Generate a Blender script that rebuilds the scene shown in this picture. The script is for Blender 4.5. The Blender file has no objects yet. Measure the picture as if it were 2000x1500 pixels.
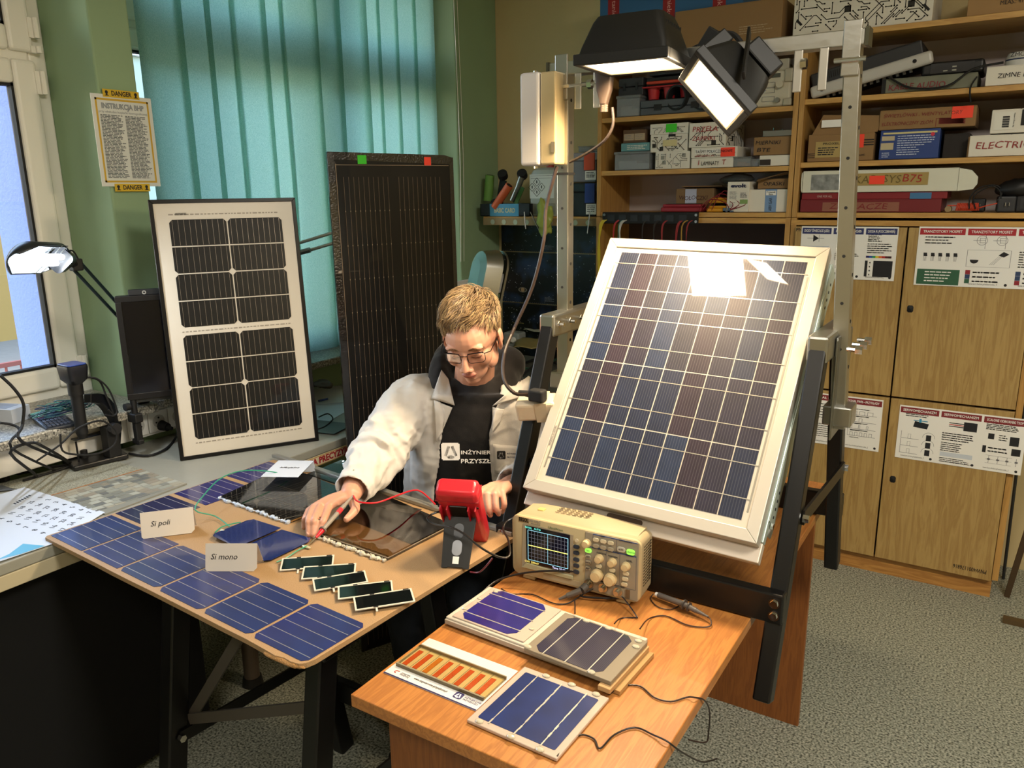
import bpy, bmesh, math, random
from mathutils import Vector, Matrix, noise
R=random.Random(7)
S=bpy.context.scene; COL=S.collection
V=Vector; PI=math.pi
# ---------------- camera
CR=Matrix(((0.84434974,0.11564003,-0.52316431),(0.53561507,-0.20729654,0.81862363),(-0.01378449,-0.97141934,-0.23696932)))
CO=V((0,0,1.6)); FP=1530.0
cd=bpy.data.cameras.new('camera'); cam=bpy.data.objects.new('camera',cd); COL.objects.link(cam)
cd.sensor_width=36; cd.lens=36*FP/2000; cd.clip_start=0.02; cd.clip_end=200
m3=Matrix((CR.col[0],-CR.col[1],-CR.col[2])).transposed()
cam.matrix_world=Matrix.Translation(CO)@m3.to_4x4()
S.camera=cam
def pk(x,y,ax,v):
    "point where the sight line of photo pixel x,y meets a real plane (axis ax = v)"
    d=CR@V(((x-1000)/FP,(y-750)/FP,1)); return CO+d*((v-CO[ax])/d[ax])
# ---------------- exposure, sky, sun, added ceiling lamps
S.view_settings.view_transform='Standard'; S.view_settings.look='None'
S.view_settings.exposure=0.0; S.view_settings.gamma=1.0; S.view_settings.use_curve_mapping=False
W=bpy.data.worlds.new('world'); S.world=W; W.use_nodes=True
nt=W.node_tree; bg=nt.nodes['Background']
sky=nt.nodes.new('ShaderNodeTexSky'); sky.sky_type='NISHITA'; sky.sun_disc=False
sky.sun_elevation=math.radians(35); sky.sun_rotation=math.radians(200); sky.air_density=1.2; sky.dust_density=1.5
nt.links.new(sky.outputs[0],bg.inputs[0]); bg.inputs[1].default_value=1.5
def light(name,kind,loc,energy,color,size=None,size_y=None,target=None,**kw):
    l=bpy.data.lights.new(name,kind); l.energy=energy; l.color=color
    if kind=='AREA':
        l.size=size
        if size_y: l.shape='RECTANGLE'; l.size_y=size_y
    elif size is not None:
        if kind=='SUN': l.angle=size
        else: l.shadow_soft_size=size
    for k,v in kw.items(): setattr(l,k,v)
    o=bpy.data.objects.new(name,l); COL.objects.link(o); o.location=loc
    if target is not None: o.rotation_euler=(V(target)-V(loc)).to_track_quat('-Z','Y').to_euler()
    return o
light('sun','SUN',(-6,-2,6),2.0,(1,.95,.86),math.radians(.6),target=(0,3.0,0.2))
# fill lamps added for ambient light (unseen housings further down), behind and above the camera
light('added_fill_light','AREA',(1.2,0.6,2.94),105,(1,.93,.80),1.3,.5,target=(1.2,0.6,0))
light('added_fill_light','AREA',(-0.6,-0.9,2.94),25,(1,.94,.84),1.3,.5,target=(-0.6,-0.9,0))
# ---------------- helpers
def lin(h):
    if isinstance(h,str):
        h=h.lstrip('#'); r=[int(h[i:i+2],16)/255 for i in (0,2,4)]
        return tuple(x/12.92 if x<=.04045 else ((x+.055)/1.055)**2.4 for x in r)+(1,)
    return tuple(h)+((1,) if len(h)==3 else ())
MC={}
def mat(col,rough=.5,metal=0,spec=None,trans=0,ior=1.45,emit=None,es=0,bump=0,bs=200,var=0,vs=8,alpha=None,coat=0,sheen=0,key=''):
    k=(str(col),rough,metal,spec,trans,ior,str(emit),es,bump,bs,var,vs,alpha,coat,sheen,key)
    if k in MC: return MC[k]
    m=bpy.data.materials.new('mat'); m.use_nodes=True; n=m.node_tree; b=n.nodes['Principled BSDF']
    c=lin(col); b.inputs['Base Color'].default_value=c
    b.inputs['Roughness'].default_value=rough; b.inputs['Metallic'].default_value=metal
    if spec is not None: b.inputs['Specular IOR Level'].default_value=spec
    b.inputs['Transmission Weight'].default_value=trans; b.inputs['IOR'].default_value=ior
    if emit: b.inputs['Emission Color'].default_value=lin(emit); b.inputs['Emission Strength'].default_value=es
    if alpha is not None: b.inputs['Alpha'].default_value=alpha
    b.inputs['Coat Weight'].default_value=coat; b.inputs['Coat Roughness'].default_value=.05
    b.inputs['Sheen Weight'].default_value=sheen
    if bump or var:
        tc=n.nodes.new('ShaderNodeTexCoord')
    if bump:
        t=n.nodes.new('ShaderNodeTexNoise'); t.inputs['Scale'].default_value=bs; t.inputs['Detail'].default_value=3
        n.links.new(tc.outputs['Object'],t.inputs['Vector'])
        bu=n.nodes.new('ShaderNodeBump'); bu.inputs['Strength'].default_value=bump; bu.inputs['Distance'].default_value=.003
        n.links.new(t.outputs[0],bu.inputs['Height']); n.links.new(bu.outputs[0],b.inputs['Normal'])
    if var:
        t=n.nodes.new('ShaderNodeTexNoise'); t.inputs['Scale'].default_value=vs; t.inputs['Detail'].default_value=4
        n.links.new(tc.outputs['Object'],t.inputs['Vector'])
        r=n.nodes.new('ShaderNodeMapRange'); r.inputs[1].default_value=.3; r.inputs[2].default_value=.7
        r.inputs[3].default_value=1-var; r.inputs[4].default_value=1+var*.5; n.links.new(t.outputs[0],r.inputs[0])
        mx=n.nodes.new('ShaderNodeMix'); mx.data_type='RGBA'; mx.blend_type='MULTIPLY'; mx.inputs[0].default_value=1
        mx.inputs[6].default_value=c; n.links.new(r.outputs[0],mx.inputs[7]); n.links.new(mx.outputs[2],b.inputs['Base Color'])
    MC[k]=m; return m
def nodes(m): return m.node_tree.nodes,m.node_tree.links,m.node_tree.nodes['Principled BSDF']
def ramp_mat(cols,pos,rough=.5,kind='NOISE',scale=(1,1,1),ts=5,detail=4,dist=0,bump=0,coord='Object',rot=(0,0,0),coat=0,spec=.5):
    m=bpy.data.materials.new('mat'); m.use_nodes=True; n,l,b=nodes(m)
    tc=n.new('ShaderNodeTexCoord'); mp=n.new('ShaderNodeMapping'); mp.inputs['Scale'].default_value=scale; mp.inputs['Rotation'].default_value=rot
    l.new(tc.outputs[coord],mp.inputs[0])
    if kind=='NOISE':
        t=n.new('ShaderNodeTexNoise'); t.inputs['Scale'].default_value=ts; t.inputs['Detail'].default_value=detail; t.inputs['Distortion'].default_value=dist; out=t.outputs[0]
    elif kind=='VORONOI':
        t=n.new('ShaderNodeTexVoronoi'); t.inputs['Scale'].default_value=ts; out=t.outputs['Color']
    else:
        t=n.new('ShaderNodeTexWave'); t.inputs['Scale'].default_value=ts; t.inputs['Distortion'].default_value=dist; t.inputs['Detail'].default_value=detail; out=t.outputs['Fac']
    l.new(mp.outputs[0],t.inputs['Vector'])
    r=n.new('ShaderNodeValToRGB'); e=r.color_ramp.elements
    while len(e)<len(cols): e.new(.5)
    for i,(c,p) in enumerate(zip(cols,pos)): e[i].position=p; e[i].color=lin(c)
    l.new(out,r.inputs[0]); l.new(r.outputs[0],b.inputs['Base Color'])
    b.inputs['Roughness'].default_value=rough; b.inputs['Coat Weight'].default_value=coat; b.inputs['Specular IOR Level'].default_value=spec
    if bump:
        bu=n.new('ShaderNodeBump'); bu.inputs['Strength'].default_value=bump; bu.inputs['Distance'].default_value=.002
        l.new(out,bu.inputs['Height']); l.new(bu.outputs[0],b.inputs['Normal'])
    return m
def wood(c0,c1,rot=0,rough=.42,s=1.0,axis='y',coat=0):
    sc={'y':(14*s,1.2*s,14*s),'x':(1.2*s,14*s,14*s),'z':(14*s,14*s,1.1*s)}[axis]
    m=ramp_mat([c0,c1,c0,c1],[.3,.45,.55,.72],rough,'NOISE',sc,3.2,6,.6,.08,coat=coat); return m
class MB:
    def __init__(s,T=None): s.v=[];s.f=[];s.mi=[];s.T=T
    def add(s,vs,fs,m=0):
        o=len(s.v)
        for p in vs:
            p=V(p); s.v.append(s.T@p if s.T else p)
        for f in fs: s.f.append([i+o for i in f]); s.mi.append(m)
        return s
    def box(s,x0,x1,y0,y1,z0,z1,m=0):
        if x0>x1:x0,x1=x1,x0
        if y0>y1:y0,y1=y1,y0
        if z0>z1:z0,z1=z1,z0
        return s.add([(x,y,z) for x in (x0,x1) for y in (y0,y1) for z in (z0,z1)],[(0,1,3,2),(4,6,7,5),(0,4,5,1),(2,3,7,6),(0,2,6,4),(1,5,7,3)],m)
    def cb(s,c,d,m=0): return s.box(c[0]-d[0]/2,c[0]+d[0]/2,c[1]-d[1]/2,c[1]+d[1]/2,c[2]-d[2]/2,c[2]+d[2]/2,m)
    def quad(s,a,b,c,d,m=0): return s.add([a,b,c,d],[(0,1,2,3)],m)
    def rect(s,x0,y0,x1,y1,z=0,m=0): return s.quad((x0,y0,z),(x1,y0,z),(x1,y1,z),(x0,y1,z),m)
    def loft(s,rings,m=0,cap=True,closed=True):
        n=len(rings[0]); vs=[p for r in rings for p in r]; fs=[]
        for i in range(len(rings)-1):
            for j in range(n if closed else n-1):
                a=i*n+j; b=i*n+(j+1)%n; fs.append((a,b,b+n,a+n))
        if cap: fs.append(tuple(range(n-1,-1,-1))); k=(len(rings)-1)*n; fs.append(tuple(range(k,k+n)))
        return s.add(vs,fs,m)
    def cyl(s,a,b,r0,r1=None,n=16,m=0,cap=True):
        a=V(a);b=V(b); r1=r0 if r1 is None else r1; z=(b-a).normalized(); x=z.orthogonal().normalized(); y=z.cross(x)
        return s.loft([[c+(x*math.cos(t)+y*math.sin(t))*r for t in [2*PI*i/n for i in range(n)]] for c,r in ((a,r0),(b,r1))],m,cap)
    def tube(s,pts,r,n=6,m=0,sub=4,rr=None):
        pts=[V(p) for p in pts]
        if sub>1 and len(pts)>2: pts=catmull(pts,sub)
        x=None; rings=[]
        for i,p in enumerate(pts):
            t=(pts[min(i+1,len(pts)-1)]-pts[max(i-1,0)])
            if t.length<1e-9: t=V((0,0,1))
            t.normalize()
            x=(x-t*x.dot(t)) if x else t.orthogonal()
            if x.length<1e-6: x=t.orthogonal()
            x.normalize(); y=t.cross(x); q=rr(i/(len(pts)-1)) if rr else r
            rings.append([p+(x*math.cos(a)+y*math.sin(a))*q for a in [2*PI*k/n for k in range(n)]])
        return s.loft(rings,m)
    def beam(s,a,b,w,h,up=(0,0,1),m=0):
        a=V(a);b=V(b);t=(b-a).normalized(); x=t.cross(V(up)); 
        if x.length<1e-4: x=t.orthogonal()
        x.normalize(); y=x.cross(t)
        return s.loft([[p+x*i*w/2+y*j*h/2 for i,j in ((-1,-1),(1,-1),(1,1),(-1,1))] for p in (a,b)],m)
    def prism(s,poly,z0,z1,m=0): return s.loft([[(x,y,z) for x,y in poly] for z in (z0,z1)],m)
    def ell(s,c,r,n=16,k=10,m=0):
        c=V(c); r=V(r) if hasattr(r,'__len__') else V((r,r,r)); vs=[];fs=[]
        for i in range(1,k):
            t=PI*i/k
            for j in range(n):
                a=2*PI*j/n; vs.append(c+V((r.x*math.sin(t)*math.cos(a),r.y*math.sin(t)*math.sin(a),r.z*math.cos(t))))
        vs+= [c+V((0,0,r.z)),c-V((0,0,r.z))]; T=len(vs)-2
        for i in range(k-2):
            for j in range(n): a=i*n+j;b=i*n+(j+1)%n; fs.append((a,a+n,b+n,b))
        for j in range(n): fs.append((T,j,(j+1)%n)); q=(k-2)*n; fs.append((T+1,q+(j+1)%n,q+j))
        return s.add(vs,fs,m)
def catmull(P,sub):
    out=[]
    for i in range(len(P)-1):
        p0=P[max(i-1,0)];p1=P[i];p2=P[i+1];p3=P[min(i+2,len(P)-1)]
        for k in range(sub):
            t=k/sub; out.append(.5*((2*p1)+(p2-p0)*t+(2*p0-5*p1+4*p2-p3)*t*t+(3*p1-p0-3*p2+p3)*t**3))
    out.append(P[-1]); return out
def rr(w,h,r,n=4,cx=0,cy=0):
    "rounded rectangle outline"
    o=[]
    for qx,qy,a0 in ((1,1,0),(-1,1,PI/2),(-1,-1,PI),(1,-1,1.5*PI)):
        for k in range(n+1):
            a=a0+PI/2*k/n; o.append((cx+qx*(w/2-r)+r*math.cos(a),cy+qy*(h/2-r)+r*math.sin(a)))
    return o
def link(name,mb,mats,parent=None,smooth=False,bevel=0,seg=2,M=None,label=None):
    me=bpy.data.meshes.new(name)
    me.from_pydata([tuple(v) for v in mb.v],[],mb.f)
    if not isinstance(mats,(list,tuple)): mats=[mats]
    for q in mats: me.materials.append(q)
    if len(mats)>1: me.polygons.foreach_set('material_index',mb.mi)
    me.update()
    bm=bmesh.new(); bm.from_mesh(me); bmesh.ops.recalc_face_normals(bm,faces=bm.faces); bm.to_mesh(me); bm.free()
    if smooth: me.polygons.foreach_set('use_smooth',[True]*len(me.polygons)); 
    if smooth=='auto' : 
        me.polygons.foreach_set('use_smooth',[True]*len(me.polygons))
        try: me.set_sharp_from_angle(angle=math.radians(38))
        except Exception: pass
    o=bpy.data.objects.new(name,me); COL.objects.link(o)
    if parent: o.parent=parent
    if M is not None: o.matrix_local=M
    if bevel:
        b=o.modifiers.new('bevel','BEVEL'); b.width=bevel; b.segments=seg; b.limit_method='ANGLE'; b.angle_limit=math.radians(40)
    if label: o['label']=label
    return o
def tag(o,label,cat,group=None,kind=None):
    if label: o['label']=label
    if cat: o['category']=cat
    if group: o['group']=group
    if kind: o['kind']=kind
    return o
def thing(name,label,cat,M=None,group=None):
    o=bpy.data.objects.new(name,None); COL.objects.link(o); o.empty_display_size=.05
    if M is not None: o.matrix_world=M if isinstance(M,Matrix) else Matrix.Translation(V(M))
    return tag(o,label,cat,group)
def struct(name,mb,mats,**k):
    o=link(name,mb,mats,**k); o['kind']='structure'; return o
def frame(o,x,y=None,z=None):
    "matrix from origin and axes (x,y given; z=x×y)"
    x=V(x).normalized(); y=V(y).normalized(); z=x.cross(y).normalized(); y=z.cross(x)
    M=Matrix((x,y,z)).transposed().to_4x4(); M.translation=V(o); return M
def front(o,yaw=0):
    "frame whose local x runs right, y up, z towards the viewer side (-Y)"
    return Matrix.Translation(V(o))@Matrix.Rotation(yaw,4,'Z')@Matrix.Rotation(PI/2,4,'X')
def rotz(o,a=0): return Matrix.Translation(V(o))@Matrix.Rotation(a,4,'Z')
FC=bpy.data.fonts.get('Bfont')
def text(s,M,size,m,parent=None,w=None,align='CENTER',name='lettering',shear=0,jit=0,bold=0,spacing=1.0,z=.0004):
    cu=bpy.data.curves.new('t','FONT'); cu.body=s; cu.size=size; cu.align_x=align; cu.align_y='CENTER'; cu.shear=shear; cu.space_character=spacing
    cu.offset=bold; cu.resolution_u=2; cu.extrude=.00015
    o=bpy.data.objects.new('t',cu); COL.objects.link(o)
    me=bpy.data.meshes.new_from_object(o); bpy.data.objects.remove(o)
    if not me.vertices: return None
    xs=[v.co.x for v in me.vertices]; cw=max(xs)-min(xs)
    sc=w/cw if w and cw>0 else 1
    for v in me.vertices:
        v.co.x*=sc
        if jit: v.co.y+=jit*size*math.sin(v.co.x/size*2.3+len(s)%7)
        v.co.z+=z
    me.materials.clear(); me.materials.append(m)
    t=bpy.data.objects.new(name,me); COL.objects.link(t)
    if parent: t.parent=parent
    t.matrix_local=M
    return t
I4=Matrix.Identity(4)
def L(x,y,z=0,a=0): return Matrix.Translation((x,y,z))@Matrix.Rotation(a,4,'Z')
# ================= materials used widely
def thin_glass(tint=(1,1,1),rough=0.0,refl=1.0):
    m=bpy.data.materials.new('pane'); m.use_nodes=True; n=m.node_tree.nodes; l=m.node_tree.links; n.remove(n['Principled BSDF'])
    t=n.new('ShaderNodeBsdfTransparent'); t.inputs[0].default_value=lin(tint); g=n.new('ShaderNodeBsdfGlossy'); g.inputs['Roughness'].default_value=rough
    f=n.new('ShaderNodeFresnel'); f.inputs[0].default_value=1.45; mu=n.new('ShaderNodeMath'); mu.operation='MULTIPLY'; mu.inputs[1].default_value=refl
    l.new(f.outputs[0],mu.inputs[0]); mx=n.new('ShaderNodeMixShader'); l.new(mu.outputs[0],mx.inputs[0]); l.new(t.outputs[0],mx.inputs[1]); l.new(g.outputs[0],mx.inputs[2])
    l.new(mx.outputs[0],n['Material Output'].inputs[0]); return m
GLASS=thin_glass()
green=mat('#8fa985',.8,bump=.5,bs=14,var=.06,vs=3)
beige=mat('#c6b487',.85,bump=.3,bs=60,var=.04,vs=3)
pvc=mat('#e9e6dc',.35); white=mat('#e8e6e0',.5); black=mat('#0b0b0c',.4); rubber=mat('#111112',.7)
steel=mat('#b9b8b2',.32,1,bump=.15,bs=40); dsteel=mat('#8c8c88',.35,1); chrome=mat('#dddddd',.08,1)
alu=mat('#c9c5bd',.42,.85); blackpaint=mat('#0a0909',.38); matblack=mat('#0d0d0e',.6)
beech=wood('#c49a55','#b08445',axis='x'); beechz=wood('#b98f50','#a67d42',axis='z'); beechdark=wood('#8c6c3c','#7a5d33',axis='z')
doorw=wood('#ad9059','#997a47',axis='z',s=1.1)
plinthw=wood('#b98848','#9c6c36',axis='x')
orangew=wood('#b4773b','#9c6230',axis='y',rough=.38,s=1.6,coat=.15); orangez=wood('#8f5626','#7c481f',axis='z',rough=.45,s=1.4)
redpen=mat('#9c1f24',.6); blackpen=mat('#15151a',.6); paper=mat('#e9e8e4',.6); inkgrey=mat('#77777c',.7); inkblack=mat('#202024',.7)
card=mat('#9b7b52',.85,bump=.15,bs=90,var=.06,vs=5); carddark=mat('#7d6242',.85,var=.06); kraft=mat('#8a6c47',.85,bump=.1,bs=120)
# ================= floor, ceiling, walls
terr=bpy.data.materials.new('terrazzo'); terr.use_nodes=True; n,l,b=nodes(terr)
tc=n.new('ShaderNodeTexCoord'); t1=n.new('ShaderNodeTexNoise'); t1.inputs['Scale'].default_value=150; t1.inputs['Detail'].default_value=3
r=n.new('ShaderNodeValToRGB'); e=r.color_ramp.elements; e[0].position=.38; e[0].color=lin('#474941'); e[1].position=.62; e[1].color=lin('#b6b5a6'); q=e.new(.46); q.color=lin('#878a7c'); q=e.new(.54); q.color=lin('#94978a')
l.new(tc.outputs['Object'],t1.inputs[0]); l.new(t1.outputs[0],r.inputs[0]); l.new(r.outputs[0],b.inputs['Base Color']); b.inputs['Roughness'].default_value=.5
b.inputs['Specular IOR Level'].default_value=.35
XW=-2.47; YB=3.756; XR=3.0; YF=-2.4; ZC=3.0
struct('floor',MB().box(XW-.8,XR+.1,YF-.1,YB+.1,-.1,0),terr)
struct('ceiling',MB().box(XW-.8,XR+.1,YF-.1,YB+.1,ZC,ZC+.1),mat('#d9d4c4',.9))
w=MB(); X0=-3.2
ZT=2.72
for y0,y1 in ((YF,-.9),(-.15,.25),(1.495,1.63),(3.38,YB)): w.box(X0,XW,y0,y1,0,ZC)      # piers between the three window bays
for y0,y1 in ((-.9,-.15),(.25,1.495),(1.63,3.38)):
    w.box(X0,XW,y0,y1,ZT,ZC); w.box(X0,-2.6,y0,y1,0,.905)
wl=struct('wall_left',w,green,bevel=.006)
struct('wall_back',MB().box(X0,XR+.1,YB,YB+.1,0,ZC),beige)
struct('wall_right',MB().box(XR,XR+.1,YF,YB,0,ZC),beige)
struct('wall_front',MB().box(X0,XR+.1,YF-.1,YF,0,ZC),beige)
# outer stuccoed reveals
stucco=mat('#4a5f98',.9,bump=1.0,bs=90)
b=MB()
for y0,y1 in ((-1,-.83),(-.22,.32),(1.485,1.64),(3.37,3.9)): b.box(-3.205,-2.82,y0,y1,-1,3.2)
struct('trim_1',b,stucco)
# stone window sills
gran=ramp_mat(['#4c4a45','#9a978c','#5d5a52','#b9b5a8'],[.2,.45,.6,.8],.3,'VORONOI',(1,1,1),240,0,0,.3)
struct('trim_2',MB().box(-2.75,-2.35,.2,1.492,.907,.937),gran,bevel=.006)
struct('trim_3',MB().box(-2.75,-2.35,1.515,3.42,.912,.942),gran,bevel=.006)
struct('trim_4',MB().box(-2.75,-2.38,-.95,-.1,.907,.937),gran,bevel=.006)
# windows: profile frames
def window(name,y0,y1,z0,z1,ztr=None,part=None,lab=None):
    X=-2.75
    f=MB(); t=.055
    f.box(X-.06,X+.01,y0,y0+t,z0,z1); f.box(X-.06,X+.01,y1-t,y1,z0,z1); f.box(X-.06,X+.01,y0+t,y1-t,z0,z0+t); f.box(X-.06,X+.01,y0+t,y1-t,z1-t,z1)
    if ztr: f.box(X-.06,X+.01,y0+t,y1-t,ztr-.02,ztr+.02)
    w=struct(name,f,pvc,bevel=.006)
    cells=[(y0+t-.012,y1-t+.012,z0+t-.012,(ztr-.012 if ztr else z1-t+.012))]
    if ztr: cells.append((y0+t-.012,y1-t+.012,ztr+.012,z1-t+.012))
    for a,b_,c,d in cells:
        n_=[(a,b_)] if b_-a<1.3 else [(a,(a+b_)/2),((a+b_)/2,b_)]
        for a1,b1 in n_:
            s=MB(); q=.075
            s.box(X-.03,X+.03,a1,a1+q,c,d); s.box(X-.03,X+.03,b1-q,b1,c,d); s.box(X-.03,X+.03,a1+q,b1-q,c,c+q); s.box(X-.03,X+.03,a1+q,b1-q,d-q,d)
            so=link('window_sash',s,pvc,w,bevel=.012,seg=3)
            g=MB(); g.box(X-.012,X+.018,a1+q-.002,a1+q+.008,c+q,d-q); g.box(X-.012,X+.018,b1-q-.008,b1-q+.002,c+q,d-q); g.box(X-.012,X+.018,a1+q,b1-q,c+q-.002,c+q+.008); g.box(X-.012,X+.018,a1+q,b1-q,d-q-.008,d-q+.002)
            link('gasket',g,rubber,so)
            link('pane',MB().box(X-.006,X+.002,a1+q,b1-q,c+q,d-q),GLASS,so)
    return w
w1=window('window_1',.26,1.495,.925,ZT,2.045)
for z0,z1 in ((2.10,2.16),(1.93,2.0),(1.00,1.07),(2.055,2.075)):
    link('window_hinge',MB().cyl((-2.71,1.462,z0),(-2.71,1.462,z1),.009,n=10).box(-2.735,-2.715,1.44,1.47,z0,z1),pvc,w1)
window('window_2',1.63,3.38,.925,ZT,2.2)
window('window_3',-.9,-.15,.925,ZT)
# electrical trunking with sockets under the sills
tr=thing('cable_trunking','white electrical trunking with wall sockets under the stone window sills','trunking',(-2.46,1.3,.86))
link('channel',MB().box(0,.035,-1.05,.62,-.05,.045),white,tr,bevel=.004); link('channel',MB().box(0,.02,1.92,2.45,.19,.295),white,tr,bevel=.004)
def socket(y,z,parent=tr,r=.022,x=.036):
    p=link('wall_socket',MB().box(x,x+.008,y-.036,y+.036,z-.037,z+.037),white,parent,bevel=.003)
    m=MB().cyl((x+.0085,y,z),(x+.0095,y,z),r,n=24); link('socket_well',m,mat('#b9b7b0',.6),p)
    link('socket_hole',MB().cyl((x+.009,y-.01,z-.004),(x+.0102,y-.01,z-.004),.003,n=8).cyl((x+.009,y+.01,z-.004),(x+.0102,y+.01,z-.004),.003,n=8).cyl((x+.009,y,z+.012),(x+.0105,y,z+.012),.0035,n=8),rubber,p)
for y in (.15,.225,.30,.46,.53): socket(y,-.003)
for y in (1.98,2.055,2.13,2.205,2.28): socket(y,.24,x=.021)
# outside: ground, yellow house, railing, road
od=MB(); od.box(-60,-3.6,-30,60,-1.05,-1.0)
tag(link('ground',od,mat('#77746c',.9,var=.1)),None,None,None,'structure')
yb=thing('building','pale yellow house across the yard seen through the left window','building',(-16,5,-1))
link('wall',MB().box(-3,0,-7,5.2,0,6.0),mat('#8f7440',.9),yb); link('roof',MB().prism([(-3.4,-7.4),(.4,-7.4),(.4,5.6),(-3.4,5.6)],6.0,6.3),mat('#7a3428',.8),yb)
for k in range(6): 
    f=link('window',MB().box(-.02,.04,-6.4+1.9*k,-5.5+1.9*k,1.2,2.6),pvc,yb); link('pane',MB().box(.03,.05,-6.3+1.9*k,-5.6+1.9*k,1.3,2.5),mat('#5c6c80',.1),f)
fb=thing('building','light grey block with a white parapet behind the blinds','building',(-20,17,-1))
link('wall',MB().box(-5,0,-7,16,0,6.2),mat('#a9b9b0',.9),fb); link('parapet',MB().box(-5,.2,-7.2,16.2,6.2,7.3),mat('#eeeeee',.8),fb)
for k in range(9):
    for j in range(2):
        f=link('window',MB().box(-.02,.04,-6+2.4*k,-4.6+2.4*k,1+2.7*j,2.6+2.7*j),pvc,fb); link('pane',MB().box(.03,.05,-5.9+2.4*k,-4.7+2.4*k,1.1+2.7*j,2.5+2.7*j),mat('#506274',.1),f)
rl=MB()
for k in range(26): rl.cyl((-7.5,1.0+.13*k,-1),(-7.5,1.0+.13*k,.15),.012,n=6)
rl.box(-7.52,-7.48,.9,4.4,.15,.19); rl.box(-7.52,-7.48,.9,4.4,-.85,-.81)
tag(link('railing',rl,mat('#7a4038',.6)),'reddish brown metal railing outside the left window','railing')
# ================= vertical blinds
bm_=bpy.data.materials.new('blind'); bm_.use_nodes=True; n=bm_.node_tree.nodes; l=bm_.node_tree.links; n.remove(n['Principled BSDF'])
d=n.new('ShaderNodeBsdfDiffuse'); t=n.new('ShaderNodeBsdfTranslucent'); tc=n.new('ShaderNodeTexCoord'); tx=n.new('ShaderNodeTexNoise'); tx.inputs['Scale'].default_value=750; tx.inputs['Detail'].default_value=2
mp=n.new('ShaderNodeMapping'); mp.inputs['Scale'].default_value=(1,1,.35); l.new(tc.outputs['Object'],mp.inputs[0]); l.new(mp.outputs[0],tx.inputs[0])
rp=n.new('ShaderNodeValToRGB'); rp.color_ramp.elements[0].position=.35; rp.color_ramp.elements[0].color=lin('#b6dacf'); rp.color_ramp.elements[1].position=.65; rp.color_ramp.elements[1].color=lin('#e6f8ef')
l.new(tx.outputs[0],rp.inputs[0]); l.new(rp.outputs[0],t.inputs[0]); d.inputs[0].default_value=lin('#8fb5a8')
mx=n.new('ShaderNodeMixShader'); mx.inputs[0].default_value=.85; l.new(d.outputs[0],mx.inputs[1]); l.new(t.outputs[0],mx.inputs[2]); l.new(mx.outputs[0],n['Material Output'].inputs[0])
bl=thing('vertical_blind','pale green fabric vertical blind hanging over the middle window','blind',(-2.53,2.45,.9))
link('headrail',MB().box(-.02,.025,-.8,.8,1.74,1.78),pvc,bl)
# edges of the slats read off the photograph (pixel column at the top of the frame) put on the blind's own plane
ed=[272,341,398,452,505,548,606,655,700,735,768,805,838]
ys=[pk(x,0,0,-2.53).y-2.45 for x in ed]
for i in range(len(ys)-1):
    a=ys[i]; b_=ys[i+1]; wd=.127; c=(a+b_)/2
    ang=math.radians([16,10,-14,18,-10,14,8,30,6,10,8,12][i]); m=MB(); rows=16; rings=[]
    ph=R.uniform(0,6)
    half=(b_-a)/2*1.13+.005
    for k in range(rows+1):
        z=1.735*(1-k/rows)+.012; wv=.008*math.sin(k*.55+ph)*(k/rows)**1.5*(1 if i in (4,5,6) else .35)
        rings.append([(math.sin(ang)*s*.6*half/.06*.06+.004*(1-s*s)+ (i%2)*.004, c+s*half+wv, z) for s in (-1,-.5,0,.5,1)])
    vs=[p for r_ in rings for p in r_]; fs=[(k*5+j,k*5+j+1,k*5+j+6,k*5+j+5) for k in range(rows) for j in range(4)]
    m.add(vs,fs); o=link('slat',m,bm_,bl,smooth=True); so=o.modifiers.new('s','SOLIDIFY'); so.thickness=.0006
    link('slat_weight',MB().box(-.004,.008,c-half*.9,c+half*.9,.0,.02),mat('#9ec4b4',.6),bl)
ch=MB()
for s in (0,.028): ch.tube([(.06,.93+s,1.75),(.07,.935+s,.9),(.06,.93+s,.35)],.0016,5)
o=tag(link('bead_chain',ch,pvc,M=Matrix.Translation((-2.53,2.45,.9))),'white bead chain hanging on the green wall beside the blinds','chain')
o.parent=None
# ================= posters and print
def rule_lines(mb,x0,x1,y0,y1,n,h,m=0,ragged=.3):
    for k in range(n):
        y=y1-(y1-y0)*(k+.5)/n; xx=x0
        xe=x1-(x1-x0)*ragged*R.random()
        while xx<xe-.002:
            wl=min(R.uniform(.006,.02),xe-xx); mb.rect(xx,y-h/2,xx+wl,y+h/2,.0006,m); xx+=wl+.0022
# ================= cabinets (front plane at y=3.406)
YC=3.406; XD=-.797; XRR=.092; XL=-1.69
cab=thing('cabinet','tall beech effect cupboard with four posters on its doors','cabinet',(XD,YC,0))
b=MB(); wd=XRR-XD
b.box(0,.022,0,.34,.08,1.485).box(wd-.022,wd,0,.34,0.08,1.485).box(0,wd,.325,.34,.08,1.485)
link('body',b,beechz,cab,bevel=.001); link('top_panel',MB().box(0,wd,-.002,.34,1.455,1.475),beech,cab); link('plinth',MB().box(.01,wd-.02,.01,.33,0,.078),plinthw,cab)
def door(x0,x1,z0,z1,lockx,lockz,label=None):
    d=link('door',MB().box(x0,x1,-.02,-.001,z0,z1),doorw,cab,bevel=.0015)
    if lockx: 
        link('lock',MB().add([(lockx+x*.011,-.021,lockz+y*.014) for x,y in ((-.6,-1),(.6,-1),(1,-.6),(1,.6),(.6,1),(-.6,1),(-1,.6),(-1,-.6))]+[(lockx,-.0245,lockz)],[(i,(i+1)%8,8) for i in range(8)]),matblack,d)
    return d
gx=-.357-XD
d1=door(.024,gx-.003,.785,1.45,None,0); d2=door(gx+.003,wd-.024,.785,1.45,pk(1779,602,1,YC).x-XD,pk(1779,602,1,YC).z)
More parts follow.
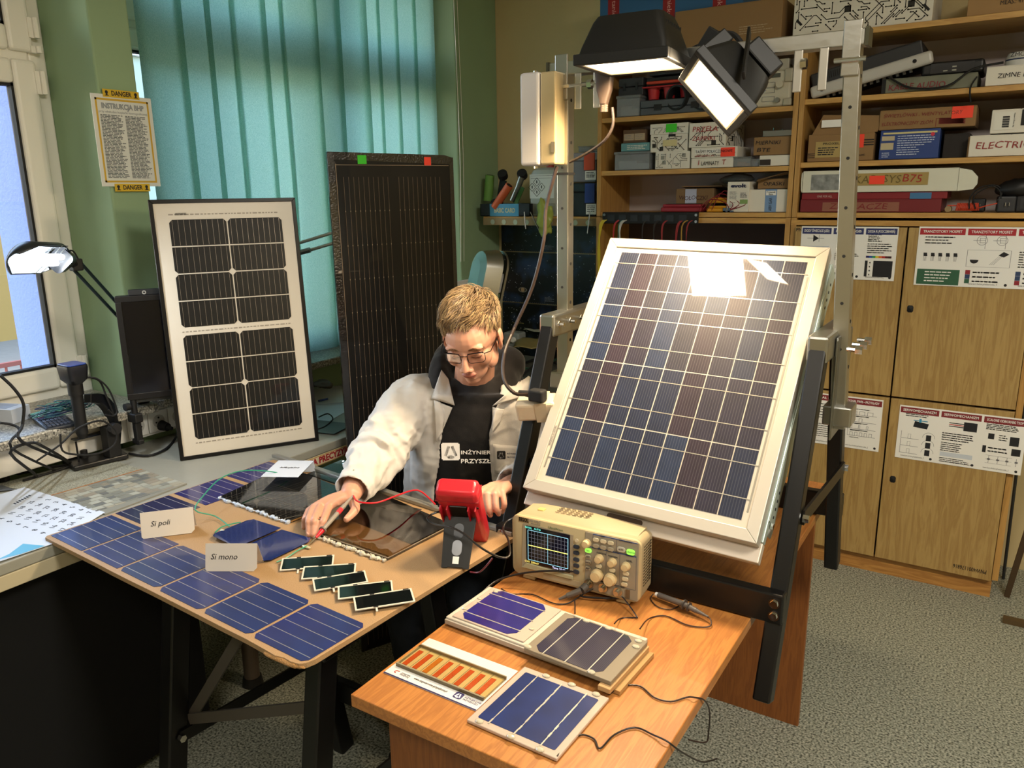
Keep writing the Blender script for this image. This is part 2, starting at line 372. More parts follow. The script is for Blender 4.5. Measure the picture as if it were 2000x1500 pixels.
d3=door(.024,gx-.003,.082,.776,None,0); d4=door(gx+.003,wd-.024,.082,.776,pk(1745,933,1,YC).x-XD,pk(1745,933,1,YC).z)
text('PNW4001176816',front((wd-.10,-.0215,.118)) @Matrix.Rotation(PI,4,'Z'),.024,blackpen,d4,.115)
text('PNW',front((.05,-.0215,1.437)),.02,blackpen,d1)
# upper open bookcases
def bookcase(x0,x1,levels,label,top,zb=1.487,back='#b5a9a6'):
    t=thing('bookcase',label,'bookcase',(x0,YC,zb)); w=x1-x0
    link('side_panel',MB().box(0,.02,0,.34,0,top-zb),beechz,t,bevel=.001); link('side_panel',MB().box(w-.02,w,0,.34,0,top-zb),beechz,t,bevel=.001)
    link('back_panel',MB().box(.02,w-.02,.33,.338,0,top-zb),mat(back,.8),t)
    link('shelf',MB().box(0,w,0,.34,top-zb,top-zb+.02),beech,t,bevel=.001)
    for z in levels: link('shelf',MB().box(.02,w-.02,.005,.33,z-zb-.02,z-zb),beech,t,bevel=.001)
    return t
bookcase(XD,XRR,[1.505,1.703,1.945],'right open beech bookcase above the poster cupboard',2.165)
bookcase(XL,XD-.003,[1.505,1.692,1.925],'left open beech bookcase full of labelled boxes',2.15)
# open lower unit below the left bookcase
lo=thing('cabinet','open beech unit behind the big tilted solar panel','cabinet',(XL,YC,0)); w=XD-.003-XL
link('side_panel',MB().box(0,.02,0,.34,0,1.485),beechz,lo); link('side_panel',MB().box(w-.02,w,0,.34,0,1.485),beechz,lo); link('back_panel',MB().box(.02,w-.02,.33,.338,0,1.485),mat('#4d4446',.8),lo)
for z in (.1,.75,1.482): link('shelf',MB().box(.02,w-.02,0,.33,z-.022,z),beech,lo)
# ---- posters
def poster(label,cx0,cz1,cx1,cz0,panels,y=YC-.0225,name='poster'):
    w=cx1-cx0;h=cz1-cz0
    o=tag(link(name,MB().box(0,w,0,h,0,.0006),paper,M=front((cx0,y,cz0))),label,'poster')
    n=len(panels)
    for i,(title,col,kind) in enumerate(panels):
        a=w*i/n+.004; b=w*(i+1)/n-.004; c=mat(col,.6)
        link('title_bar',MB().rect(a,h-.03,b,h-.006,.0009),c,o)
        text(title,L((a+b)/2,h-.018,.0009),.014,paper,o,min((b-a)*.86,len(title)*.0105),bold=.0002)
        pr=MB(); k=MB()
        if kind=='lines': rule_lines(pr,a+.02,b-.01,h*.5,h-.04,6,.0035); rule_lines(pr,a+.01,b-.02,.03,h*.42,7,.003)
        elif kind=='wave':
            for r_ in range(4):
                y0=h-.075-r_*(h-.1)/4; pr.rect(a+.02,y0,b-.015,y0+.0016,.0007); pr.rect(a+.02,y0,a+.0215,y0+.03,.0007)
                for q in range((3,2,3,5)[r_]): 
                    xx=a+.03+q*(b-a-.05)/(3 if r_<3 else 5); ww=(.02,.012,.006,.01)[r_]
                    pr.rect(xx,y0+.015,xx+ww,y0+.0165,.0007); pr.rect(xx,y0,xx+.0015,y0+.0165,.0007); pr.rect(xx+ww,y0,xx+ww+.0015,y0+.0165,.0007)
                rule_lines(pr,a+.03,b-.04,y0+.022,y0+.028,1,.003,0,.1); rule_lines(pr,a+.03,b-.07,y0-.01,y0-.004,1,.0025,0,.1)
        elif kind=='trans':
            rule_lines(pr,a+.02,b-.02,h*.7,h*.9,4,.004)
            for q in range(5):
                xx=a+.025+q*(b-a-.05)/4; k.prism([(xx-.008+.003,h*.5),(xx+.008,h*.5),(xx+.006,h*.5+.013),(xx-.006,h*.5+.013)],.0007,.0012)
                for s in (-1,0,1): pr.rect(xx+s*.004-.0007,h*.42,xx+s*.004+.0007,h*.5,.0007)
            link('green_box',MB().rect(a+.004,.004,b-.004,h*.28,.0009),mat('#2f5d44',.6),o); g=MB(); rule_lines(g,a+.03,b-.03,.012,h*.26,4,.004); 
            for f in range(len(g.v)): g.v[f].z=.0012
            link('print',g,paper,o)
        elif kind in('sym','sym2'):
            for q in (0,1):
                cx=a+(b-a)*(.32+.42*q); cy=h*.78; ring=[]
                for s in range(20): 
                    t0=2*PI*s/20;t1=2*PI*(s+1)/20
                    pr.quad(*[(cx+r_*math.cos(t),cy+r_*math.sin(t),.0007) for r_,t in ((.016,t0),(.016,t1),(.0175,t1),(.0175,t0))])
                for yy in (-.008,0,.008): pr.rect(cx-.006,cy+yy-.0007,cx+.012,cy+yy+.0007,.0007)
                pr.rect(cx-.007,cy-.01,cx-.0055,cy+.01,.0007); pr.rect(cx-.028,cy-.001,cx-.007,cy+.0005,.0007); pr.rect(cx+.0105,cy-.03,cx+.012,cy+.03,.0007)
            for q in range(3):
                yy=h*(.25-.075*q); link('key_square',MB().rect(a+.006,yy-.008,a+.022,yy+.008,.0009),mat(['#8e2430','#2c3f63','#2f5d44'][q] if kind=='sym' else ['#2c3f63','#2c3f63','#8e2430'][q],.6),o)
                rule_lines(pr,a+.03,b-.03,yy-.005,yy+.005,1,.005,0,.2)
                if kind=='sym2': k.rect(b-.035,yy-.007,b-.008,yy+.007,.0008)
            if kind=='sym':
                pr.rect(a+.005,h*.62,b-.006,h*.623,.0007); pr.rect(a+.005,h*.34,b-.006,h*.343,.0007); pr.rect(a+.005,h*.34,a+.0065,h*.62,.0007); pr.rect(b-.0075,h*.34,b-.006,h*.62,.0007)
                k.prism([(a+.03+.014*math.cos(t),h*.46+.014*math.sin(t)) for t in [PI+PI*i/8 for i in range(9)]],.0007,.0012)
                k.quad((b-.045,h*.54,.0012),(b-.03,h*.6,.0012),(b-.012,h*.56,.0012),(b-.028,h*.51,.0012))
                for s in range(3): pr.quad((b-.043+s*.005,h*.53,.0009),(b-.042+s*.005,h*.53,.0009),(b-.07+s*.006,h*.38,.0009),(b-.0715+s*.006,h*.38,.0009))
            else: rule_lines(pr,a+.01,b-.02,h*.34,h*.62,7,.0035)
        elif kind=='led':
            cx=(a+b)/2; cy=h*.77; k.add([(cx-.012,cy+.014,.0009),(cx-.012,cy-.014,.0009),(cx+.01,cy,.0009)],[(0,1,2)]); pr.rect(cx-.035,cy-.0008,cx+.03,cy+.0008,.0007); pr.rect(cx+.01,cy-.014,cx+.0115,cy+.014,.0007)
            for s in (0,1): pr.quad((cx-.004+s*.01,cy+.018,.0007),(cx-.002+s*.01,cy+.017,.0007),(cx+.01+s*.01,cy+.033,.0007),(cx+.008+s*.01,cy+.034,.0007))
            link('text_box',MB().rect(a+.005,h*.55,b-.005,h*.62,.0008),mat('#c3cbd6',.6),o); rule_lines(pr,a+.02,b-.01,h*.56,h*.61,2,.003); rule_lines(pr,a+.01,b-.01,.03,h*.5,8,.003)
        elif kind=='resist':
            for q in range(4): k.ell((a+.035+q*.012,h*.62-.01,.0008),(.004,.02,.0004),8,5)
            link('led_dome',MB().prism([(a+.03,h*.68),(a+.075,h*.68),(a+.075,h*.82),(a+.0525,h*.9),(a+.03,h*.82)],.0007,.001),mat('#b8bcc8',.5),o)
            rule_lines(pr,a+.01,b-.008,h*.36,h*.5,4,.0035)
            for q in range(3):
                xx=a+.02+q*.025; pr.rect(xx,h*.06,xx+.0015,h*.32,.0007); k.rect(xx-.004,h*.08,xx+.006,h*.12,.0008); pr.rect(xx-.004,h*.2,xx+.006,h*.26,.0007)
        elif kind=='spec':
            rule_lines(pr,a+.01,b-.05,h*.72,h*.87,5,.0035); rule_lines(pr,a+.01,b-.01,h*.5,h*.7,5,.0035)
            cols=['#2b2660','#2b55a5','#2f9a60','#d6c53a','#d9722c','#b03030','#5a2026','#38181c']
            for q,cc in enumerate(cols): link('spectrum_band',MB().rect(a+.008+q*(b-a-.02)/8,h*.42,a+.008+(q+1)*(b-a-.02)/8,h*.46,.0009),mat(cc,.6),o)
            for q in range(4): yy=h*(.33-.075*q); k.rect(a+.006,yy-.008,a+.016,yy+.008,.0008); k.rect(b-.075,yy-.008,b-.006,yy+.008,.0008); rule_lines(pr,a+.022,b-.085,yy-.004,yy+.004,1,.005,0,.1)
        elif kind=='servo':
            rule_lines(pr,a+.02,b-.02,h*.8,h*.9,3,.0035)
            link('servo_body',MB().prism([(a+.05,h*.62),(a+.10,h*.6),(a+.105,h*.7),(a+.055,h*.73)],.0007,.0012),mat('#1b1f28',.5),o); link('servo_horn',MB().rect(a+.05,h*.735,a+.1,h*.75,.0012).rect(a+.07,h*.71,a+.078,h*.78,.0013),mat('#3f8fb5',.5),o)
            for q in range(3):
                yy=h*(.44-.14*q); pr.rect(a+.01,yy-.012,a+.075,yy-.0105,.0007); pr.rect(a+.01,yy-.012,a+.0115,yy+.018,.0007); pr.rect(a+.035,yy-.012,a+.036,yy+.008,.0007); pr.rect(a+.045,yy-.012,a+.046,yy+.008,.0007); pr.rect(a+.035,yy+.007,a+.046,yy+.008,.0007)
                k.rect(a+.10,yy-.012,a+.118,yy+.012,.0008)
                for s in range(10):
                    t0=PI*s/10;t1=PI*(s+1)/10; pr.quad(*[(a+.109+r_*math.cos(t),yy+r_*math.sin(t),.0007) for r_,t in ((.021,t0),(.021,t1),(.0222,t1),(.0222,t0))])
        elif kind=='servo2':
            for q,cc in enumerate(('#17181c','#b02626','#17181c')): link('wire_print',MB().rect(a+.03,h*(.77-.03*q),a+.08,h*(.785-.03*q),.001),mat(cc,.5),o)
            k.rect(a+.08,h*.66,a+.125,h*.82,.001); rd=MB(); rule_lines(rd,a+.01,b-.01,h*.44,h*.6,4,.004); rule_lines(rd,a+.01,b-.01,.008,h*.13,3,.003); link('print',rd,mat('#a03038',.6),o)
            rule_lines(pr,a+.01,b-.05,h*.24,h*.42,5,.0035); link('text_box',MB().rect(a+.01,h*.15,b-.015,h*.23,.0008),mat('#c3cbd6',.6),o)
        elif kind=='tsop':
            rule_lines(pr,a+.01,b-.01,h*.74,h*.88,5,.0035); k.rect(a+.02,h*.58,a+.04,h*.68,.001); k.rect(b-.045,h*.5,b-.015,h*.66,.001); rule_lines(pr,a+.055,a+.085,h*.56,h*.68,3,.0035)
            for q in range(2): yy=h*(.42-.06*q); k.rect(a+.006,yy-.007,a+.018,yy+.007,.0008); k.rect(b-.035,yy-.007,b-.006,yy+.007,.0008); rule_lines(pr,a+.024,b-.045,yy-.004,yy+.004,1,.005,0,.1)
            for q in range(3): pr.rect(a+.02,h*(.28-.07*q),b-.03,h*(.284-.07*q),.0007)
            for q in range(4): pr.rect(a+.03+q*.03,h*.14,a+.0315+q*.03,h*.28,.0007); pr.rect(a+.026+q*.03,h*.2,a+.036+q*.03,h*.23,.0007)
        if kind!='trans': text('www.kurs.forbot.pl/elektronika_2',L((a+b)/2-.01,.012,.0003),.009,inkblack,o,(b-a)*.62); k.cyl((b-.012,.012,.0005),(b-.012,.012,.0009),.005,n=12)
        if pr.v: link('print',pr,inkgrey,o)
        if k.v: link('print',k,inkblack,o)
    return o
def pz(x,y): p=pk(x,y,1,YC-.022); return p.x,p.z
a=pz(1567,433); b_=pz(1757,540)
poster('poster with navy headings about light emitting diodes, upper left door',a[0],1.452,pz(1757,435)[0],1.245,[('DIODY ŚWIECĄCE (LED)','#2e3568','led'),('DIODA RGB','#2e3568','resist'),('DIODA IR (PODCZERWIEŃ)','#2e3568','spec')])
poster('poster with red headings about transistors on the upper right door',pz(1790,500)[0],1.455,pz(1790,500)[0]+.475,1.235,[('TRANZYSTORY MOSFET','#a5232f','trans'),('TRANZYSTORY MOSFET','#a5232f','sym'),('TRANZYSTORY MOSFET','#a5232f','sym2')])
poster('poster with maroon headings about PWM signals on the lower left door',pz(1721,830)[0]-.30,.765,pz(1721,830)[0],.545,[('SYGNAŁ PWM','#7c2a30','lines'),('SYGNAŁ PWM – PRZYKŁADY','#7c2a30','wave')])
poster('poster with maroon headings about servo mechanisms, curling on the lower right door',pz(1752,850)[0],.755,pz(1752,850)[0]+.432,.535,[('SERWOMECHANIZM','#7c2a30','servo'),('SERWOMECHANIZM','#7c2a30','servo2'),('SCALONE ODBIORNIKI TSOP','#7c2a30','tsop')])
# ================= things on the shelves
circ_w=mat('#d6d2c6',.7); circ_k=mat('#26241f',.7); circ_g=mat('#8f9088',.7)
def circuit(M,w,h,m,parent,seed=0,step=.009,name='circuit_print',ang=1):
    r=random.Random(seed); mb=MB(); t=step*.3
    nx=int(w/step); ny=int(h/step); used=set()
    D=[(1,0),(1,1),(0,1),(-1,1),(-1,0),(-1,-1),(0,-1),(1,-1)]
    for q in range(int(nx*ny*.6)):
        x=r.randrange(1,max(2,nx)); y=r.randrange(1,max(2,ny)); d=r.choice((0,1,2,4,6,7)); pts=[(x,y)]
        if (x,y) in used: continue
        used.add((x,y))
        for s in range(r.randint(3,12)):
            if r.random()<.22: d=(d+r.choice((-1,1)))%8
            nx_,ny_=x+D[d][0],y+D[d][1]
            if not(0<nx_<nx and 0<ny_<ny) or (nx_,ny_) in used: break
            x,y=nx_,ny_; used.add((x,y)); pts.append((x,y))
        if len(pts)>2:
            P=[V((a*step,b*step,0)) for a,b in pts]
            for a,b in zip(P,P[1:]):
                dd=(b-a).normalized(); o=V((-dd.y,dd.x,0))*t/2; e=dd*t*.4; mb.quad(a-o-e,b-o+e,b+o+e,a+o-e)
            for e in (P[0],P[-1]): mb.add([e+V((math.cos(k*PI/3),math.sin(k*PI/3),0))*t*1.1 for k in range(6)],[tuple(range(6))])
        elif r.random()<.06: 
            s=step*1.2; mb.quad((x*step-s,y*step-s,0),(x*step+s,y*step-s,0),(x*step+s,y*step+s,0),(x*step-s,y*step+s,0))
    for v in mb.v: v.z=.0005
    if mb.v: link(name,mb,m,parent,M=M)
def hand(s,M,size,m,parent,w=None): return text(s,M,size,m,parent,w,shear=.12,jit=.05,bold=-.0 if size<.03 else .0,name='handwriting')
def sb(px0,py0,px1,py1,yf,z0=None):
    a=pk(px0,(py0+py1)/2,1,yf); b=pk(px1,(py0+py1)/2,1,yf); t=pk((px0+px1)/2,py0,1,yf); u=pk((px0+px1)/2,py1,1,yf)
    z0=u.z if z0 is None else z0
    return a.x,b.x-a.x,z0,t.z-z0
GB='boxes on the shelves'
def carton(label,px,yf=3.43,dep=.2,z0=None,m=card,cat='box',lid=0,name='cardboard_box',yaw=0,group=None,tape=None,bev=.002):
    x,w,z,h=sb(*px,yf,z0); dep=min(dep,3.73-yf)
    if z<2.1 and yf>3.41:
        lo_,hi_=(-1.667,-.823) if px[0]<1550 else (-.775,.069); x2=min(x+w,hi_); x=max(x,lo_); w=x2-x
    t=thing(name,label,cat,rotz((x,yf,z),yaw),group)
    hb=h-lid if lid else h
    link('body',MB().box(.002 if lid else 0,w-(.002 if lid else 0),0,dep,0,hb),m,t,bevel=bev)
    if lid: link('lid',MB().box(0,w,-.003,dep+.003,hb,h),m,t,bevel=bev)
    else: link('lid_flap',MB().box(.001,w/2-.001,.001,dep-.001,h,h+.002).box(w/2+.001,w-.001,.001,dep-.001,h,h+.002),m,t)
    if tape: link('tape',MB().box(w*.45,w*.55,-.0008,dep,hb*.2,h+.003),tape,t)
    F=front((0,-.0035 if lid else -.0006,0))
    return t,F,w,h
def sticker(t,F,x,y,w,h,col,a=0): link('sticker',MB().box(-w/2,w/2,-h/2,h/2,0,.0012),mat(col,.6,emit=None),t,M=F@L(x,y,.0003,a))
OR='#f2442c'; GN='#3fc62a'
# --- left bookcase, top shelf
t,F,w,h=carton('brown carton at the far left of the top shelf with a code label',(1163,60,1330,112),3.43,.3,2.172); sticker(t,F,.03,.06,.05,.09,'#d8d6cf')
zt=2.172+h
t,F,w,h=carton('long blue carton wrapped with red tape, on top of the left bookcase',(1172,-40,1452,42),3.44,.28,zt+.003,mat('#2f5f8c',.6),name='blue_carton')
text('SUNG',F@L(.105,.055,.001),.038,mat('#c9ccd0',.6),t,.10,bold=.001)
for xx in (.04,.30,.52): link('red_tape',MB().box(xx,xx+.055,-.001,.28,.0,h+.003),mat('#8e1f25',.4),t); text('taniekody',F@L(xx+.03,.07,.0016)@Matrix.Rotation(-PI/2,4,'Z'),.03,mat('#d9a9a0',.6),t,.13)
t,F,w,h=carton('large plain brown carton in the middle of the top shelf',(1318,10,1527,78),3.41,.31,2.172,kraft); 
m=MB(); rule_lines(m,.62*w,.92*w,.04,.075,4,.002); link('print',m,mat('#b9a78a',.7),t,M=F)
# --- left bookcase, second shelf (z 1.925)
zs=1.927
def plasticbox(label,px,yf,dep,z0,col='#9aa0a4',alpha=.45,content=None,grp=None):
    x,w,z,h=sb(*px,yf,z0); t=thing('storage_box',label,'box',(x,yf,z),grp); m=mat(col,.25,alpha=alpha)
    b=MB(); q=.003; b.box(0,w,0,q,0,h*.85).box(0,w,dep-q,dep,0,h*.85).box(0,q,q,dep-q,0,h*.85).box(w-q,w,q,dep-q,0,h*.85).box(0,w,0,dep,0,q)
    link('body',b,m,t); link('lid',MB().box(-.004,w+.004,-.004,dep+.004,h*.85,h),m,t,bevel=.003)
    if content: link('contents',MB().box(.01,w*.6,.02,dep*.6,.004,h*.5).box(w*.5,w-.01,.01,dep*.5,.004,h*.35),mat(content,.6),t)
    return t
plasticbox('clear plastic box at the left end of the second shelf',(1205,186,1249,225),3.42,.2,zs,content='#b8b8b0')
def organizer(label,px,yf,z0,col,dep=.22,yaw=0):
    x,w,z,h=sb(*px,yf,z0); t=thing('tool_case',label,'case',rotz((x,yf,z),yaw))
    link('body',MB().box(0,w,0,dep,0,h*.5-.001),mat(col,.5),t,bevel=.004); link('lid',MB().box(0,w,0,dep,h*.5+.001,h),mat(col,.5),t,bevel=.004)
    link('latch',MB().box(w*.2,w*.3,-.005,.001,h*.3,h*.7).box(w*.7,w*.8,-.005,.001,h*.3,h*.7),mat('#1c1d20',.4),t); return t
o1=organizer('long slate grey plastic case lying on the second shelf',(1250,192,1395,224),3.42,zs,'#4b5157'); zt=zs+.056
organizer('dark grey case resting above the clear box',(1208,152,1256,187),3.43,pk(1230,187,1,3.43).z,'#2b2d31')
organizer('black component tray stacked third from the bottom',(1262,146,1400,164),3.45,pk(1330,164,1,3.45).z,'#1f2226',yaw=.0)
organizer('black component tray, topmost of the stack under the floodlight',(1268,124,1410,143),3.46,pk(1330,143,1,3.46).z,'#26292d')
x,w,z,h=sb(1255,166,1350,191,3.43); t=thing('red_tray','red plastic tray of three round cups on the second shelf','tray',(x,3.43,z))
m=MB(); 
for k in range(3): 
    c=w*(k+.5)/3; m.loft([[(c+r_*math.cos(a),.04+r_*math.sin(a),zz) for a in [2*PI*i/20 for i in range(20)]] for r_,zz in ((.022,0),(.029,h-.004),(.026,h-.004),(.02,.004))],0,False)
link('cup',m,mat('#b3262a',.4),t,smooth='auto'); link('rim',MB().box(-.004,w+.004,0,.012,h-.006,h).box(-.004,w+.004,.07,.085,h-.006,h),mat('#a32024',.4),t)
x,w,z,h=sb(1262,146,1330,166,3.425); tag(link('cloth',MB().prism([(0,0),(w,.01),(w*.8,.1),(.02,.08)],0,.012),mat('#b5412c',.8),M=Matrix.Translation((x,3.425,z+.008)),bevel=.004),'orange red plastic lid lying on the black trays','lid')
for i,(a,b) in enumerate(((1297,1343),(1347,1394))):
    c=pk((a+b)/2,190,1,3.41); r_=(pk(b,190,1,3.41).x-pk(a,190,1,3.41).x)/2*.98; m=MB(); m.loft([[(r*math.cos(q),yy,r*math.sin(q)) for q in [2*PI*k/28 for k in range(28)]] for r,yy in ((r_*.85,.25),(r_*.85,0),(r_,0),(r_,.28))],0,True)
    tag(link('black_tube',m,mat('#1a1b1e',.55),M=Matrix.Translation(c)@Matrix.Rotation(-.25,4,'Z'),smooth='auto'),['left one of two wide black tubes lying on the shelf','right one of two wide black tubes, half behind the floodlight'][i],'tube','black tubes')
# lab instrument
x,w,z,h=sb(1466,132,1546,206,3.42,zs); t=thing('lab_instrument','cream training instrument with a display and knob beside the floodlight','instrument',(x,3.42,z))
wm=mat('#b9b3a0',.45); link('case',MB().box(0,w,0,.1,0,h*.92),wm,t,bevel=.012,seg=3); [link('corner_guard',MB().box(*q_),mat('#a29c8a',.5),t,bevel=.006) for q_ in ((w-.03,w+.004,-.008,.05,h*.6,h*.95),(-.004,.02,-.008,.05,.0,h*.25),(w-.03,w+.004,-.008,.05,-.0,h*.2))]
link('handle',MB().box(.02,.05,.02,.06,h*.92,h*1.22).box(w-.06,w-.02,.02,.06,h*.92,h*1.22).box(.02,w-.02,.03,.08,h*1.0,h*1.1),mat('#a8a291',.5),t,bevel=.004)
link('display',MB().box(w*.3,w*.72,-.003,.001,h*.74,h*.84),mat('#4b4f48',.3),t); link('knob',MB().cyl((w*.74,-.022,h*.55),(w*.74,0,h*.55),.014,n=20),wm,t,smooth='auto'); link('connector',MB().cyl((w*.7,-.02,h*.16),(w*.7,0,h*.16),.009,n=14),dsteel,t)
m=MB(); 
for a,b_ in ((.3,.5),(.3,.36),(.3,.14)): 
    for q in (0,h*.12): m.box(w*a,w*.6,-.002,.0,h*b_+q,h*b_+q+.001)
    m.box(w*a,w*a+.001,-.002,0,h*b_,h*(b_+.12)); m.box(w*.6,w*.6+.001,-.002,0,h*b_,h*(b_+.12))
link('print',m,inkgrey,t)
# --- left bookcase, third shelf (z 1.692)
zs=1.694
plasticbox('clear plastic box with a rim lid, bottom left of the third shelf',(1201,296,1268,330),3.42,.22,zs,content='#c9ccd0')
zt=zs+sb(1201,296,1268,330,3.42,zs)[3]+.002
t,F,w,h=carton('flat teal printed box between the brown box and the clear box',(1213,280,1268,297),3.43,.15,zt,mat('#5f8f94',.6),name='teal_box'); m=MB(); rule_lines(m,.03,w-.01,.006,h-.006,3,.003); link('print',m,circ_w,t,M=F)
t,F,w,h2=carton('small brown box with two white labels, topmost of its stack',(1217,254,1262,280),3.44,.12,zt+h+.003,mat('#5d4632',.7,var=.1),name='brown_box')
for q in (.27,.73): link('paper_label',MB().box(w*(q-.22),w*(q+.22),h2*.2,h2*.72,0,.001),mat('#a9967c',.7),t,M=F)
m=MB(); rule_lines(m,.01,w*.45,h2*.3,h2*.65,3,.0018); rule_lines(m,w*.55,w-.012,h2*.3,h2*.65,3,.0018); 
for v in m.v: v.z=.0013
link('print',m,inkgrey,t,M=F)
t,F,w,h=carton('white box with grey circuit print, lowest under the green sticker box',(1280,297,1347,329),3.425,.22,zs,circ_w,name='circuit_box',bev=.001); circuit(F,w,h,circ_g,t,3,.007)
zb=zs+h+.002
t,F,w,h=carton('circuit print box with a green sticker on its lid',(1270,241,1344,296),3.43,.2,zb,circ_w,lid=.045,name='circuit_box',bev=.001,yaw=.0); circuit(F,w,h-.045,circ_k,t,4,.007); circuit(F@L(0,h-.045,.0005),w,.045,circ_g,t,5,.007); sticker(t,F,.10,h-.02,.05,.035,GN)
link('label_holder',MB().box(w*.5,w*.68,-.006,-.003,h-.055,h-.046),matblack,t); link('paper_label',MB().box(w*.35,w*.72,h*.2,h*.42,0,.001),mat('#c9bf8e',.6),t,M=F)
t,F,w,h=carton('flat white box marked LAMINATY in red',(1350,309,1432,327),3.42,.2,zs,circ_w,name='flat_box',bev=.001); text('LAMINATY',F@L(w*.46,h*.45,.001),h*.6,inkblack,t,w*.42); hand('T',F@L(w*.78,h*.5,.001),h*.75,redpen,t); hand('I',F@L(w*.18,h*.5,.001),h*.75,redpen,t)
zt=zs+h+.003
t,F,w,h=carton('box labelled TASMY POLACZENIOWE with scribbles and a red sticker',(1350,288,1440,308),3.42,.2,zt,circ_w,name='flat_box',bev=.001); circuit(F,w,h,circ_k,t,8,.006); link('paper_label',MB().box(w*.09,w*.93,h*.38,h*.85,0,.001),paper,t,M=F); sticker(t,F,w*.8,h*.5,w*.3,h*.9,OR); text('TAŚMY POŁĄCZENIOWE',F@L(w*.5,h*.6,.002),h*.42,inkblack,t,w*.8)
hand('mmmmm m',F@L(w*.3,h*.2,.001),h*.3,redpen,t,w*.4)
zt+=h+.003
t,F,w,h=carton('tall circuit print box with red handwriting PRZELA ZAPINKI',(1346,240,1418,289),3.42,.26,zt,circ_w,name='circuit_box',bev=.001); circuit(F,w,h,circ_k,t,11,.0085)
circuit(Matrix.Translation((w+.0006,0,0))@Matrix.Rotation(PI/2,4,'Z')@Matrix.Rotation(PI/2,4,'X'),.24,h,circ_k,t,12,.009)
hand('PRZEŁA',F@L(w*.43,h*.74,.0012),h*.3,redpen,t,w*.68); hand('ZAPINKI',F@L(w*.4,h*.36,.0012),h*.26,redpen,t,w*.62)
plasticbox('small clear box of orange beads beside the LAMINATY box',(1433,306,1466,325),3.42,.06,zs,content='#c27a3a')
plasticbox('low clear box holding blue parts at the middle of the shelf',(1467,310,1483,325),3.43,.08,zs,content='#3b62a8')
t,F,w,h=carton('white box with a dark photo patch under the MIERNIKI carton',(1483,304,1546,325),3.42,.2,zs,circ_w,name='white_box'); link('photo_print',MB().box(.002,w*.38,.003,h*.65,0,.001),mat('#2c211c',.5),t,M=F)
zt=zs+h+.004
t,F,w,h=carton('brown carton lettered MIERNIKI BTE in black pen',(1472,268,1546,303),3.43,.2,zt,kraft); hand('MIERNIKI',F@L(w*.38,h*.7,.001),h*.3,blackpen,t,w*.66); hand('BTE',F@L(w*.27,h*.28,.001),h*.32,blackpen,t,w*.36)
x,w,z,h=sb(1490,254,1547,268,3.46,zt+h+.004); t=thing('metal_module','silver electronic module lying on the MIERNIKI carton','module',(x,3.46,z)); link('case',MB().box(0,w,0,.09,0,h),dsteel,t,bevel=.002); link('post',MB().cyl((w*.3,.03,h),(w*.3,.03,h*1.5),.002,n=6).cyl((w*.6,.03,h),(w*.6,.03,h*1.2),.002,n=6),chrome,t)
# --- left bookcase, lowest open shelf (z 1.505)
zs=1.507
t,F,w,h=carton('open brown box with red and black pen marks behind the red meter',(1320,369,1394,414),3.50,.18,zs,carddark); hand('WOŁOCZKI',F@L(w*.46,h*.6,.001),h*.26,mat('#46221d',.7),t,w*.75); link('silver_tape',MB().box(w*.25,w*.55,h*.0,h,0,.001),mat('#8d8a90',.3,.3),t,M=F)
link('open_flap',MB().box(.02,w+.03,.0,.1,h+.01,h+.014),carddark,t,M=Matrix.Rotation(-.12,4,'X'))
def meter(label,px,yf,z0,col,dep=.09):
    x,w,z,h=sb(*px,yf,z0); t=thing('handheld_meter',label,'meter',(x,yf,z)); link('holster',MB().box(0,w,0,dep,0,h*.6),mat(col,.5),t,bevel=.006,seg=3); link('front_shell',MB().box(.006,w-.006,.006,dep-.006,h*.6,h),mat(col,.45),t,bevel=.005); link('face_plate',MB().box(.02,w-.02,.012,dep-.012,h,h+.002),matblack,t); return t
meter('dark red multimeter lying on the shelf beside the rack panel',(1290,399,1370,414),3.43,zs,'#8e2430')
r_=MB(); 
for k in range(4): r_.tube([(-1.2+.02*k,3.42,1.515),(-1.15+.02*k,3.425,1.56+.012*k),(-1.08+.03*k,3.42,1.545),(-1.06,3.415,1.515)],.0018,5)
tag(link('test_lead',r_,mat('#7d1d26',.5)),'coiled red test lead draped on the red multimeter','lead')
meter('yellow meter lying on the shelf left of the white carton',(1379,402,1420,414),3.42,zs,'#c98c1a'); meter('upper yellow meter leaning beside the white carton',(1384,386,1421,397),3.44,pk(1400,397,1,3.44).z,'#cf9420')
t,F,w,h=carton('white product box printed evolt with small green picture',(1420,356,1463,414),3.42,.12,zs,circ_w,name='product_box'); text('evolt',F@L(w*.5,h*.88,.001),h*.16,mat('#222a4a',.5),t,w*.7,bold=.001); m=MB(); rule_lines(m,.01,w*.5,h*.42,h*.7,6,.002); rule_lines(m,.01,w*.4,h*.16,h*.34,4,.002); rule_lines(m,w*.6,w-.006,h*.48,h*.66,4,.003); link('print',m,inkgrey,t,M=F); link('picture_print',MB().box(w*.6,w*.95,h*.28,h*.42,0,.001),mat('#7d9a5a',.5),t,M=F); text('CE',F@L(w*.45,h*.13,.001),h*.07,inkblack,t)
bagm=mat('#3c3f40',.15,alpha=.7)
def crumple(c,r,seed,n=22,k=14,amp=.25):
    m=MB(); m.ell(c,r,n,k); 
    for i,v in enumerate(m.v):
        d=v-V(c); q=noise.noise(v*14+V((seed,0,0))); q2=noise.noise(v*45+V((seed,5,0))); v+= d*(amp*q+amp*.5*q2)
    return m
tag(link('plastic_bag',crumple((0,0,0),(.075,.06,.025),2),bagm,M=Matrix.Translation(pk(1440,350,1,3.48)),smooth=True),'crumpled grey plastic bag lying on the evolt box','bag')
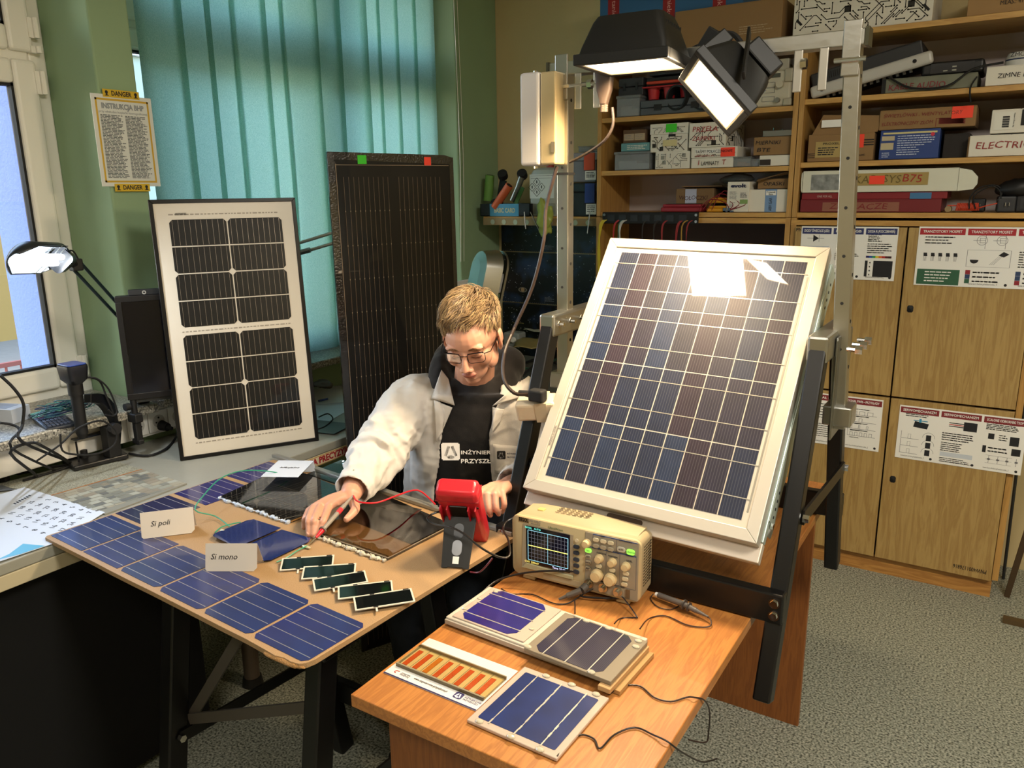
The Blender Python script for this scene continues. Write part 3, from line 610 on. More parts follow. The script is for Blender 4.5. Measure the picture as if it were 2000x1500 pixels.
t,F,w,h=carton('white box with blue printed tape at the right end of the lowest shelf',(1463,371,1540,414),3.43,.2,zs,circ_w,name='white_box'); link('blue_tape',MB().box(w*.42,w*.72,-.001,.2,0,h+.003),mat('#6f8fb8',.35),t); link('paper_label',MB().box(w*.44,w*.7,h*.76,h*.96,0,.001),paper,t,M=F@L(0,0,.001)); text('Przewody',F@L(w*.57,h*.9,.003),h*.1,inkblack,t); text('Bane',F@L(w*.57,h*.81,.003),h*.1,inkblack,t); text('ABV GAR',F@L(w*.57,h*.35,.0015)@Matrix.Rotation(PI/2,4,'Z'),h*.2,inkblack,t,h*.6)
zt=zs+h+.005
t,F,w,h=carton('opened brown carton lettered OPASKI above the white box',(1480,350,1543,371),3.45,.2,zt,kraft); hand('OPASKI',F@L(w*.5,h*.5,.001),h*.55,blackpen,t,w*.65)
link('side_flap',MB().quad((0,0,h),(w,0,h+.02),(w,-.03,h+.03),(0,-.03,h-.01)),kraft,t)
x,w,z,h=sb(1412,406,1432,414,3.412,zs); tag(link('terminal_block',MB().box(0,.012,0,.03,0,h).box(.02,.03,0,.03,0,h).box(0,w,0,.03,0,.006),mat('#4d6076',.5),M=Matrix.Translation((x,3.412,zs))),'small blue grey terminal block in front of the evolt box','component')
# rack panel with hanging leads
a=pk(1177,430,1,3.385); b=pk(1364,430,1,3.385); t=thing('lead_rack','black slotted rack panel hung with bundles of coloured test leads','rack',(a.x,3.385,1.455)); w=b.x-a.x
link('panel',MB().box(0,w,-.004,.006,0,.052),matblack,t,bevel=.002)
for k in range(7): link('slot',MB().box(w*(.06+.125*k),w*(.06+.125*k)+.035,-.006,-.004,.012,.04),mat('#23262b',.5),t)
link('screw',MB().cyl((.01,-.006,.04),(.01,-.003,.04),.006,n=10).cyl((.01,-.006,.012),(.01,-.003,.012),.006,n=10).cyl((w-.01,-.006,.04),(w-.01,-.003,.04),.006,n=10).cyl((w-.01,-.006,.012),(w-.01,-.003,.012),.006,n=10),dsteel,t)
for i,(cx,col,nn) in enumerate(((.02,'#c2b02c',6),(.10,'#a8282c',3),(.12,'#2f7a6a',2),(.13,'#b9b9b5',4),(.24,'#141416',2),(.30,'#141416',3),(.335,'#8f2329',3),(.40,'#8f2329',4),(.43,'#a07a28',2),(.45,'#8f2329',2))):
    m=MB()
    for k in range(nn):
        m.tube([(cx-.012+.004*k,.0,.02),(cx-.03+.003*k-.006*i%.01,-.014,-.01),(cx-.035+.01*R.random()-.002*k,-.012,-.12-.03*R.random()),(cx-.03+.012*R.random(),-.008,-.3)],.0017,5)
    link('test_lead',m,mat(col,.45),t)
# --- right bookcase
t,F,w,h=carton('large circuit print box on the top shelf of the right bookcase',(1551,-30,1822,70),3.42,.3,2.187,circ_w,name='circuit_box',bev=.002); circuit(F,w,h,circ_k,t,21,.0095)
for q in (.01,w-.035): link('corner_clip',MB().quad((q,h*.35,.001),(q+.02,h*.22,.001),(q+.026,h*.26,.001),(q+.006,h*.4,.001)),matblack,t,M=F)
t,F,w,h=carton('brown carton printed MEAS at the right end of the top shelf',(1892,-40,2030,30),3.42,.3,2.187,card); text('MEAS.: 41.5x25',F@L(w*.72,h*.3,.001),.02,inkblack,t,w*.5)
zs=1.947
a=pk(1580,188,1,3.42); t=thing('audio_mixer','grey audio mixer with a white end cheek leaning on the shelf','mixer',Matrix.Translation((a.x+.01,3.44,zs+.012))@Matrix.Rotation(-math.radians(13),4,'Y'))
link('case',MB().box(0,.40,.012,.26,.0,.085),mat('#2c2d30',.5),t,bevel=.006); link('end_cheek',MB().box(-.005,.43,-.015,.012,-.012,.035),mat('#b6b4ae',.35),t,bevel=.012,seg=3)
link('screw',MB().cyl((.04,-.018,.012),(.04,-.014,.012),.007,n=12).cyl((.37,-.018,.012),(.37,-.014,.012),.007,n=12),rubber,t)
m=MB(); 
for k in range(14): m.cyl((.05+.023*k,.03,-.018),(.05+.023*k,.03,0),.006,n=10)
link('knob',m,mat('#8d8d90',.4),t); m=MB()
for k in range(12): m.box(.06+.008*k,.063+.008*k,.010,.0125,.05,.075)
link('vent',m,rubber,t)
t,F,w,h=carton('box with red lettering KABLE AUDIO under the black amplifier',(1727,149,1908,181),3.42,.25,zs,mat('#6f7160',.6,var=.25,vs=14),name='printed_box'); hand('KABLE AUDIO',F@L(w*.36,h*.38,.001),h*.62,mat('#7c1f2c',.5),t,w*.62); link('edge_strip',MB().box(-.008,.006,-.002,.2,0,h+.002),matblack,t)
zt=zs+h+.004
x,w,z,h=sb(1800,118,1922,146,3.45,zt); t=thing('amplifier','black audio device with small sockets standing on the KABLE AUDIO box','device',(x,3.45,z)); link('case',MB().box(0,w,0,.2,0,h),mat('#17181a',.4),t,bevel=.01,seg=3); link('front_panel',MB().box(w*.15,w*.85,-.003,.001,h*.15,h*.85),mat('#08080a',.2),t)
link('port',MB().box(w*.5,w*.57,-.005,-.002,h*.25,h*.35).box(w*.5,w*.57,-.005,-.002,h*.5,h*.6).box(w*.36,w*.43,-.005,-.002,h*.25,h*.33),mat('#9c9c8f',.4),t)
c=MB().tube([pk(1735,150,1,3.41),pk(1780,172,1,3.405),pk(1850,168,1,3.40),pk(1900,135,1,3.41),pk(1960,122,1,3.42)],.004,6); tag(link('cable',c,rubber),'black cable sagging in front of the KABLE AUDIO box','cable')
c=MB().tube([pk(1908,150,1,3.41),pk(1895,172,1,3.39),pk(1896,200,1,3.385)],.003,6); tag(link('cable',c,rubber),'short black cable hanging over the shelf edge beside the KABLE AUDIO box','cable')
t,F,w,h=carton('white box lettered ZIMNE KABLE at the right edge of the picture',(1926,127,2060,165),3.42,.22,zs,circ_w,name='white_box'); hand('ZIMNE KABLE',F@L(w*.52,h*.5,.001),h*.36,blackpen,t,w*.7)
zt=zs+h+.004
x,w,z,h=sb(1962,98,2040,124,3.45,zt); t=thing('round_gadget','round white gadget with a dark blue ring standing on the ZIMNE KABLE box','gadget',(x+w/2,3.52,z)); link('shell',MB().cyl((0,0,0),(0,0,h*.45),w*.5,w*.5,28).cyl((0,0,h*.55),(0,0,h),w*.5,w*.42,28),mat('#c9c9c4',.3),t,smooth='auto'); link('ring',MB().cyl((0,0,h*.45),(0,0,h*.55),w*.49,n=28),mat('#1b2a55',.3),t,smooth='auto'); text('ZMO',front((-.02,-w*.5-.001,h*.78)),.02,inkblack,t)
zs=1.705
t,F,w,h=carton('brown carton with a yellow label PROXEL and striped edge',(1578,262,1706,318),3.425,.24,zs,kraft)
link('paper_label',MB().box(w*.12,w*.55,h*.15,h*.75,0,.001),mat('#a8925a',.6),t,M=F); text('PROXEL',F@L(w*.36,h*.66,.0018),h*.12,blackpen,t,w*.25); m=MB(); rule_lines(m,w*.16,w*.5,h*.22,h*.55,4,.004)
for v in m.v: v.z=.0014
link('print',m,inkblack,t,M=F); text('CE RoHS',F@L(w*.8,h*.2,.001),h*.1,inkblack,t)
m=MB(); 
for k in range(3): m.rect(w*.7,h*(.55+.09*k),w,h*(.59+.09*k),.001).rect(0,h*(.15+.07*k),w*.12,h*(.17+.07*k),.001)
link('stripe_print',m,blackpen,t,M=F); sticker(t,F,w*.79,h*.72,.03,.05,OR)
zt=zs+h+.003
t,F,w,h=carton('brown carton with its lid open and a code label, above the PROXEL carton',(1602,232,1700,262),3.45,.2,zt,carddark)
link('open_lid',MB().add([(-.03,-.02,-.01),(w+.03,-.02,.0),(w+.045,-.01,.06),(.01,.0,.075),(-.03,-.017,-.01),(w+.03,-.017,.0),(w+.045,-.007,.06),(.01,.003,.075)],[(0,1,2,3),(4,7,6,5),(0,4,5,1),(1,5,6,2),(2,6,7,3),(3,7,4,0)]),kraft,t)
link('paper_label',MB().box(w*.05,w*.55,h*.45,h*.95,.02,.021),paper,t,M=F)
t,F,w,h=carton('blue printed tool box with a yellow header band',(1718,254,1834,314),3.425,.18,zs,mat('#27407f',.4),name='printed_box'); link('header_band',MB().box(.01,w-.01,h*.88,h*.94,0,.001),mat('#c9c08a',.5),t,M=F); m=MB(); 
for k in range(9): rule_lines(m,w*.3,w*(.95 if k<5 else .75),h*(.78-.08*k),h*(.82-.08*k),1,.003,0,.3)
rule_lines(m,.01,w*.2,h*.06,h*.26,3,.003); link('print',m,mat('#b8c2d8',.6),t,M=F)
link('paper_label',MB().box(w*.03,w*.25,h*.66,h*.82,0,.001).box(w*.02,w*.24,h*.34,h*.58,0,.001),mat('#b8ab8c',.6),t,M=F); link('red_mark',MB().cyl((w*.88,h*.83,0),(w*.88,h*.83,.0015),.007,n=14),mat('#c22a45',.5),t,M=F)
zt=zs+h+.004
t,F,w,h=carton('long brown carton lettered SWIETLOWKI I WENTYLATORY in red pen',(1718,212,1906,254),3.43,.22,zt,kraft); hand('ŚWIETLÓWKI , WENTYLATORY',F@L(w*.45,h*.72,.001),h*.25,mat('#7c3028',.6),t,w*.82); hand('ELEKTRONICZNY ZŁOM',F@L(w*.3,h*.3,.001),h*.25,mat('#7c3028',.6),t,w*.54)
m=MB(); 
for k in range(16): y=h*(.18+.018*k); m.quad((w*(.63+.01*(k%3)),y,.001),(w*(.9-.008*(k%4)),y-.002,.001),(w*(.9-.008*(k%4)),y+.0005,.001),(w*.63,y+.002,.001))
m.rect(w*.6,h*.46,w*.9,h*.475,.001); m.rect(w*.6,h*.05,w*.606,h*.46,.001); link('scribble',m,mat('#7c2a22',.6),t,M=F); sticker(t,F,w*.86,h*.72,.068,.042,OR)
t,F,w,h=carton('dark open box under the small white gadget box',(1842,262,1892,310),3.47,.2,zs,mat('#2a2624',.8),name='dark_box')
t,F,w,h=carton('white box lettered ELECTRIC in red pen',(1892,263,2060,311),3.425,.2,zs,circ_w,name='white_box'); hand('ELECTRIC S',F@L(w*.47,h*.52,.001),h*.46,mat('#8c2c2c',.6),t,w*.78); m=MB()
for k in range(22): m.box(-.004,.002,-.001,.004,h*k/22,h*(k+.5)/22)
link('corrugated_edge',m,kraft,t)
zt=zs+h+.006
t,F,w,h=carton('white gadget box with a barcode label on the ELECTRIC box',(1936,213,2050,257),3.42,.1,zt,circ_w,name='product_box'); link('window_print',MB().box(w*.52,w,h*.3,h*.98,0,.001),matblack,t,M=F); link('paper_label',MB().box(w*.05,w*.42,h*.15,h*.9,0,.001),mat('#d9d7cd',.6),t,M=F)
m=MB(); 
for k in range(14): m.rect(w*.2,h*(.25+.035*k),w*.32,h*(.25+.035*k)+(.0018 if k%3 else .003),.0016)
link('barcode',m,inkblack,t,M=F); text('Pattern 1.75mm, 1kg',F@L(w*.4,h*.55,.0015)@Matrix.Rotation(-PI/2,4,'Z'),h*.09,inkblack,t,h*.6)
zs=1.507
t,F,w,h=carton('long dark red box lettered ZASILACZE on a paper strip',(1563,390,1838,414),3.415,.25,zs,mat('#6f1a20',.5),name='red_box'); link('paper_label',MB().box(w*.17,w*.72,h*.08,h*.8,0,.001),mat('#8c5a48',.7),t,M=F); hand('ZASILACZE',F@L(w*.43,h*.45,.0015),h*.65,mat('#7a1d22',.6),t,w*.42)
zt=zs+h+.002
t,F,w,h=carton('thin red carton with small white print lying on the ZASILACZE box',(1566,377,1850,388),3.415,.2,zt,mat('#7c1a22',.45),name='flat_red_box'); text('ONE FOR ALL',F@L(w*.17,h*.5,.001),h*.5,mat('#c9b0a8',.6),t,w*.11); link('blue_print',MB().box(w*.76,w*.9,.0,h,0,.001),mat('#3a6f9c',.5),t,M=F)
zt+=h+.004
t,F,w,h=carton('long white box marked B75 with a fluorescent red sticker',(1568,332,1872,372),3.415,.24,zt,mat('#cfcfbf',.6),name='long_white_box')
link('print_panel',MB().box(w*.06,w*.3,h*.12,h*.85,0,.001),mat('#8f9290',.6,var=.6,vs=30),t,M=F); link('brown_tape',MB().box(w*.26,w*.82,h*.3,h*.86,.0005,.0012),mat('#a08a52',.4),t,M=F); hand('B75',F@L(w*.72,h*.58,.002),h*.5,mat('#9c2c26',.6),t,w*.12); hand('KAB  SYS',F@L(w*.5,h*.58,.002),h*.5,mat('#6b5a2c',.6),t,w*.3); sticker(t,F@L(0,0,.0014),w*.5,h*.55,.055,.032,OR)
m=MB(); m.prism([(w,.0),(w+.05,.006),(w+.062,h*.3),(w+.062,h*.6),(w+.04,h*.9),(w,h)],0,.002); link('side_flap',m,mat('#cfcfbf',.6),t,M=front((0,-.001,0)))
m=MB(); m.prism([(0,.0),(-.004,.01),(-.0055,h*.4),(-.005,h*.9),(-.001,h)],0,.002); link('side_flap',m,mat('#cfcfbf',.6),t,M=front((0,-.001,0)))
c=pk(1852,404,1,3.42); tag(link('tape_roll',MB().cyl((0,0,0),(0,.05,0),.011,n=20),mat('#8f7a58',.7),M=Matrix.Translation((c.x,3.42,zs+.0115))),'small round wooden disc lying beside the red box','disc')
m=MB(); 
for k in range(14): m.tube([(k*.005,0,.002),(k*.005+.002,-.008,.014),(k*.005+.004,0,.028),(k*.005+.006,.01,.014),(k*.005+.008,.001,.003)],.0022,5,sub=2)
m.tube([(-.03,0,.02),(0,0,.02)],.0025,5); m.tube([(.07,0,.01),(.1,-.005,.02),(.14,0,.03)],.0022,5)
tag(link('coiled_wire',m,mat('#c2462f',.45),M=Matrix.Translation((pk(1868,402,1,3.43).x,3.43,zs+.004))),'coil of orange red wire beside the power adapters','wire')
def adapter(label,px,yf,yaw=0,col='#15161a'):
    x,w,z,h=sb(*px,yf,zs); t=thing('power_adapter',label,'adapter',rotz((x,yf,zs),yaw)); link('case',MB().box(0,w,0,.06,0,h),mat(col,.5),t,bevel=.006,seg=3); link('label_plate',MB().box(w*.2,w*.8,-.0008,0,h*.2,h*.8),mat('#2b2d33',.4),t); link('prong',MB().box(w*.4,w*.45,-.012,0,h*.4,h*.6).box(w*.6,w*.65,-.012,0,h*.4,h*.6),dsteel,t); return t
adapter('small black adapter behind the coiled orange wire',(1898,388,1925,405),3.47); adapter('black power adapter with a grey label near the right edge',(1948,383,1985,411),3.42,.1,'#2a2c30'); adapter('black adapter at the right edge of the shelf',(1984,380,2030,411),3.43)
tag(link('pouch',crumple((0,0,0),(.07,.05,.035),5),mat('#0d0d10',.5),M=Matrix.Translation(pk(1988,368,1,3.46)+V((0,0,.0))),smooth=True),'black fabric pouch lying on the power adapters','pouch')
m=MB(); m.tube([pk(1893,408,1,3.42),pk(1895,385,1,3.42),pk(1915,366,1,3.43),pk(1945,362,1,3.43),pk(1957,375,1,3.43),pk(1948,392,1,3.42)],.0025,6); m.tube([pk(1905,408,1,3.42),pk(1903,382,1,3.42),pk(1935,364,1,3.43),pk(1952,372,1,3.43),pk(1955,388,1,3.42)],.0025,6)
tag(link('cable',m,rubber),'loops of black adapter cable standing up on the lowest right shelf','cable')
# ================= small shelf in the corner with robot parts, canister, cases
t=thing('wall_shelf','narrow wooden tool shelf with a row of holes in its front edge','shelf',(-2.40,3.5,1.437))
link('board',MB().box(0,.68,0,.25,.03,.045),beech,t); link('front_rail',MB().box(0,.68,-.004,.012,0,.036),mat('#8c7650',.6),t)
for k in range(9): link('hole_ring',MB().cyl((.06+.07*k,-.0055,.016),(.06+.07*k,-.004,.016),.013,n=18),mat('#a9a58c',.3,.5),t)
zsf=1.483
x,w,z,h=sb(938,398,1035,414,3.49,zsf); w1_=w*.75
t=thing('game_box','small open carton printed BASIC CARD holding robot parts','box',(x,3.49,z)); link('body',MB().box(0,w,0,.16,0,.004).box(0,w,0,.004,0,h).box(0,w,.156,.16,0,h).box(0,.004,0,.16,0,h).box(w-.004,w,0,.16,0,h),mat('#1a1c20',.5),t); link('blue_front',MB().box(w*.2,w*.78,-.001,0,0,h),mat('#3f86a8',.5),t); text('BASIC CARD',front((w*.5,-.0015,h*.45)),h*.5,mat('#b9b890',.5),t,w*.42,bold=.001)
def roll(label,a,b,ya,yb,r,col,cat='roll'):
    A=pk(*a,1,ya);B=pk(*b,1,yb); m=MB(); m.cyl(A,B,r,n=24,cap=True); d=(B-A).normalized(); m.cyl(A-d*.001,A+d*.002,r*.72,n=20,m=1); m.cyl(B-d*.002,B+d*.001,r*.72,n=20,m=1)
    return tag(link('card_roll',m,[mat(col,.6),mat('#1c1c1c',.8)],smooth='auto'),label,cat)
roll('bright green cylinder standing upright in the small carton',(957,342),(953,392),3.56,3.56,.024,'#6f9c4a'); roll('orange cardboard roll leaning across the small carton',(995,362),(966,405),3.50,3.50,.021,'#b8562f')
def wheel(c,ax,r=.026,label=None):
    m=MB(); c=V(c); ax=V(ax).normalized()*.016; 
    prof=[(-1,r*.55),(-1,r*.95),(-.7,r),(.7,r),(1,r*.95),(1,r*.55)]; x=ax.orthogonal().normalized(); y=ax.normalized().cross(x)
    m.loft([[c+ax*u+(x*math.cos(a)+y*math.sin(a))*q for a in [2*PI*i/24 for i in range(24)]] for u,q in prof],0,True); return m
t=thing('robot_chassis','small two wheeled robot chassis with black tyres and silver motor','robot',(0,0,0))
for c in ((982,342),(1020,341),(968,398)): link('wheel',wheel(pk(*c,1,3.52),(.2,-.6,.5 if c[1]<380 else 0)),rubber,t,smooth='auto')
link('motor',MB().cyl(pk(1013,362,1,3.50),pk(1000,392,1,3.50),.013,n=16).cyl(pk(1019,346,1,3.50),pk(1013,362,1,3.50),.016,n=16),dsteel,t,smooth='auto'); link('circuit_board',MB().beam(pk(1020,365,1,3.53),pk(1006,398,1,3.53),.03,.004,(0,1,0)),mat('#3f6b34',.5),t); link('frame',MB().beam(pk(983,352,1,3.54),pk(975,400,1,3.54),.04,.008,(0,1,0)),matblack,t)
# canister
x,w,z,h=sb(1032,322,1086,411,3.52,zsf); t=thing('canister','white plastic canister with hazard label on the corner shelf','canister',(x,3.52,z)); cm=mat('#a3a9a2',.35)
m=MB(); 
def rrz(w,d,r,z,cx=0,cy=0): return [(px_,py_,z) for px_,py_ in rr(w,d,r,5,cx,cy)]
cxx=w/2; m.loft([rrz(w*.94,.13,.02,0,cxx,.07),rrz(w,.14,.025,.008,cxx,.07),rrz(w,.14,.025,h*.78,cxx,.07),rrz(w*.86,.12,.025,h*.9,cxx,.07),rrz(w*.45,.08,.02,h*.95,cxx,.07)])
link('body',m,cm,t,smooth='auto'); link('cap',MB().cyl((w*.55,.07,h*.94),(w*.55,.07,h*1.02),.02,n=20),mat('#a03c36',.5),t,smooth='auto'); link('liquid',MB().box(.004,w-.004,-.0012,0,.01,h*.25),mat('#84887c',.5),t)
F=front((0,-.0016,0)); link('hazard_label',MB().box(w*.06,w*.93,h*.35,h*.82,0,.001),mat('#cdd0cb',.5),t,M=F); m=MB(); m.rect(w*.1,h*.74,w*.9,h*.8,.0014)
link('label_bar',MB().rect(w*.1,h*.74,w*.9,h*.745,.0016).rect(w*.1,h*.79,w*.9,h*.795,.0016),inkblack,t,M=F); p=MB(); rule_lines(p,w*.5,w*.9,h*.5,h*.72,5,.002); rule_lines(p,w*.1,w*.9,h*.37,h*.42,2,.002)
for dx,dy in ((0,0),(.17,.1),(.17,-.1),(.34,0)):
    cx=w*(.15+dx); cy=h*(.57+dy); s=w*.13
    for a,b in (((0,s),(s,0)),((s,0),(0,-s)),((0,-s),(-s,0)),((-s,0),(0,s))):
        A=V((cx+a[0]*.98,cy+a[1]*.98,.0015));B=V((cx+b[0]*.98,cy+b[1]*.98,.0015)); d=(B-A).normalized(); o_=V((-d.y,d.x,0))*.0012; p.quad(A-o_,B-o_,B+o_,A+o_)
    p.rect(cx-.003,cy-.006,cx+.003,cy+.008,.0014)
link('print',p,inkblack,t,M=F)
# two stacked tool cases behind the post
def toolcase(label,px,yf,z0,body,lidc,tabc,dep=.18):
    x,w,z,h=sb(*px,yf,z0); t=thing('tool_case',label,'case',(x,yf,z)); link('body',MB().prism([(.012,0.0),(w-.012,0),(w-.012,dep),(.012,dep)],0,h*.72),mat(body,.45),t,bevel=.005); link('lid',MB().box(0,w,-.008,dep,h*.72,h),mat(lidc,.4),t,bevel=.006)
    link('latch',MB().box(w*.58,w*.92,-.014,-.006,h*.4,h*.98),mat(tabc,.45),t,bevel=.002); link('label_card',MB().box(w*.6,w*.95,-.004,-.0012,.01,h*.38),paper,t); m=MB(); rule_lines(m,w*.64,w*.92,.02,h*.34,4,.003,0,.1)
    link('print',m,inkblack,t,M=front((0,-.0046,0))); return h
h=toolcase('lower dark tool case with a blue latch behind the steel post',(1112,357,1168,411),3.5,zsf,'#23272c','#1c1f23','#2b3f86')
toolcase('upper grey tool case with an orange latch and lid, on the dark case',(1108,298,1168,356),3.5,zsf+h+.003,'#7c7d86','#8f8f98','#c9502f')
plasticbox('clear plastic tray standing on the upper tool case',(1130,285,1168,298),3.52,.12,pk(1150,298,1,3.52).z+.004)
m=crumple((0,0,0),(.036,.018,.075),9,36,26,1.1); tag(link('plastic_bag',m,mat('#a5b050',.3,alpha=.85),M=Matrix.Translation(pk(1066,425,1,3.47)),smooth=True),'yellow green plastic bag hanging from the corner shelf','bag')
hk=MB(); 
for (a,b,c,d) in ((1024,414,1027,447),(1036,414,1053,450),(1152,414,1147,456)): hk.cyl(pk(a,b,1,3.485),pk(c,d,1,3.47),.003,n=7)
tag(link('hanging_tools',hk,dsteel),'thin tweezers and rods hanging from holes in the corner shelf','tool',None)
# astronomy posters on the back wall
spm=bpy.data.materials.new('night'); spm.use_nodes=True; n,l,b=nodes(spm); tc=n.new('ShaderNodeTexCoord'); vo=n.new('ShaderNodeTexVoronoi'); vo.inputs['Scale'].default_value=55; r=n.new('ShaderNodeValToRGB'); r.color_ramp.elements[0].position=.05; r.color_ramp.elements[0].color=(.9,.9,1,1); r.color_ramp.elements[1].position=.13; r.color_ramp.elements[1].color=(0,0,0,1)
nz=n.new('ShaderNodeTexNoise'); nz.inputs['Scale'].default_value=7; r2=n.new('ShaderNodeValToRGB'); r2.color_ramp.elements[0].position=.52; r2.color_ramp.elements[0].color=lin('#08080c'); r2.color_ramp.elements[1].position=.72; r2.color_ramp.elements[1].color=lin('#2c3f66'); q=r2.color_ramp.elements.new(.8); q.color=lin('#7a5a4a')
mx=n.new('ShaderNodeMix'); mx.data_type='RGBA'; mx.blend_type='ADD'; mx.inputs[0].default_value=1
l.new(tc.outputs['Object'],vo.inputs[0]); l.new(vo.outputs['Distance'],r.inputs[0]); l.new(tc.outputs['Object'],nz.inputs[0]); l.new(nz.outputs[0],r2.inputs[0]); l.new(r.outputs[0],mx.inputs[6]); l.new(r2.outputs[0],mx.inputs[7]); l.new(mx.outputs[2],b.inputs['Base Color']); b.inputs['Roughness'].default_value=.35
zt=pk(1080,438,1,3.75).z; xs=(pk(981,500,1,3.75).x,pk(1102,500,1,3.75).x-.0,-1.70)
zz=[zt,zt-.155,zt-.44,zt-.75]; names=[['star field poster sheet with a faint cluster, under the shelf rail','star field poster sheet right of the post, under the shelf rail'],['poster sheet with a bright blue white star cluster','dark poster sheet right of the post with a small comet'],['black poster sheet showing a ringed planet','poster sheet with a blue and brown nebula']]
for j in range(3):
    for i in range(2):
        o=tag(link('space_poster',MB().box(xs[i],xs[i+1]-.004,3.745,3.7545,zz[j+1]+.006,zz[j]),spm),names[j][i],'poster')
        m=MB()
        for k in range(30): x=xs[i]+(xs[i+1]-xs[i])*k/30; m.box(x,x+.003,3.743,3.745,zz[j+1]+.007,zz[j+1]+.0095)
        link('binding',m,mat('#77797c',.4),o); p=MB(); rule_lines(p,0,.06,0,.025,4,.003); link('caption_print',p,mat('#6f7278',.6),o,M=front(((xs[i]+xs[i+1])/2+.08,3.7445,zz[j+1]+.02)))
        if (i,j)==(0,2):
            c=pk(1021,566,1,3.742); s=MB(); s.cyl((0,0,0),(0,0,.0015),.012,n=20); link('planet_print',s,mat('#a08868',.6),o,M=front(c)); g=MB()
            for k in range(36):
                t0=2*PI*k/36;t1=2*PI*(k+1)/36; g.quad(*[(q*math.cos(t_),q*.5*math.sin(t_),.0008) for q,t_ in ((.02,t0),(.02,t1),(.029,t1),(.029,t0))])
            link('ring_print',g,mat('#77736a',.6),o,M=front(c))
# ================= orange wood desk
t=thing('wooden_desk','orange oak effect desk carrying the oscilloscope and small solar cells','desk',(-.895,.86,0)); DW=.525; DL=1.48
link('desktop',MB().box(0,DW,0,DL,.725,.75),orangew,t,bevel=.002); link('side_panel',MB().box(.03,DW-.03,.06,.078,0,.724),orangez,t,bevel=.001); link('side_panel',MB().box(.02,DW-.025,1.355,1.373,0,.724),orangez,t,bevel=.001)
link('modesty_or_shade_panel',MB().box(.06,.078,.078,1.355,.3,.724),orangez,t); link('fitting',MB().cyl((.20,.0595,.70),(.20,.055,.70),.006,n=12),alu,t)
# ================= trestle used as panel stand, with steel gantry
def trestle(name,label,xa,xb,yf,yr,yt0,yt1,zf,zt,zb,beamh=.065,lw=.035,ld=.042,parts=True):
    t=thing(name,label,'trestle',((xa+xb)/2,(yf+yr)/2,zf)); o=V(((xa+xb)/2,(yf+yr)/2,zf)); P=lambda x,y,z:V((x,y,z))-o
    for x in (xa,xb):
        link('leg',MB().beam(P(x,yf,zf),P(x,yt0,zt),lw,ld,(0,1,0)),blackpaint,t,bevel=.004)
        link('leg',MB().beam(P(x,yr,zf),P(x,yt1,zt),lw,ld,(0,1,0)),blackpaint,t,bevel=.004)
        link('top_bracket',MB().box(x-o.x-lw*.62,x-o.x+lw*.62,yt0-o.y-.03,yt1-o.y+.03,zt-o.z-.045,zt-o.z+.012),steel,t,bevel=.006) if parts else link('top_bracket',MB().box(x-o.x-lw*.7,x-o.x+lw*.7,yt0-o.y-.03,yt1-o.y+.03,zt-o.z-.06,zt-o.z),blackpaint,t,bevel=.004)
        s=1 if x==xb else -1
    for yy,ys_ in ((yf,yt0),(yr,yt1)):
        a=(zb+beamh/2-zf)/(zt-zf); y=yy+(ys_-yy)*a
        link('cross_beam',MB().box(xa-o.x-lw/2,xb-o.x+lw/2,y-o.y-.014-(.026 if yy==yf else -.026),y-o.y+.014-(.026 if yy==yf else -.026),zb-o.z,zb-o.z+beamh),blackpaint,t,bevel=.004)
        for x in (xa,xb):
            for dz in (.018,.045): link('bolt',MB().cyl(P(x,y-.045 if yy==yf else y+.045,zb+dz),P(x,y-.038 if yy==yf else y+.038,zb+dz),.008,n=6).cyl(P(x,y-.041 if yy==yf else y+.041,zb+dz),P(x,y-.038 if yy==yf else y+.038,zb+dz),.011,n=14),chrome,t)
    for x in (xa,xb):
        zz=zf+(zt-zf)*.5; q=.5; A=P(x+lw*.6,yf+(yt0-yf)*q,zz); B=P(x+lw*.6,yr+(yt1-yr)*q,zz-.03)
        link('brace',MB().beam(A,B,.006,.03,(0,0,1)),blackpaint,t)
        link('bolt',MB().cyl(A,A+V((.012,0,0)),.009,n=6).cyl(B,B+V((.012,0,0)),.009,n=6),chrome,t)
    return t,o
XA,XB=-.975,-.325
st,so_=trestle('panel_stand','black steel trestle on the wooden desk holding the tilted solar panel and lamp gantry',XA,XB,1.43,2.12,1.72,1.93,.60,1.29,.752)
P=lambda x,y,z:V((x,y,z))-so_
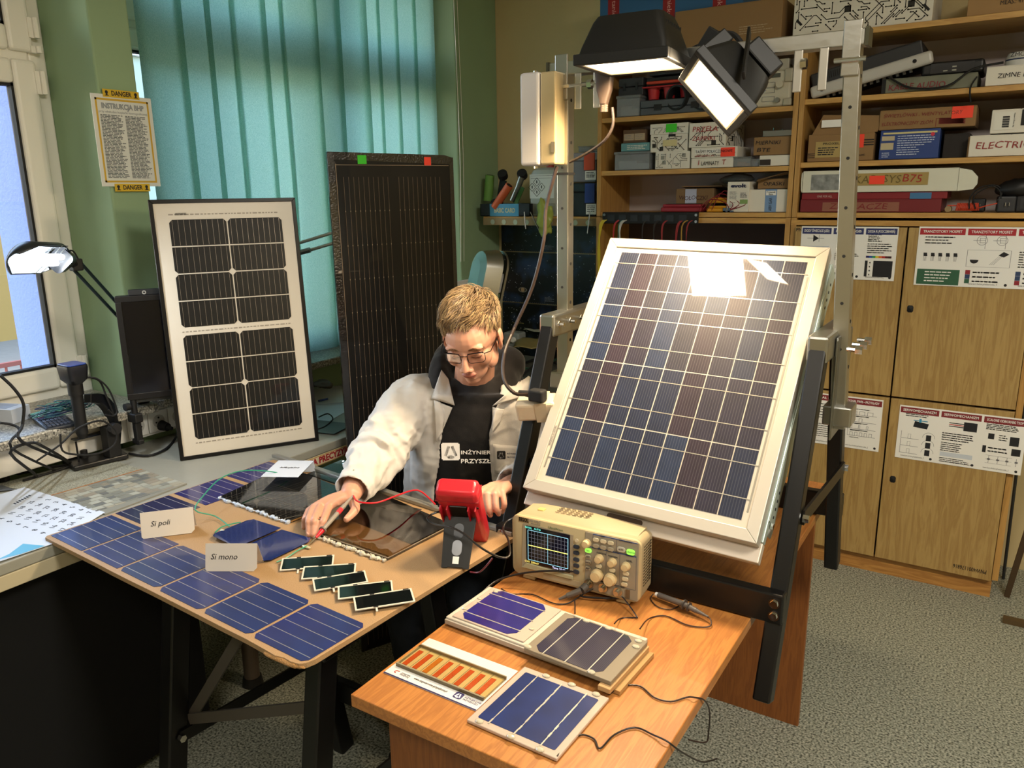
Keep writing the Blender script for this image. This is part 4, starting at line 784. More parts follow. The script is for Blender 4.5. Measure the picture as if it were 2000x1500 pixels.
for x,xt in ((-.985,-.985),(-.29,-.324)):
    link('steel_post',MB().beam(P(x,1.806,1.08),P(xt,1.806,1.895),.032,.032,(0,1,0)),steel,st,bevel=.002)
    for k in range(7):
        xh=x+(xt-x)*(.14+.1*k)/.815; link('bolt_hole',MB().cyl(P(xh+.0155,1.806,1.22+.1*k),P(xh+.0167,1.806,1.22+.1*k),.0042,n=10).cyl(P(xh-.0015*(x>-.5),1.7905,1.26+.1*k),P(xh-.0015*(x>-.5),1.7893,1.26+.1*k),.0035,n=10),rubber,st)
    for k in range(3): link('bolt',MB().cyl(P(x+.018+.016*(x>-.5),1.72+.06*k,1.275),P(x+.032+.016*(x>-.5),1.72+.06*k,1.275),.009,n=6).cyl(P(x+.018,1.72+.06*k,1.275),P(x+.045,1.72+.06*k,1.275),.005,n=8),chrome,st)
    link('clamp_plate',MB().box(x-so_.x-.03,x-so_.x+.03,1.775-so_.y,1.84-so_.y,1.09-so_.z,1.135-so_.z),steel,st,bevel=.004)
    x=xt
    link('corner_strap',MB().box(x-so_.x-.0175,x-so_.x+.0175,1.783-so_.y,1.79-so_.y,1.82-so_.z,1.925-so_.z),steel,st,bevel=.002)
    for d in (.05,.10): link('u_bracket',MB().box(x-so_.x+(d if x<-.5 else -d)-.009,x-so_.x+(d if x<-.5 else -d)+.009,1.776-so_.y,1.78-so_.y,1.795-so_.z,1.877-so_.z),alu,st,bevel=.003)
    link('bolt',MB().cyl(P(x-.03,1.78,1.85),P(x+.10 if x<-.5 else x+.03,1.78,1.85),.005,n=8).cyl(P(x+(.075 if x<-.5 else -.095),1.78,1.85),P(x+(.087 if x<-.5 else -.083),1.78,1.85),.011,n=6),chrome,st)
link('cross_rail',MB().box(-1.02-so_.x,-.300-so_.x,1.785-so_.y,1.825-so_.y,1.877-so_.z,1.908-so_.z),steel,st,bevel=.002)
[link('rail_end',MB().box(q_-so_.x,q_+.007-so_.x,1.783-so_.y,1.827-so_.y,1.875-so_.z,1.910-so_.z),mat('#4c4a3a',.4,.6),st) for q_ in (-.300,-1.027)]
link('side_plate',MB().box(-.302-so_.x,-.296-so_.x,1.76-so_.y,1.93-so_.y,1.06-so_.z,1.29-so_.z),dsteel,st,bevel=.004)
# ================= big framed panel
Cq=[V(p) for p in ((-.894,1.880,1.484),(-.352,1.878,1.472),(-.366,1.456,.922),(-.906,1.457,.934))]
u=(Cq[1]-Cq[0]).normalized(); up_=(Cq[0]-Cq[3]).normalized(); PM=frame(Cq[3],u,up_); BW=(Cq[1]-Cq[0]).length; BH=(Cq[0]-Cq[3]).length
cream=mat('#b3ada2',.42,.3); bsheet=mat('#d9d2c6',.4)
pn=thing('large_solar_panel','large tilted solar panel in a silver frame leaning on the black trestle','solar panel',PM)
fw=.026
def framepart(x0,y0,x1,y1,poly): return link('frame_rail',MB().prism(poly,-.032,.0),cream,pn,bevel=.0015)
framepart(0,0,0,0,[(0,0),(BW,0),(BW-fw,fw),(fw,fw)]); framepart(0,0,0,0,[(0,BH),(fw,BH-fw),(BW-fw,BH-fw),(BW,BH)]); framepart(0,0,0,0,[(0,0),(fw,fw),(fw,BH-fw),(0,BH)]); framepart(0,0,0,0,[(BW,0),(BW,BH),(BW-fw,BH-fw),(BW-fw,fw)])
link('back_sheet',MB().box(fw,BW-fw,fw,BH-fw,-.008,-.005),mat('#b8b1a4',.2,coat=.8),pn)
cx0=.043; cx1=BW-.040; cy0=.040; cy1=BH-.038; cw=(cx1-cx0)/9; chh=(cy1-cy0)/4
def cellmat(c,lines=0,sc=900,rough=.12,rot=0,coat=1.0,contrast=.5):
    m=bpy.data.materials.new('cell'); m.use_nodes=True; n,l,b=nodes(m); tc=n.new('ShaderNodeTexCoord'); vo=n.new('ShaderNodeTexVoronoi'); vo.inputs['Scale'].default_value=26; l.new(tc.outputs['Object'],vo.inputs[0])
    hs=n.new('ShaderNodeHueSaturation'); hs.inputs['Color'].default_value=lin(c); mr=n.new('ShaderNodeMapRange'); mr.inputs[3].default_value=1-.22*contrast; mr.inputs[4].default_value=1+.35*contrast
    l.new(vo.outputs['Distance'],mr.inputs[0]); l.new(mr.outputs[0],hs.inputs['Value'])
    wv=n.new('ShaderNodeTexWave'); wv.inputs['Scale'].default_value=sc/6.28*.5; wv.bands_direction='X' if rot==0 else 'Y'; l.new(tc.outputs['Object'],wv.inputs[0])
    rp=n.new('ShaderNodeValToRGB'); rp.color_ramp.elements[0].position=.8; rp.color_ramp.elements[1].position=1; rp.color_ramp.elements[1].color=(lines,lines,lines,1); l.new(wv.outputs['Fac'],rp.inputs[0])
    mx=n.new('ShaderNodeMix'); mx.data_type='RGBA'; mx.blend_type='ADD'; mx.inputs[0].default_value=1; l.new(hs.outputs[0],mx.inputs[6]); l.new(rp.outputs[0],mx.inputs[7]); l.new(mx.outputs[2],b.inputs['Base Color'])
    b.inputs['Roughness'].default_value=.45; b.inputs['Specular IOR Level'].default_value=.25; b.inputs['Coat Weight'].default_value=coat; b.inputs['Coat Roughness'].default_value=rough; return m
bc=[cellmat(c,.03,650,.018) for c in ('#191f33','#211e2d','#251c28','#1c263d','#22212e')]
R.seed(4)
for i in range(9):
    base=[3,2,3,0,4,2,1,0,4][i]
    for j in range(4): link('solar_cell',MB().box(cx0+cw*i+.0013,cx0+cw*(i+1)-.0013,cy0+chh*j+.0015,cy0+chh*(j+1)-.0015,-.005,-.0042),bc[(base+R.choice((0,0,1,2,3)))%5],pn)
silver=mat('#d5d0c4',.25,.7)
for j in range(4):
    for q in (.3,.78):
        y=cy0+chh*(j+q); link('busbar',MB().box(cx0-.008,cx1+.006,y-.0009,y+.0009,-.0042,-.0037),silver,pn)
for x in (cx0-.009,cx1+.006): link('edge_ribbon',MB().box(x-.001,x+.0025,cy0+.02,cy1-.04,-.005,-.0042),mat('#8a867c',.4,.4),pn)
text('MODEL 0123 8A',L(cx0-.014,cy0+.10,-.0042,PI/2),.008,inkgrey,pn,.05)
# rear mounting frame and side rail
rf=thing('mounting_frame','pale green grey aluminium mounting frame behind the big panel with drilled side rail','frame',PM@L(0,0,-.036))
pg=mat('#b9c6bd',.4,.5)
link('bottom_rail',MB().box(-.004,BW+.004,-.03,.012,-.022,0),mat('#cdbfae',.4,.3),rf,bevel=.002); link('side_rail',MB().box(BW-.03,BW+.004,.013,BH-.02,-.022,0),pg,rf,bevel=.002); link('side_rail',MB().box(-.004,.03,.013,BH-.02,-.022,0),pg,rf,bevel=.002)
link('slot',MB().prism([(x,y) for x,y in rr(.085,.014,.006,3,BW*.46,-.009)],.0005,.0012),mat('#5c4632',.7),rf)
link('drilled_plate',MB().box(BW+.0043,BW+.006,.06,BH-.02,-.05,-.0),pg,rf); m=MB()
for k in range(4): m.cyl((BW+.006,.075+.018*k,-.025),(BW+.0068,.075+.018*k,-.025),.0035,n=10); m.cyl((BW+.006,BH-.06-.02*k,-.025),(BW+.0068,BH-.06-.02*k,-.025),.0035,n=10)
link('plate_hole',m,rubber,rf); link('bolt',MB().cyl((BW+.006,.055,-.02),(BW+.012,.055,-.02),.007,n=6),chrome,rf)
m=MB(); rows=40; vs=[];
for k in range(rows+1): y=.04+(BH-.06)*k/rows; q=.004*math.sin(k*.9); vs+=[(BW-.008+q,y,-.026),(BW+.001+q*.5,y,-.07)]
m.add(vs,[(2*k,2*k+1,2*k+3,2*k+2) for k in range(rows)]); o=link('white_sheet',m,white,rf,smooth=True); so2=o.modifiers.new('s','SOLIDIFY'); so2.thickness=.002
for x,yy in ((.1,.25),(.42,.25)): link('support_strut',MB().box(x-.01,x+.01,yy,yy+.3,-.045,-.0225),dsteel,rf)
# ================= floodlights
lampblack=mat('#0b0b0a',.5)
def flood(label,M,w,d,hb,energy,col,emis,ls=1.0,yoke=True):
    t=thing('floodlight',label,'floodlight',M)
    def ring(sx,sy,z,r=.012,cy=0): return [(x,y+cy,z) for x,y in rr(w*sx,d*sy,r,4)]
    h=MB(); h.loft([ring(.94,.94,-.012),ring(.9,.86,-.03),ring(.76,.66,-hb*.86,.02),ring(.70,.56,-hb,.02)]); link('housing',h,lampblack,t,smooth='auto')
    f=MB()
    for a,b,c,e in ((-w/2,w/2,-d/2,-d/2+.014),(-w/2,w/2,d/2-.014,d/2),(-w/2,-w/2+.014,-d/2+.014,d/2-.014),(w/2-.014,w/2,-d/2+.014,d/2-.014)): f.box(a,b,c,e,-.014,.008)
    link('rim',f,lampblack,t,bevel=.002)
    link('reflector',MB().loft([ring(.86,.84,-.003,.006),ring(.5,.3,-.011,.006)],0,False).add([(x,y,-.0115) for x,y in rr(w*.5,d*.3,.006)],[tuple(range(20))]),mat('#e8e2d2',.25,.9,bump=.6,bs=300),t)
    link('glass',MB().box(-w/2+.014,w/2-.014,-d/2+.014,d/2-.014,.001,.004),mat('#fff4dc',.3,emit=(1,.86,.62),es=emis),t)
    link('glass_gasket',MB().box(-w/2+.012,w/2-.012,-d/2+.012,-d/2+.018,.004,.0065).box(-w/2+.012,w/2-.012,d/2-.018,d/2-.012,.004,.0065).box(-w/2+.012,-w/2+.018,-d/2+.018,d/2-.018,.004,.0065).box(w/2-.018,w/2-.012,-d/2+.018,d/2-.018,.004,.0065),mat('#b9a98c',.4),t)
    if yoke:
        link('yoke',MB().beam((-w*.42,-d*.50,.004),(-w*.36,-d*.5,-hb*.98),.006,.02,(1,0,0)),mat('#1c1210',.3),t,bevel=.002)
        link('yoke_bolt',MB().cyl((-w*.26,-d*.48,-.02),(-w*.26,-d*.56,-.02),.006,n=8).box(-w*.42,-w*.16,-d*.55,-d*.5,-.012,-.008),chrome,t)
    fins=MB()
    for k in range(8): fins.box(w*.36,w*.40,-d*.28+k*d*.07,-d*.27+k*d*.07,-hb*.8,-hb*.25)
    link('cooling_fins',fins,lampblack,t)
    l=light('floodlight_lamp','AREA',(0,0,0),energy,col,w*.80,d*.78*ls); l.data.spread=math.radians(150)
    l.parent=t; l.matrix_local=Matrix.Translation((0,0,.0065))@Matrix.Rotation(PI,4,'X')
    return t
WARM=(1.0,.76,.47)
MA=frame(V((-.738,1.665,1.866)),(.99,.08,0),(.08,-.99,.0)) # z = x×y points down
fa=flood('large black floodlight facing down from the crossrail, left of the pair',MA,.205,.200,.092,12.5,WARM,5)
nB=V((-.50,-.62,-.60)).normalized(); d_=CR@V((83,95,0)); uB=None
for k in [i*10 for i in range(-60,61)]:
    w_=(CR@V((83,95,k))).normalized()
    if uB is None or abs(w_.dot(nB))<abs(uB.dot(nB)): uB=w_
cB=pk(1397,182,1,1.70); MBm=frame(cB,uB,nB.cross(uB))
fb_=flood('smaller tilted floodlight glaring white toward the viewer, right of the pair',MBm,.168,.130,.09,7,WARM,40,yoke=False)
link('yoke',MB().beam((.02,.085,-.02),(-.05,.03,-.13),.02,.006),blackpaint,fb_,bevel=.002); link('junction_box',MB().box(-.03,.05,-.03,.03,-.14,-.1),lampblack,fb_,bevel=.004); link('mounting_arm',MB().box(-.09,-.06,-.02,.02,-.10,-.03),lampblack,fb_,bevel=.003)
m=MB().tube([pk(1375,85,1,1.86),pk(1395,68,1,1.87),pk(1430,66,1,1.87),pk(1448,84,1,1.86)],.006,8); m.tube([pk(1375,85,1,1.86),pk(1352,95,1,1.86),pk(1340,110,1,1.86)],.004,8)
o=tag(link('lamp_cable',m,rubber),'thick black cable looping over the crossrail behind the tilted floodlight','cable')
c=pk(1388,80,1,1.85); tag(link('cable_clamp',MB().cb((0,0,0),(.035,.03,.05)),lampblack,M=Matrix.Translation(c)@Matrix.Rotation(.6,4,'Y'),bevel=.003),'black square clamp block on the crossrail behind the tilted floodlight','clamp')
# trafo box on the left post
a=pk(1022,150,1,1.76); t=thing('ballast_box','white metal ballast box fixed to the left steel post','box',(a.x,1.74,1.665)); w=.125
link('housing',MB().box(0,w*.45,0,.06,0,.22),mat('#bdb8b4',.35),t,bevel=.008,seg=3); link('housing_rear',MB().box(w*.46,w*.8,.004,.056,.002,.218),mat('#c2ad84',.3,.3),t,bevel=.004); link('bolt',MB().cyl((.03,.03,.22),(.03,.03,.226),.006,n=8).cyl((.03,.03,-.006),(.03,.03,0),.006,n=8),chrome,t); link('label_plate',MB().box(w*.72,w*.8,.0,.003,.03,.055),mat('#6e6553',.4),t)
# Y splitter with cables
c=pk(1195,180,1,1.80); m=MB(); ym=mat('#43362e',.5)
t=thing('cable_splitter','grey brown wedge shaped cable splitter hanging under the large floodlight','splitter',(c.x,1.76,c.z)); link('body',MB().loft([[(x*s,y,z) for x,y in rr(.048,.02,.006,3)] for s,z in ((1,.045),(.75,.0),(.3,-.03))]).loft([[(x*.3,y*.8,z) for x,y in rr(.048,.02,.006,3)] for z in (-.03,-.048)]),ym,t,smooth='auto')
m=MB(); 
for k in range(4): m.cyl((0,0,-.033-.004*k),(0,0,-.035-.004*k),.0085,n=12)
link('strain_relief',m,mat('#7b6455',.4),t)
m=MB().tube([pk(1196,210,1,1.76),pk(1197,245,1,1.76),pk(1180,275,1,1.76),pk(1145,300,1,1.78),pk(1112,317,1,1.785)],.0035,7); tag(link('lamp_cable',m,mat('#2e2520',.45)),'brownish cable curving from the splitter to the left post','cable')
m=MB().tube([pk(1088,325,1,1.77),pk(1078,360,1,1.76),pk(1066,410,1,1.75),pk(1062,470,1,1.72),pk(1040,560,1,1.70),pk(1005,640,1,1.66),pk(985,690,1,1.60),pk(984,740,1,1.57),pk(1005,768,1,1.56),pk(1035,770,1,1.57)],.0045,8); tag(link('lamp_cable',m,mat('#2c211c',.35)),'dark mains cable hanging down past the young man to the socket block','cable')
tag(link('cable_tie',MB().box(-.018,.018,-.018,.018,-.003,.003),rubber,M=Matrix.Translation((-.985,1.806,1.645))),'black cable tie around the left steel post','cable tie')
# white socket block on the left leg
c=pk(1050,795,1,1.60); t=thing('socket_block','taped white socket block strapped to the left trestle leg','socket block',frame(c,(.95,.3,.1),(-.3,.9,.3))); link('body',MB().cb((0,0,0),(.10,.055,.05)),mat('#c9b79c',.5,bump=.3,bs=50),t,bevel=.008,seg=3); link('tape',MB().cb((.015,0,0),(.03,.058,.053)),mat('#b9a88c',.3),t)
c=pk(1050,772,1,1.575); t=thing('mains_plug','black mains plug pushed into the taped white socket block','plug',c); link('body',MB().cb((0,0,0),(.04,.03,.03)),rubber,t,bevel=.006,seg=3); link('strain_relief',MB().cyl((-.02,0,0),(-.05,-.005,.002),.009,.006,12),rubber,t,smooth='auto')
# ================= grey work desk along the windows and what stands on it
DZ=.785; EX=-1.889
def clampx(P_): return [V((max(p.x,-2.405),p.y,p.z)) for p in P_]
def pz_(x,y,z): return pk(x,y,2,z)
def pkp(x,y,P0,n):
    d=CR@V(((x-1000)/FP,(y-750)/FP,1)); return CO+d*((V(P0)-CO).dot(V(n))/d.dot(V(n)))
greytop=mat('#8f8f86',.45,bump=.1,bs=80,var=.05)
t=thing('work_desk','long grey work desk along the window wall','desk',(EX,1.3,0)); link('modesty_or_shade_panel',MB().box(-.075,-.06,-1.15,-.02,.02,DZ-.07),mat('#050505',.9),t)  # near-black sheet added to stand in for the shade under the desk
link('desktop',MB().box(-.565,0,-1.2,1.40,DZ-.028,DZ),greytop,t,bevel=.003); link('edge_board',MB().box(-.02,.001,-1.2,1.40,DZ-.066,DZ-.029),mat('#b5ab90',.5),t,bevel=.002)
for y in (-1.1,.19,1.35): link('leg',MB().cyl((-.12,y,0),(-.12,y,DZ-.03),.026,n=20).cyl((-.12,y,0),(-.12,y,.03),.035,.03,20,1),[mat('#6b5f56',.4,.5),rubber],t,smooth='auto')
link('edge_label',MB().box(.0015,.0022,.235,.66,DZ-.062,DZ-.031),mat('#d9ccae',.5),t); 
lm=Matrix.Translation((.0024,.0,DZ-.0465))@Matrix.Rotation(PI/2,4,'Z')@Matrix.Rotation(PI/2,4,'X')
tx=text('LUTOWANIA PRECYZYJNEGO',lm@L(.46,0),.030,mat('#a3242c',.5),t,.385,bold=.0012)
link('label_border',MB().box(.0022,.0026,.235,.66,DZ-.0625,DZ-.0605).box(.0022,.0026,.235,.66,DZ-.0325,DZ-.0305),mat('#b78a2c',.5),t)
t=thing('side_table','dark table in the corner heaped with envelopes and cables','table',(-1.95,3.0,0)); link('desktop',MB().box(-.48,.5,-.25,.38,DZ-.03,DZ),mat('#4b4a44',.5),t,bevel=.003)
for x in (-.44,.46): link('leg',MB().box(x-.02,x+.02,-.2,-.16,0,DZ-.03),matblack,t); link('leg',MB().box(x-.02,x+.02,.3,.34,0,DZ-.03),matblack,t)
for i,(px_,py_,a,lab,c,w,h) in enumerate(((1055,668,.4,'lower tan bubble envelope on the corner table','#857546',.26,.17),(1068,640,-.2,'shiny clear bubble wrap sheet between the envelopes','#a3a394',.22,.15),(1050,625,.15,'upper olive envelope leaning on the pile','#7f7548',.24,.16))):
    c0=pk(px_,py_,2,.83+.03*i); m=MB(); n_=8
    vs=[(w*(u/n_-.5),h*(v/n_-.5),.012*noise.noise(V((u*.5,v*.5,i*3)))+.008) for v in range(n_+1) for u in range(n_+1)]; m.add(vs,[(v*9+u,v*9+u+1,v*9+u+10,v*9+u+9) for v in range(8) for u in range(8)])
    o=tag(link('envelope',m,mat(c,.5 if i!=1 else .15,bump=.4 if i==1 else .05,bs=120),M=Matrix.Translation((c0.x,c0.y,DZ+.035+.03*i))@Matrix.Rotation(a,4,'Z')@Matrix.Rotation(.12,4,'X'),smooth=True),lab,'envelope'); s_=o.modifiers.new('s','SOLIDIFY'); s_.thickness=.004
for i,(a,b,c_) in enumerate((((1000,720),(1060,700),(1120,730)),((990,705),(1040,720),(1110,690)),((1010,745),(1050,712),(1090,745)))):
    pts=[pk(*q,2,.80+.01*i) for q in (a,b,c_)]; tag(link('cable',MB().tube(pts,.006,6),mat(['#17191b','#1b3a2e','#202226'][i],.5)),['black cable lying at the back of the corner table','dark green cable on the corner table','thick dark cable in front of the corner table pile'][i],'cable')
c0=pk(1005,650,2,.86); t=thing('gadget','small pale grey device with round knobs beside the envelopes','device',(c0.x,c0.y,DZ+.001)); link('case',MB().cb((0,0,.04),(.10,.08,.08)),mat('#8c9290',.4),t,bevel=.01,seg=3); link('knob',MB().cyl((.02,-.04,.045),(.02,-.055,.045),.014,n=16),white,t,smooth='auto')
# chrome stadium shaped shell standing behind the head
c0=pk(952,578,1,2.85); ch_=thing('chrome_bowl','polished steel stadium shaped shell leaning behind the head of the young man','bowl',frame(c0,(-.86,.48,0),V((.844,.535,0))*.28+V((0,0,.96))))
def stad(w,h,n=14): return [(w/2*math.cos(a)*1.0,(h/2-w/2)*(1 if math.sin(a)>=0 else -1)+w/2*math.sin(a)) for a in [2*PI*(i+.5)/(2*n) for i in range(2*n)]]
m=MB(); m.loft([[(x,y,z) for x,y in stad(w,h)] for w,h,z in ((.17,.40,.0),(.18,.41,.003),(.175,.405,-.01),(.15,.37,-.07),(.09,.30,-.085))],0,False); m.add([(x,y,-.085) for x,y in stad(.09,.30)],[tuple(range(28))]); link('shell',m,mat('#a9a9a4',.28,1),ch_,smooth='auto')
m=MB(); m.loft([[(x,y+.01,z) for x,y in stad(w,h)] for w,h,z in ((.15,.37,.02),(.17,.39,.022),(.17,.39,.032),(.15,.37,.034))],0,False); link('inner_frame',m,mat('#8f8f8b',.35,1),ch_,smooth='auto'); link('yellow_sticker',MB().box(-.03,.03,.10,.125,-.07,-.066),mat('#b5a82e',.5),ch_)
c1=pk(945,620,1,2.85); tag(link('equipment_box',MB().box(-.09,.08,-.07,.07,0,.13),matblack,M=Matrix.Translation((c1.x,2.88,DZ+.001)),bevel=.004),'black box on the corner table under the polished steel shell','box')
# things on the desk seen between the two upright panels
for i,(x,y,a,w,h,col,lab) in enumerate(((642,805,.3,.21,.297,'#c9d6e6','blue white sheet lying behind the black panel, lowest of its pile'),(636,775,.8,.21,.297,'#d4dfe9','printed sheet lying crosswise on the pile behind the black panel'),(650,838,.2,.18,.13,'#4d5a5c','dark small solar sheet on the desk behind the black panel'))):
    c0=pk(x,y,2,DZ+.004); tag(link('paper_sheet',MB().box(-w/2,w/2,-h/2,h/2,0,.0015),mat(col,.5),M=rotz((c0.x-.05,c0.y,DZ+.001+.002*i),a)),lab,'paper')
m=MB().tube([pk(622,815,2,DZ+.01),pk(640,808,2,DZ+.02),pk(650,818,2,DZ+.01),pk(636,832,2,DZ+.008),pk(622,838,2,DZ+.008)],.0025,6); tag(link('cable',m,rubber),'small black cable loop between the white framed and black panels','cable')
m=crumple((0,0,0),(.05,.03,.015),13,16,10,.9); tag(link('scrap',m,mat('#4a4038',.6),M=Matrix.Translation(pk(628,752,2,.86)),smooth=True),'heap of small brown electronic scraps near the blinds','scraps')
tag(link('pen',MB().cyl(pk(622,783,2,DZ+.012),pk(640,779,2,DZ+.012),.004,n=8),mat('#1e3f8a',.4)),'blue pen lying on the papers behind the white framed panel','pen')
# steel tubes behind the white panel reaching the black panel
m=MB(); 
tb=thing('folding_tubes','two thin grey tubes of a folding arm between the white and black panels','arm',(0,0,0))
link('post',MB().cyl((pk(668,450,1,2.12).x,2.12,DZ),(pk(668,450,1,2.12).x,2.12,1.47),.010,n=10),alu,tb); link('tube',MB().cyl(pk(560,482,1,2.02),pk(668,449,1,2.12),.006,n=10),alu,tb,smooth='auto'); link('tube',MB().cyl(pk(560,502,1,2.02),pk(668,470,1,2.12),.006,n=10),alu,tb,smooth='auto'); link('joint',MB().cyl(pk(586,493,1,2.03),pk(606,488,1,2.05),.010,n=10),dsteel,tb)
# ---- white framed panel
wq=[V((-2.245,1.468,1.595)),V((-2.017,1.845,1.595)),V((-1.938,1.801,DZ+.001)),V((-2.166,1.424,DZ+.001))]
PW=frame(wq[3],wq[2]-wq[3],wq[0]-wq[3]); w=(wq[2]-wq[3]).length; h=(wq[0]-wq[3]).length
t=thing('white_solar_panel','upright solar panel with white backing and thin black frame on the grey desk','solar panel',PW)
blkf=mat('#141312',.3,.4); fw=.012
for poly in ([(0,0),(w,0),(w-fw,fw),(fw,fw)],[(0,h),(fw,h-fw),(w-fw,h-fw),(w,h)],[(0,0),(fw,fw),(fw,h-fw),(0,h)],[(w,0),(w,h),(w-fw,h-fw),(w-fw,fw)]): link('frame_rail',MB().prism(poly,-.025,.002),blkf,t,bevel=.001)
link('back_sheet',MB().box(fw,w-fw,fw,h-fw,-.006,-.002),mat('#c6bfb2',.35,coat=.4),t)
mono=cellmat('#030406',.0,100,.03,coat=.3,contrast=.2); ribm=mat('#8f877c',.3,.6)
x0,x1=.052,w-.05; y0,y1=.062,h-.058; mid=.022; ch8=(y1-y0-mid)/8; gap=.004
for c in range(2):
    for r_ in range(8):
        xa=x0+(x1-x0)*c/2+(gap/2 if c else 0); xb=x0+(x1-x0)*(c+1)/2-(0 if c else gap/2)
        ya=y0+ch8*r_+(mid if r_>3 else 0); yb=ya+ch8-.0035; q=.009
        poly=[(xa+q,ya),(xb-q,ya),(xb,ya+q),(xb,yb),(xa,yb),(xa,ya+q)] if r_%2==0 else [(xa,ya),(xb,ya),(xb,yb-q),(xb-q,yb),(xa+q,yb),(xa,yb-q)]
        ce=link('solar_cell',MB().prism(poly,-.002,-.0012),mono,t); m=MB()
        for k in range(10): xx=xa+(xb-xa)*(k+.5)/10; m.box(xx-.0004,xx+.0004,ya+.002,yb-.002,-.0012,-.0009)
        link('busbar',m,ribm,ce)
m=MB()
for yy in (y0-.012,y0+ch8*4+.008,y1+.012):
    xx=x0
    while xx<x1-.01: d=R.uniform(.004,.014); m.box(xx,xx+d,yy-.0018,yy+.0018,-.002,-.0014); xx+=d+.004
link('print',m,mat('#8a8378',.5),t); m=MB()
for k in range(18): m.box(x0+.02+.0018*k,x0+.0208+.0018*k,y1+.010,y1+.017,-.0014,-.001)
link('barcode',m,inkblack,t)
# ---- tall black panel with stickers
bu=V((.4142,.9102,0)); bn=V((bu.y,-bu.x,0)); tilt=math.radians(.6)
PB=frame(V((-1.815,1.82,.004)),bu,V((0,0,1))-bn*math.tan(tilt)); w=.437; h=1.727
t=thing('black_solar_panel','tall frameless black solar panel with green and red stickers on its top edge','solar panel',PB)
bk=cellmat('#050404',.0,100,.02,coat=.3,contrast=.1)
link('laminate',MB().prism([(0,0),(w,0),(w,h-.012),(w-.03,h-.004),(.01,h)],-.006,0),bk,t); 
link('foil_edge',MB().prism([(-.004,0),(.016,0),(.02,h-.03),(-.004,h)],-.008,.0015).prism([(w-.012,0),(w+.003,0),(w+.003,h-.01),(w-.012,h-.03)],-.008,.0012).prism([(0,h-.022),(w,h-.034),(w,h-.012),(w-.03,h-.004),(-.002,h+.001)],-.007,.0013),mat('#151211',.22,bump=.8,bs=150,coat=1),t)
link('foil_seam',MB().box(.021,.0225,.02,h-.035,0,.0008).box(.021,w-.015,h-.039,h-.0375,0,.0008),mat('#9a8a78',.3,.5),t)
for c in range(2):
    for k in range(10):
        xx=.045+c*.19+k*.0168
        link('busbar',MB().box(xx-.0005,xx+.0005,.03,h-.075,0,.0006),mat('#7a6a5a',.35,.6),t)
m=MB(); r7=random.Random(3)
for yy in [h-.075-.108*k for k in range(1,15)]:
    for c in range(2):
        for k in range(10): m.box(.045+c*.19+k*.0168-.0009,.045+c*.19+k*.0168+.0009,yy,yy+.004,0,.0007)
o=link('solder_points',m,mat('#b5a58c',.3,.4),t); o['kind']='stuff'
link('sticker',MB().box(.095,.125,h-.035,h-.008,.0014,.002),mat(GN,.6),t,label='green sticker'); link('sticker',MB().box(.33,.355,h-.038,h-.011,.0014,.002),mat(OR,.6),t,label='red sticker')
# ---- monitor on a clamp arm
wn=V((.857,-.515,0)); P0=V((-2.215,1.45,1.2))-wn*.062
A=pkp(222,580,P0,wn); B=pkp(250,782,P0,wn); mh=A.z-B.z; MM=frame(B,(.515,.857,0),(0,0,1))
t=thing('monitor','black switched off monitor on a clamp arm behind the white panel','monitor',MM)
link('shell',MB().box(0,.48,0,mh,-.035,0),matblack,t,bevel=.006,seg=3)
link('bezel',MB().box(0,.48,0,.02,0,.005).box(0,.48,mh-.018,mh,0,.005).box(0,.017,.02,mh-.018,0,.005).box(.463,.48,.02,mh-.018,0,.005),mat('#121112',.35),t,bevel=.0015); link('screen',MB().box(.017,.463,.02,mh-.018,0,.002),mat('#08080c',.12),t)
link('chin_lip',MB().box(.02,.3,-.012,0,-.03,-.005),mat('#2a2c2c',.5),t)
wc=thing('webcam','small black webcam with a silver lens on top of the monitor','webcam',MM@L(.085,mh,0)); link('bar',MB().box(-.045,.045,0,.018,-.02,.004),matblack,wc,bevel=.003); link('lens',MB().cyl((0,.009,.004),(0,.009,.006),.006,n=16).cyl((0,.009,.006),(0,.009,.0065),.003,n=12,m=1),[mat('#b9b9b5',.3,.6),rubber],wc)
cl=thing('clamp_stand','black clamp and post holding the monitor at the stone sill','clamp',(0,0,0)); q0=pk(262,800,0,-2.33)
link('post',MB().cyl(V((q0.x,q0.y,.86)),V((q0.x,q0.y,1.12)),.010,n=12),matblack,cl,smooth='auto'); link('clamp',MB().cb((q0.x,q0.y,.915),(.045,.028,.03)).cb((q0.x+.004,q0.y,.87),(.02,.022,.09)).cb((q0.x,q0.y,.835),(.04,.02,.016)),matblack,cl,bevel=.004); link('knob',MB().cyl((q0.x+.0,q0.y-.03,.955),(q0.x,q0.y-.014,.955),.012,n=12),rubber,cl,smooth='auto')
# ---- desk lamp: head by the window, double arm
LP=thing('desk_lamp','black swing arm desk lamp, lit, in front of the left window','lamp',(0,0,0))
h0=pk(125,508,0,-2.27); hl=pk(28,508,0,-2.10); ax=(hl-h0).normalized(); 
dn=V((.8,-.45,-.30)); dn=(dn-ax*dn.dot(ax)).normalized(); sd=ax.cross(dn)
HM=frame(h0,ax,sd)   # local x along head, z = ax×sd
zl=HM.to_3x3()@V((0,0,1)); s=1 if zl.dot(dn)>0 else -1
m=MB(); prof=[]; Lh=(hl-h0).length
rings=[]
for u,wd_,dp in ((.02,.03,.03),(.25,.052,.04),(.8,.052,.04),(1.0,.02,.012)):
    rings.append([(Lh*u,wd_*math.cos(a),-s*dp*math.sin(a)) for a in [PI*i/12 for i in range(13)]])
m.loft(rings,0,False,False); o=link('shade',m,mat('#2a2e33',.35,.3),LP,smooth=True,M=HM); o_=o.modifiers.new('s','SOLIDIFY'); o_.thickness=.002; o_.offset=1
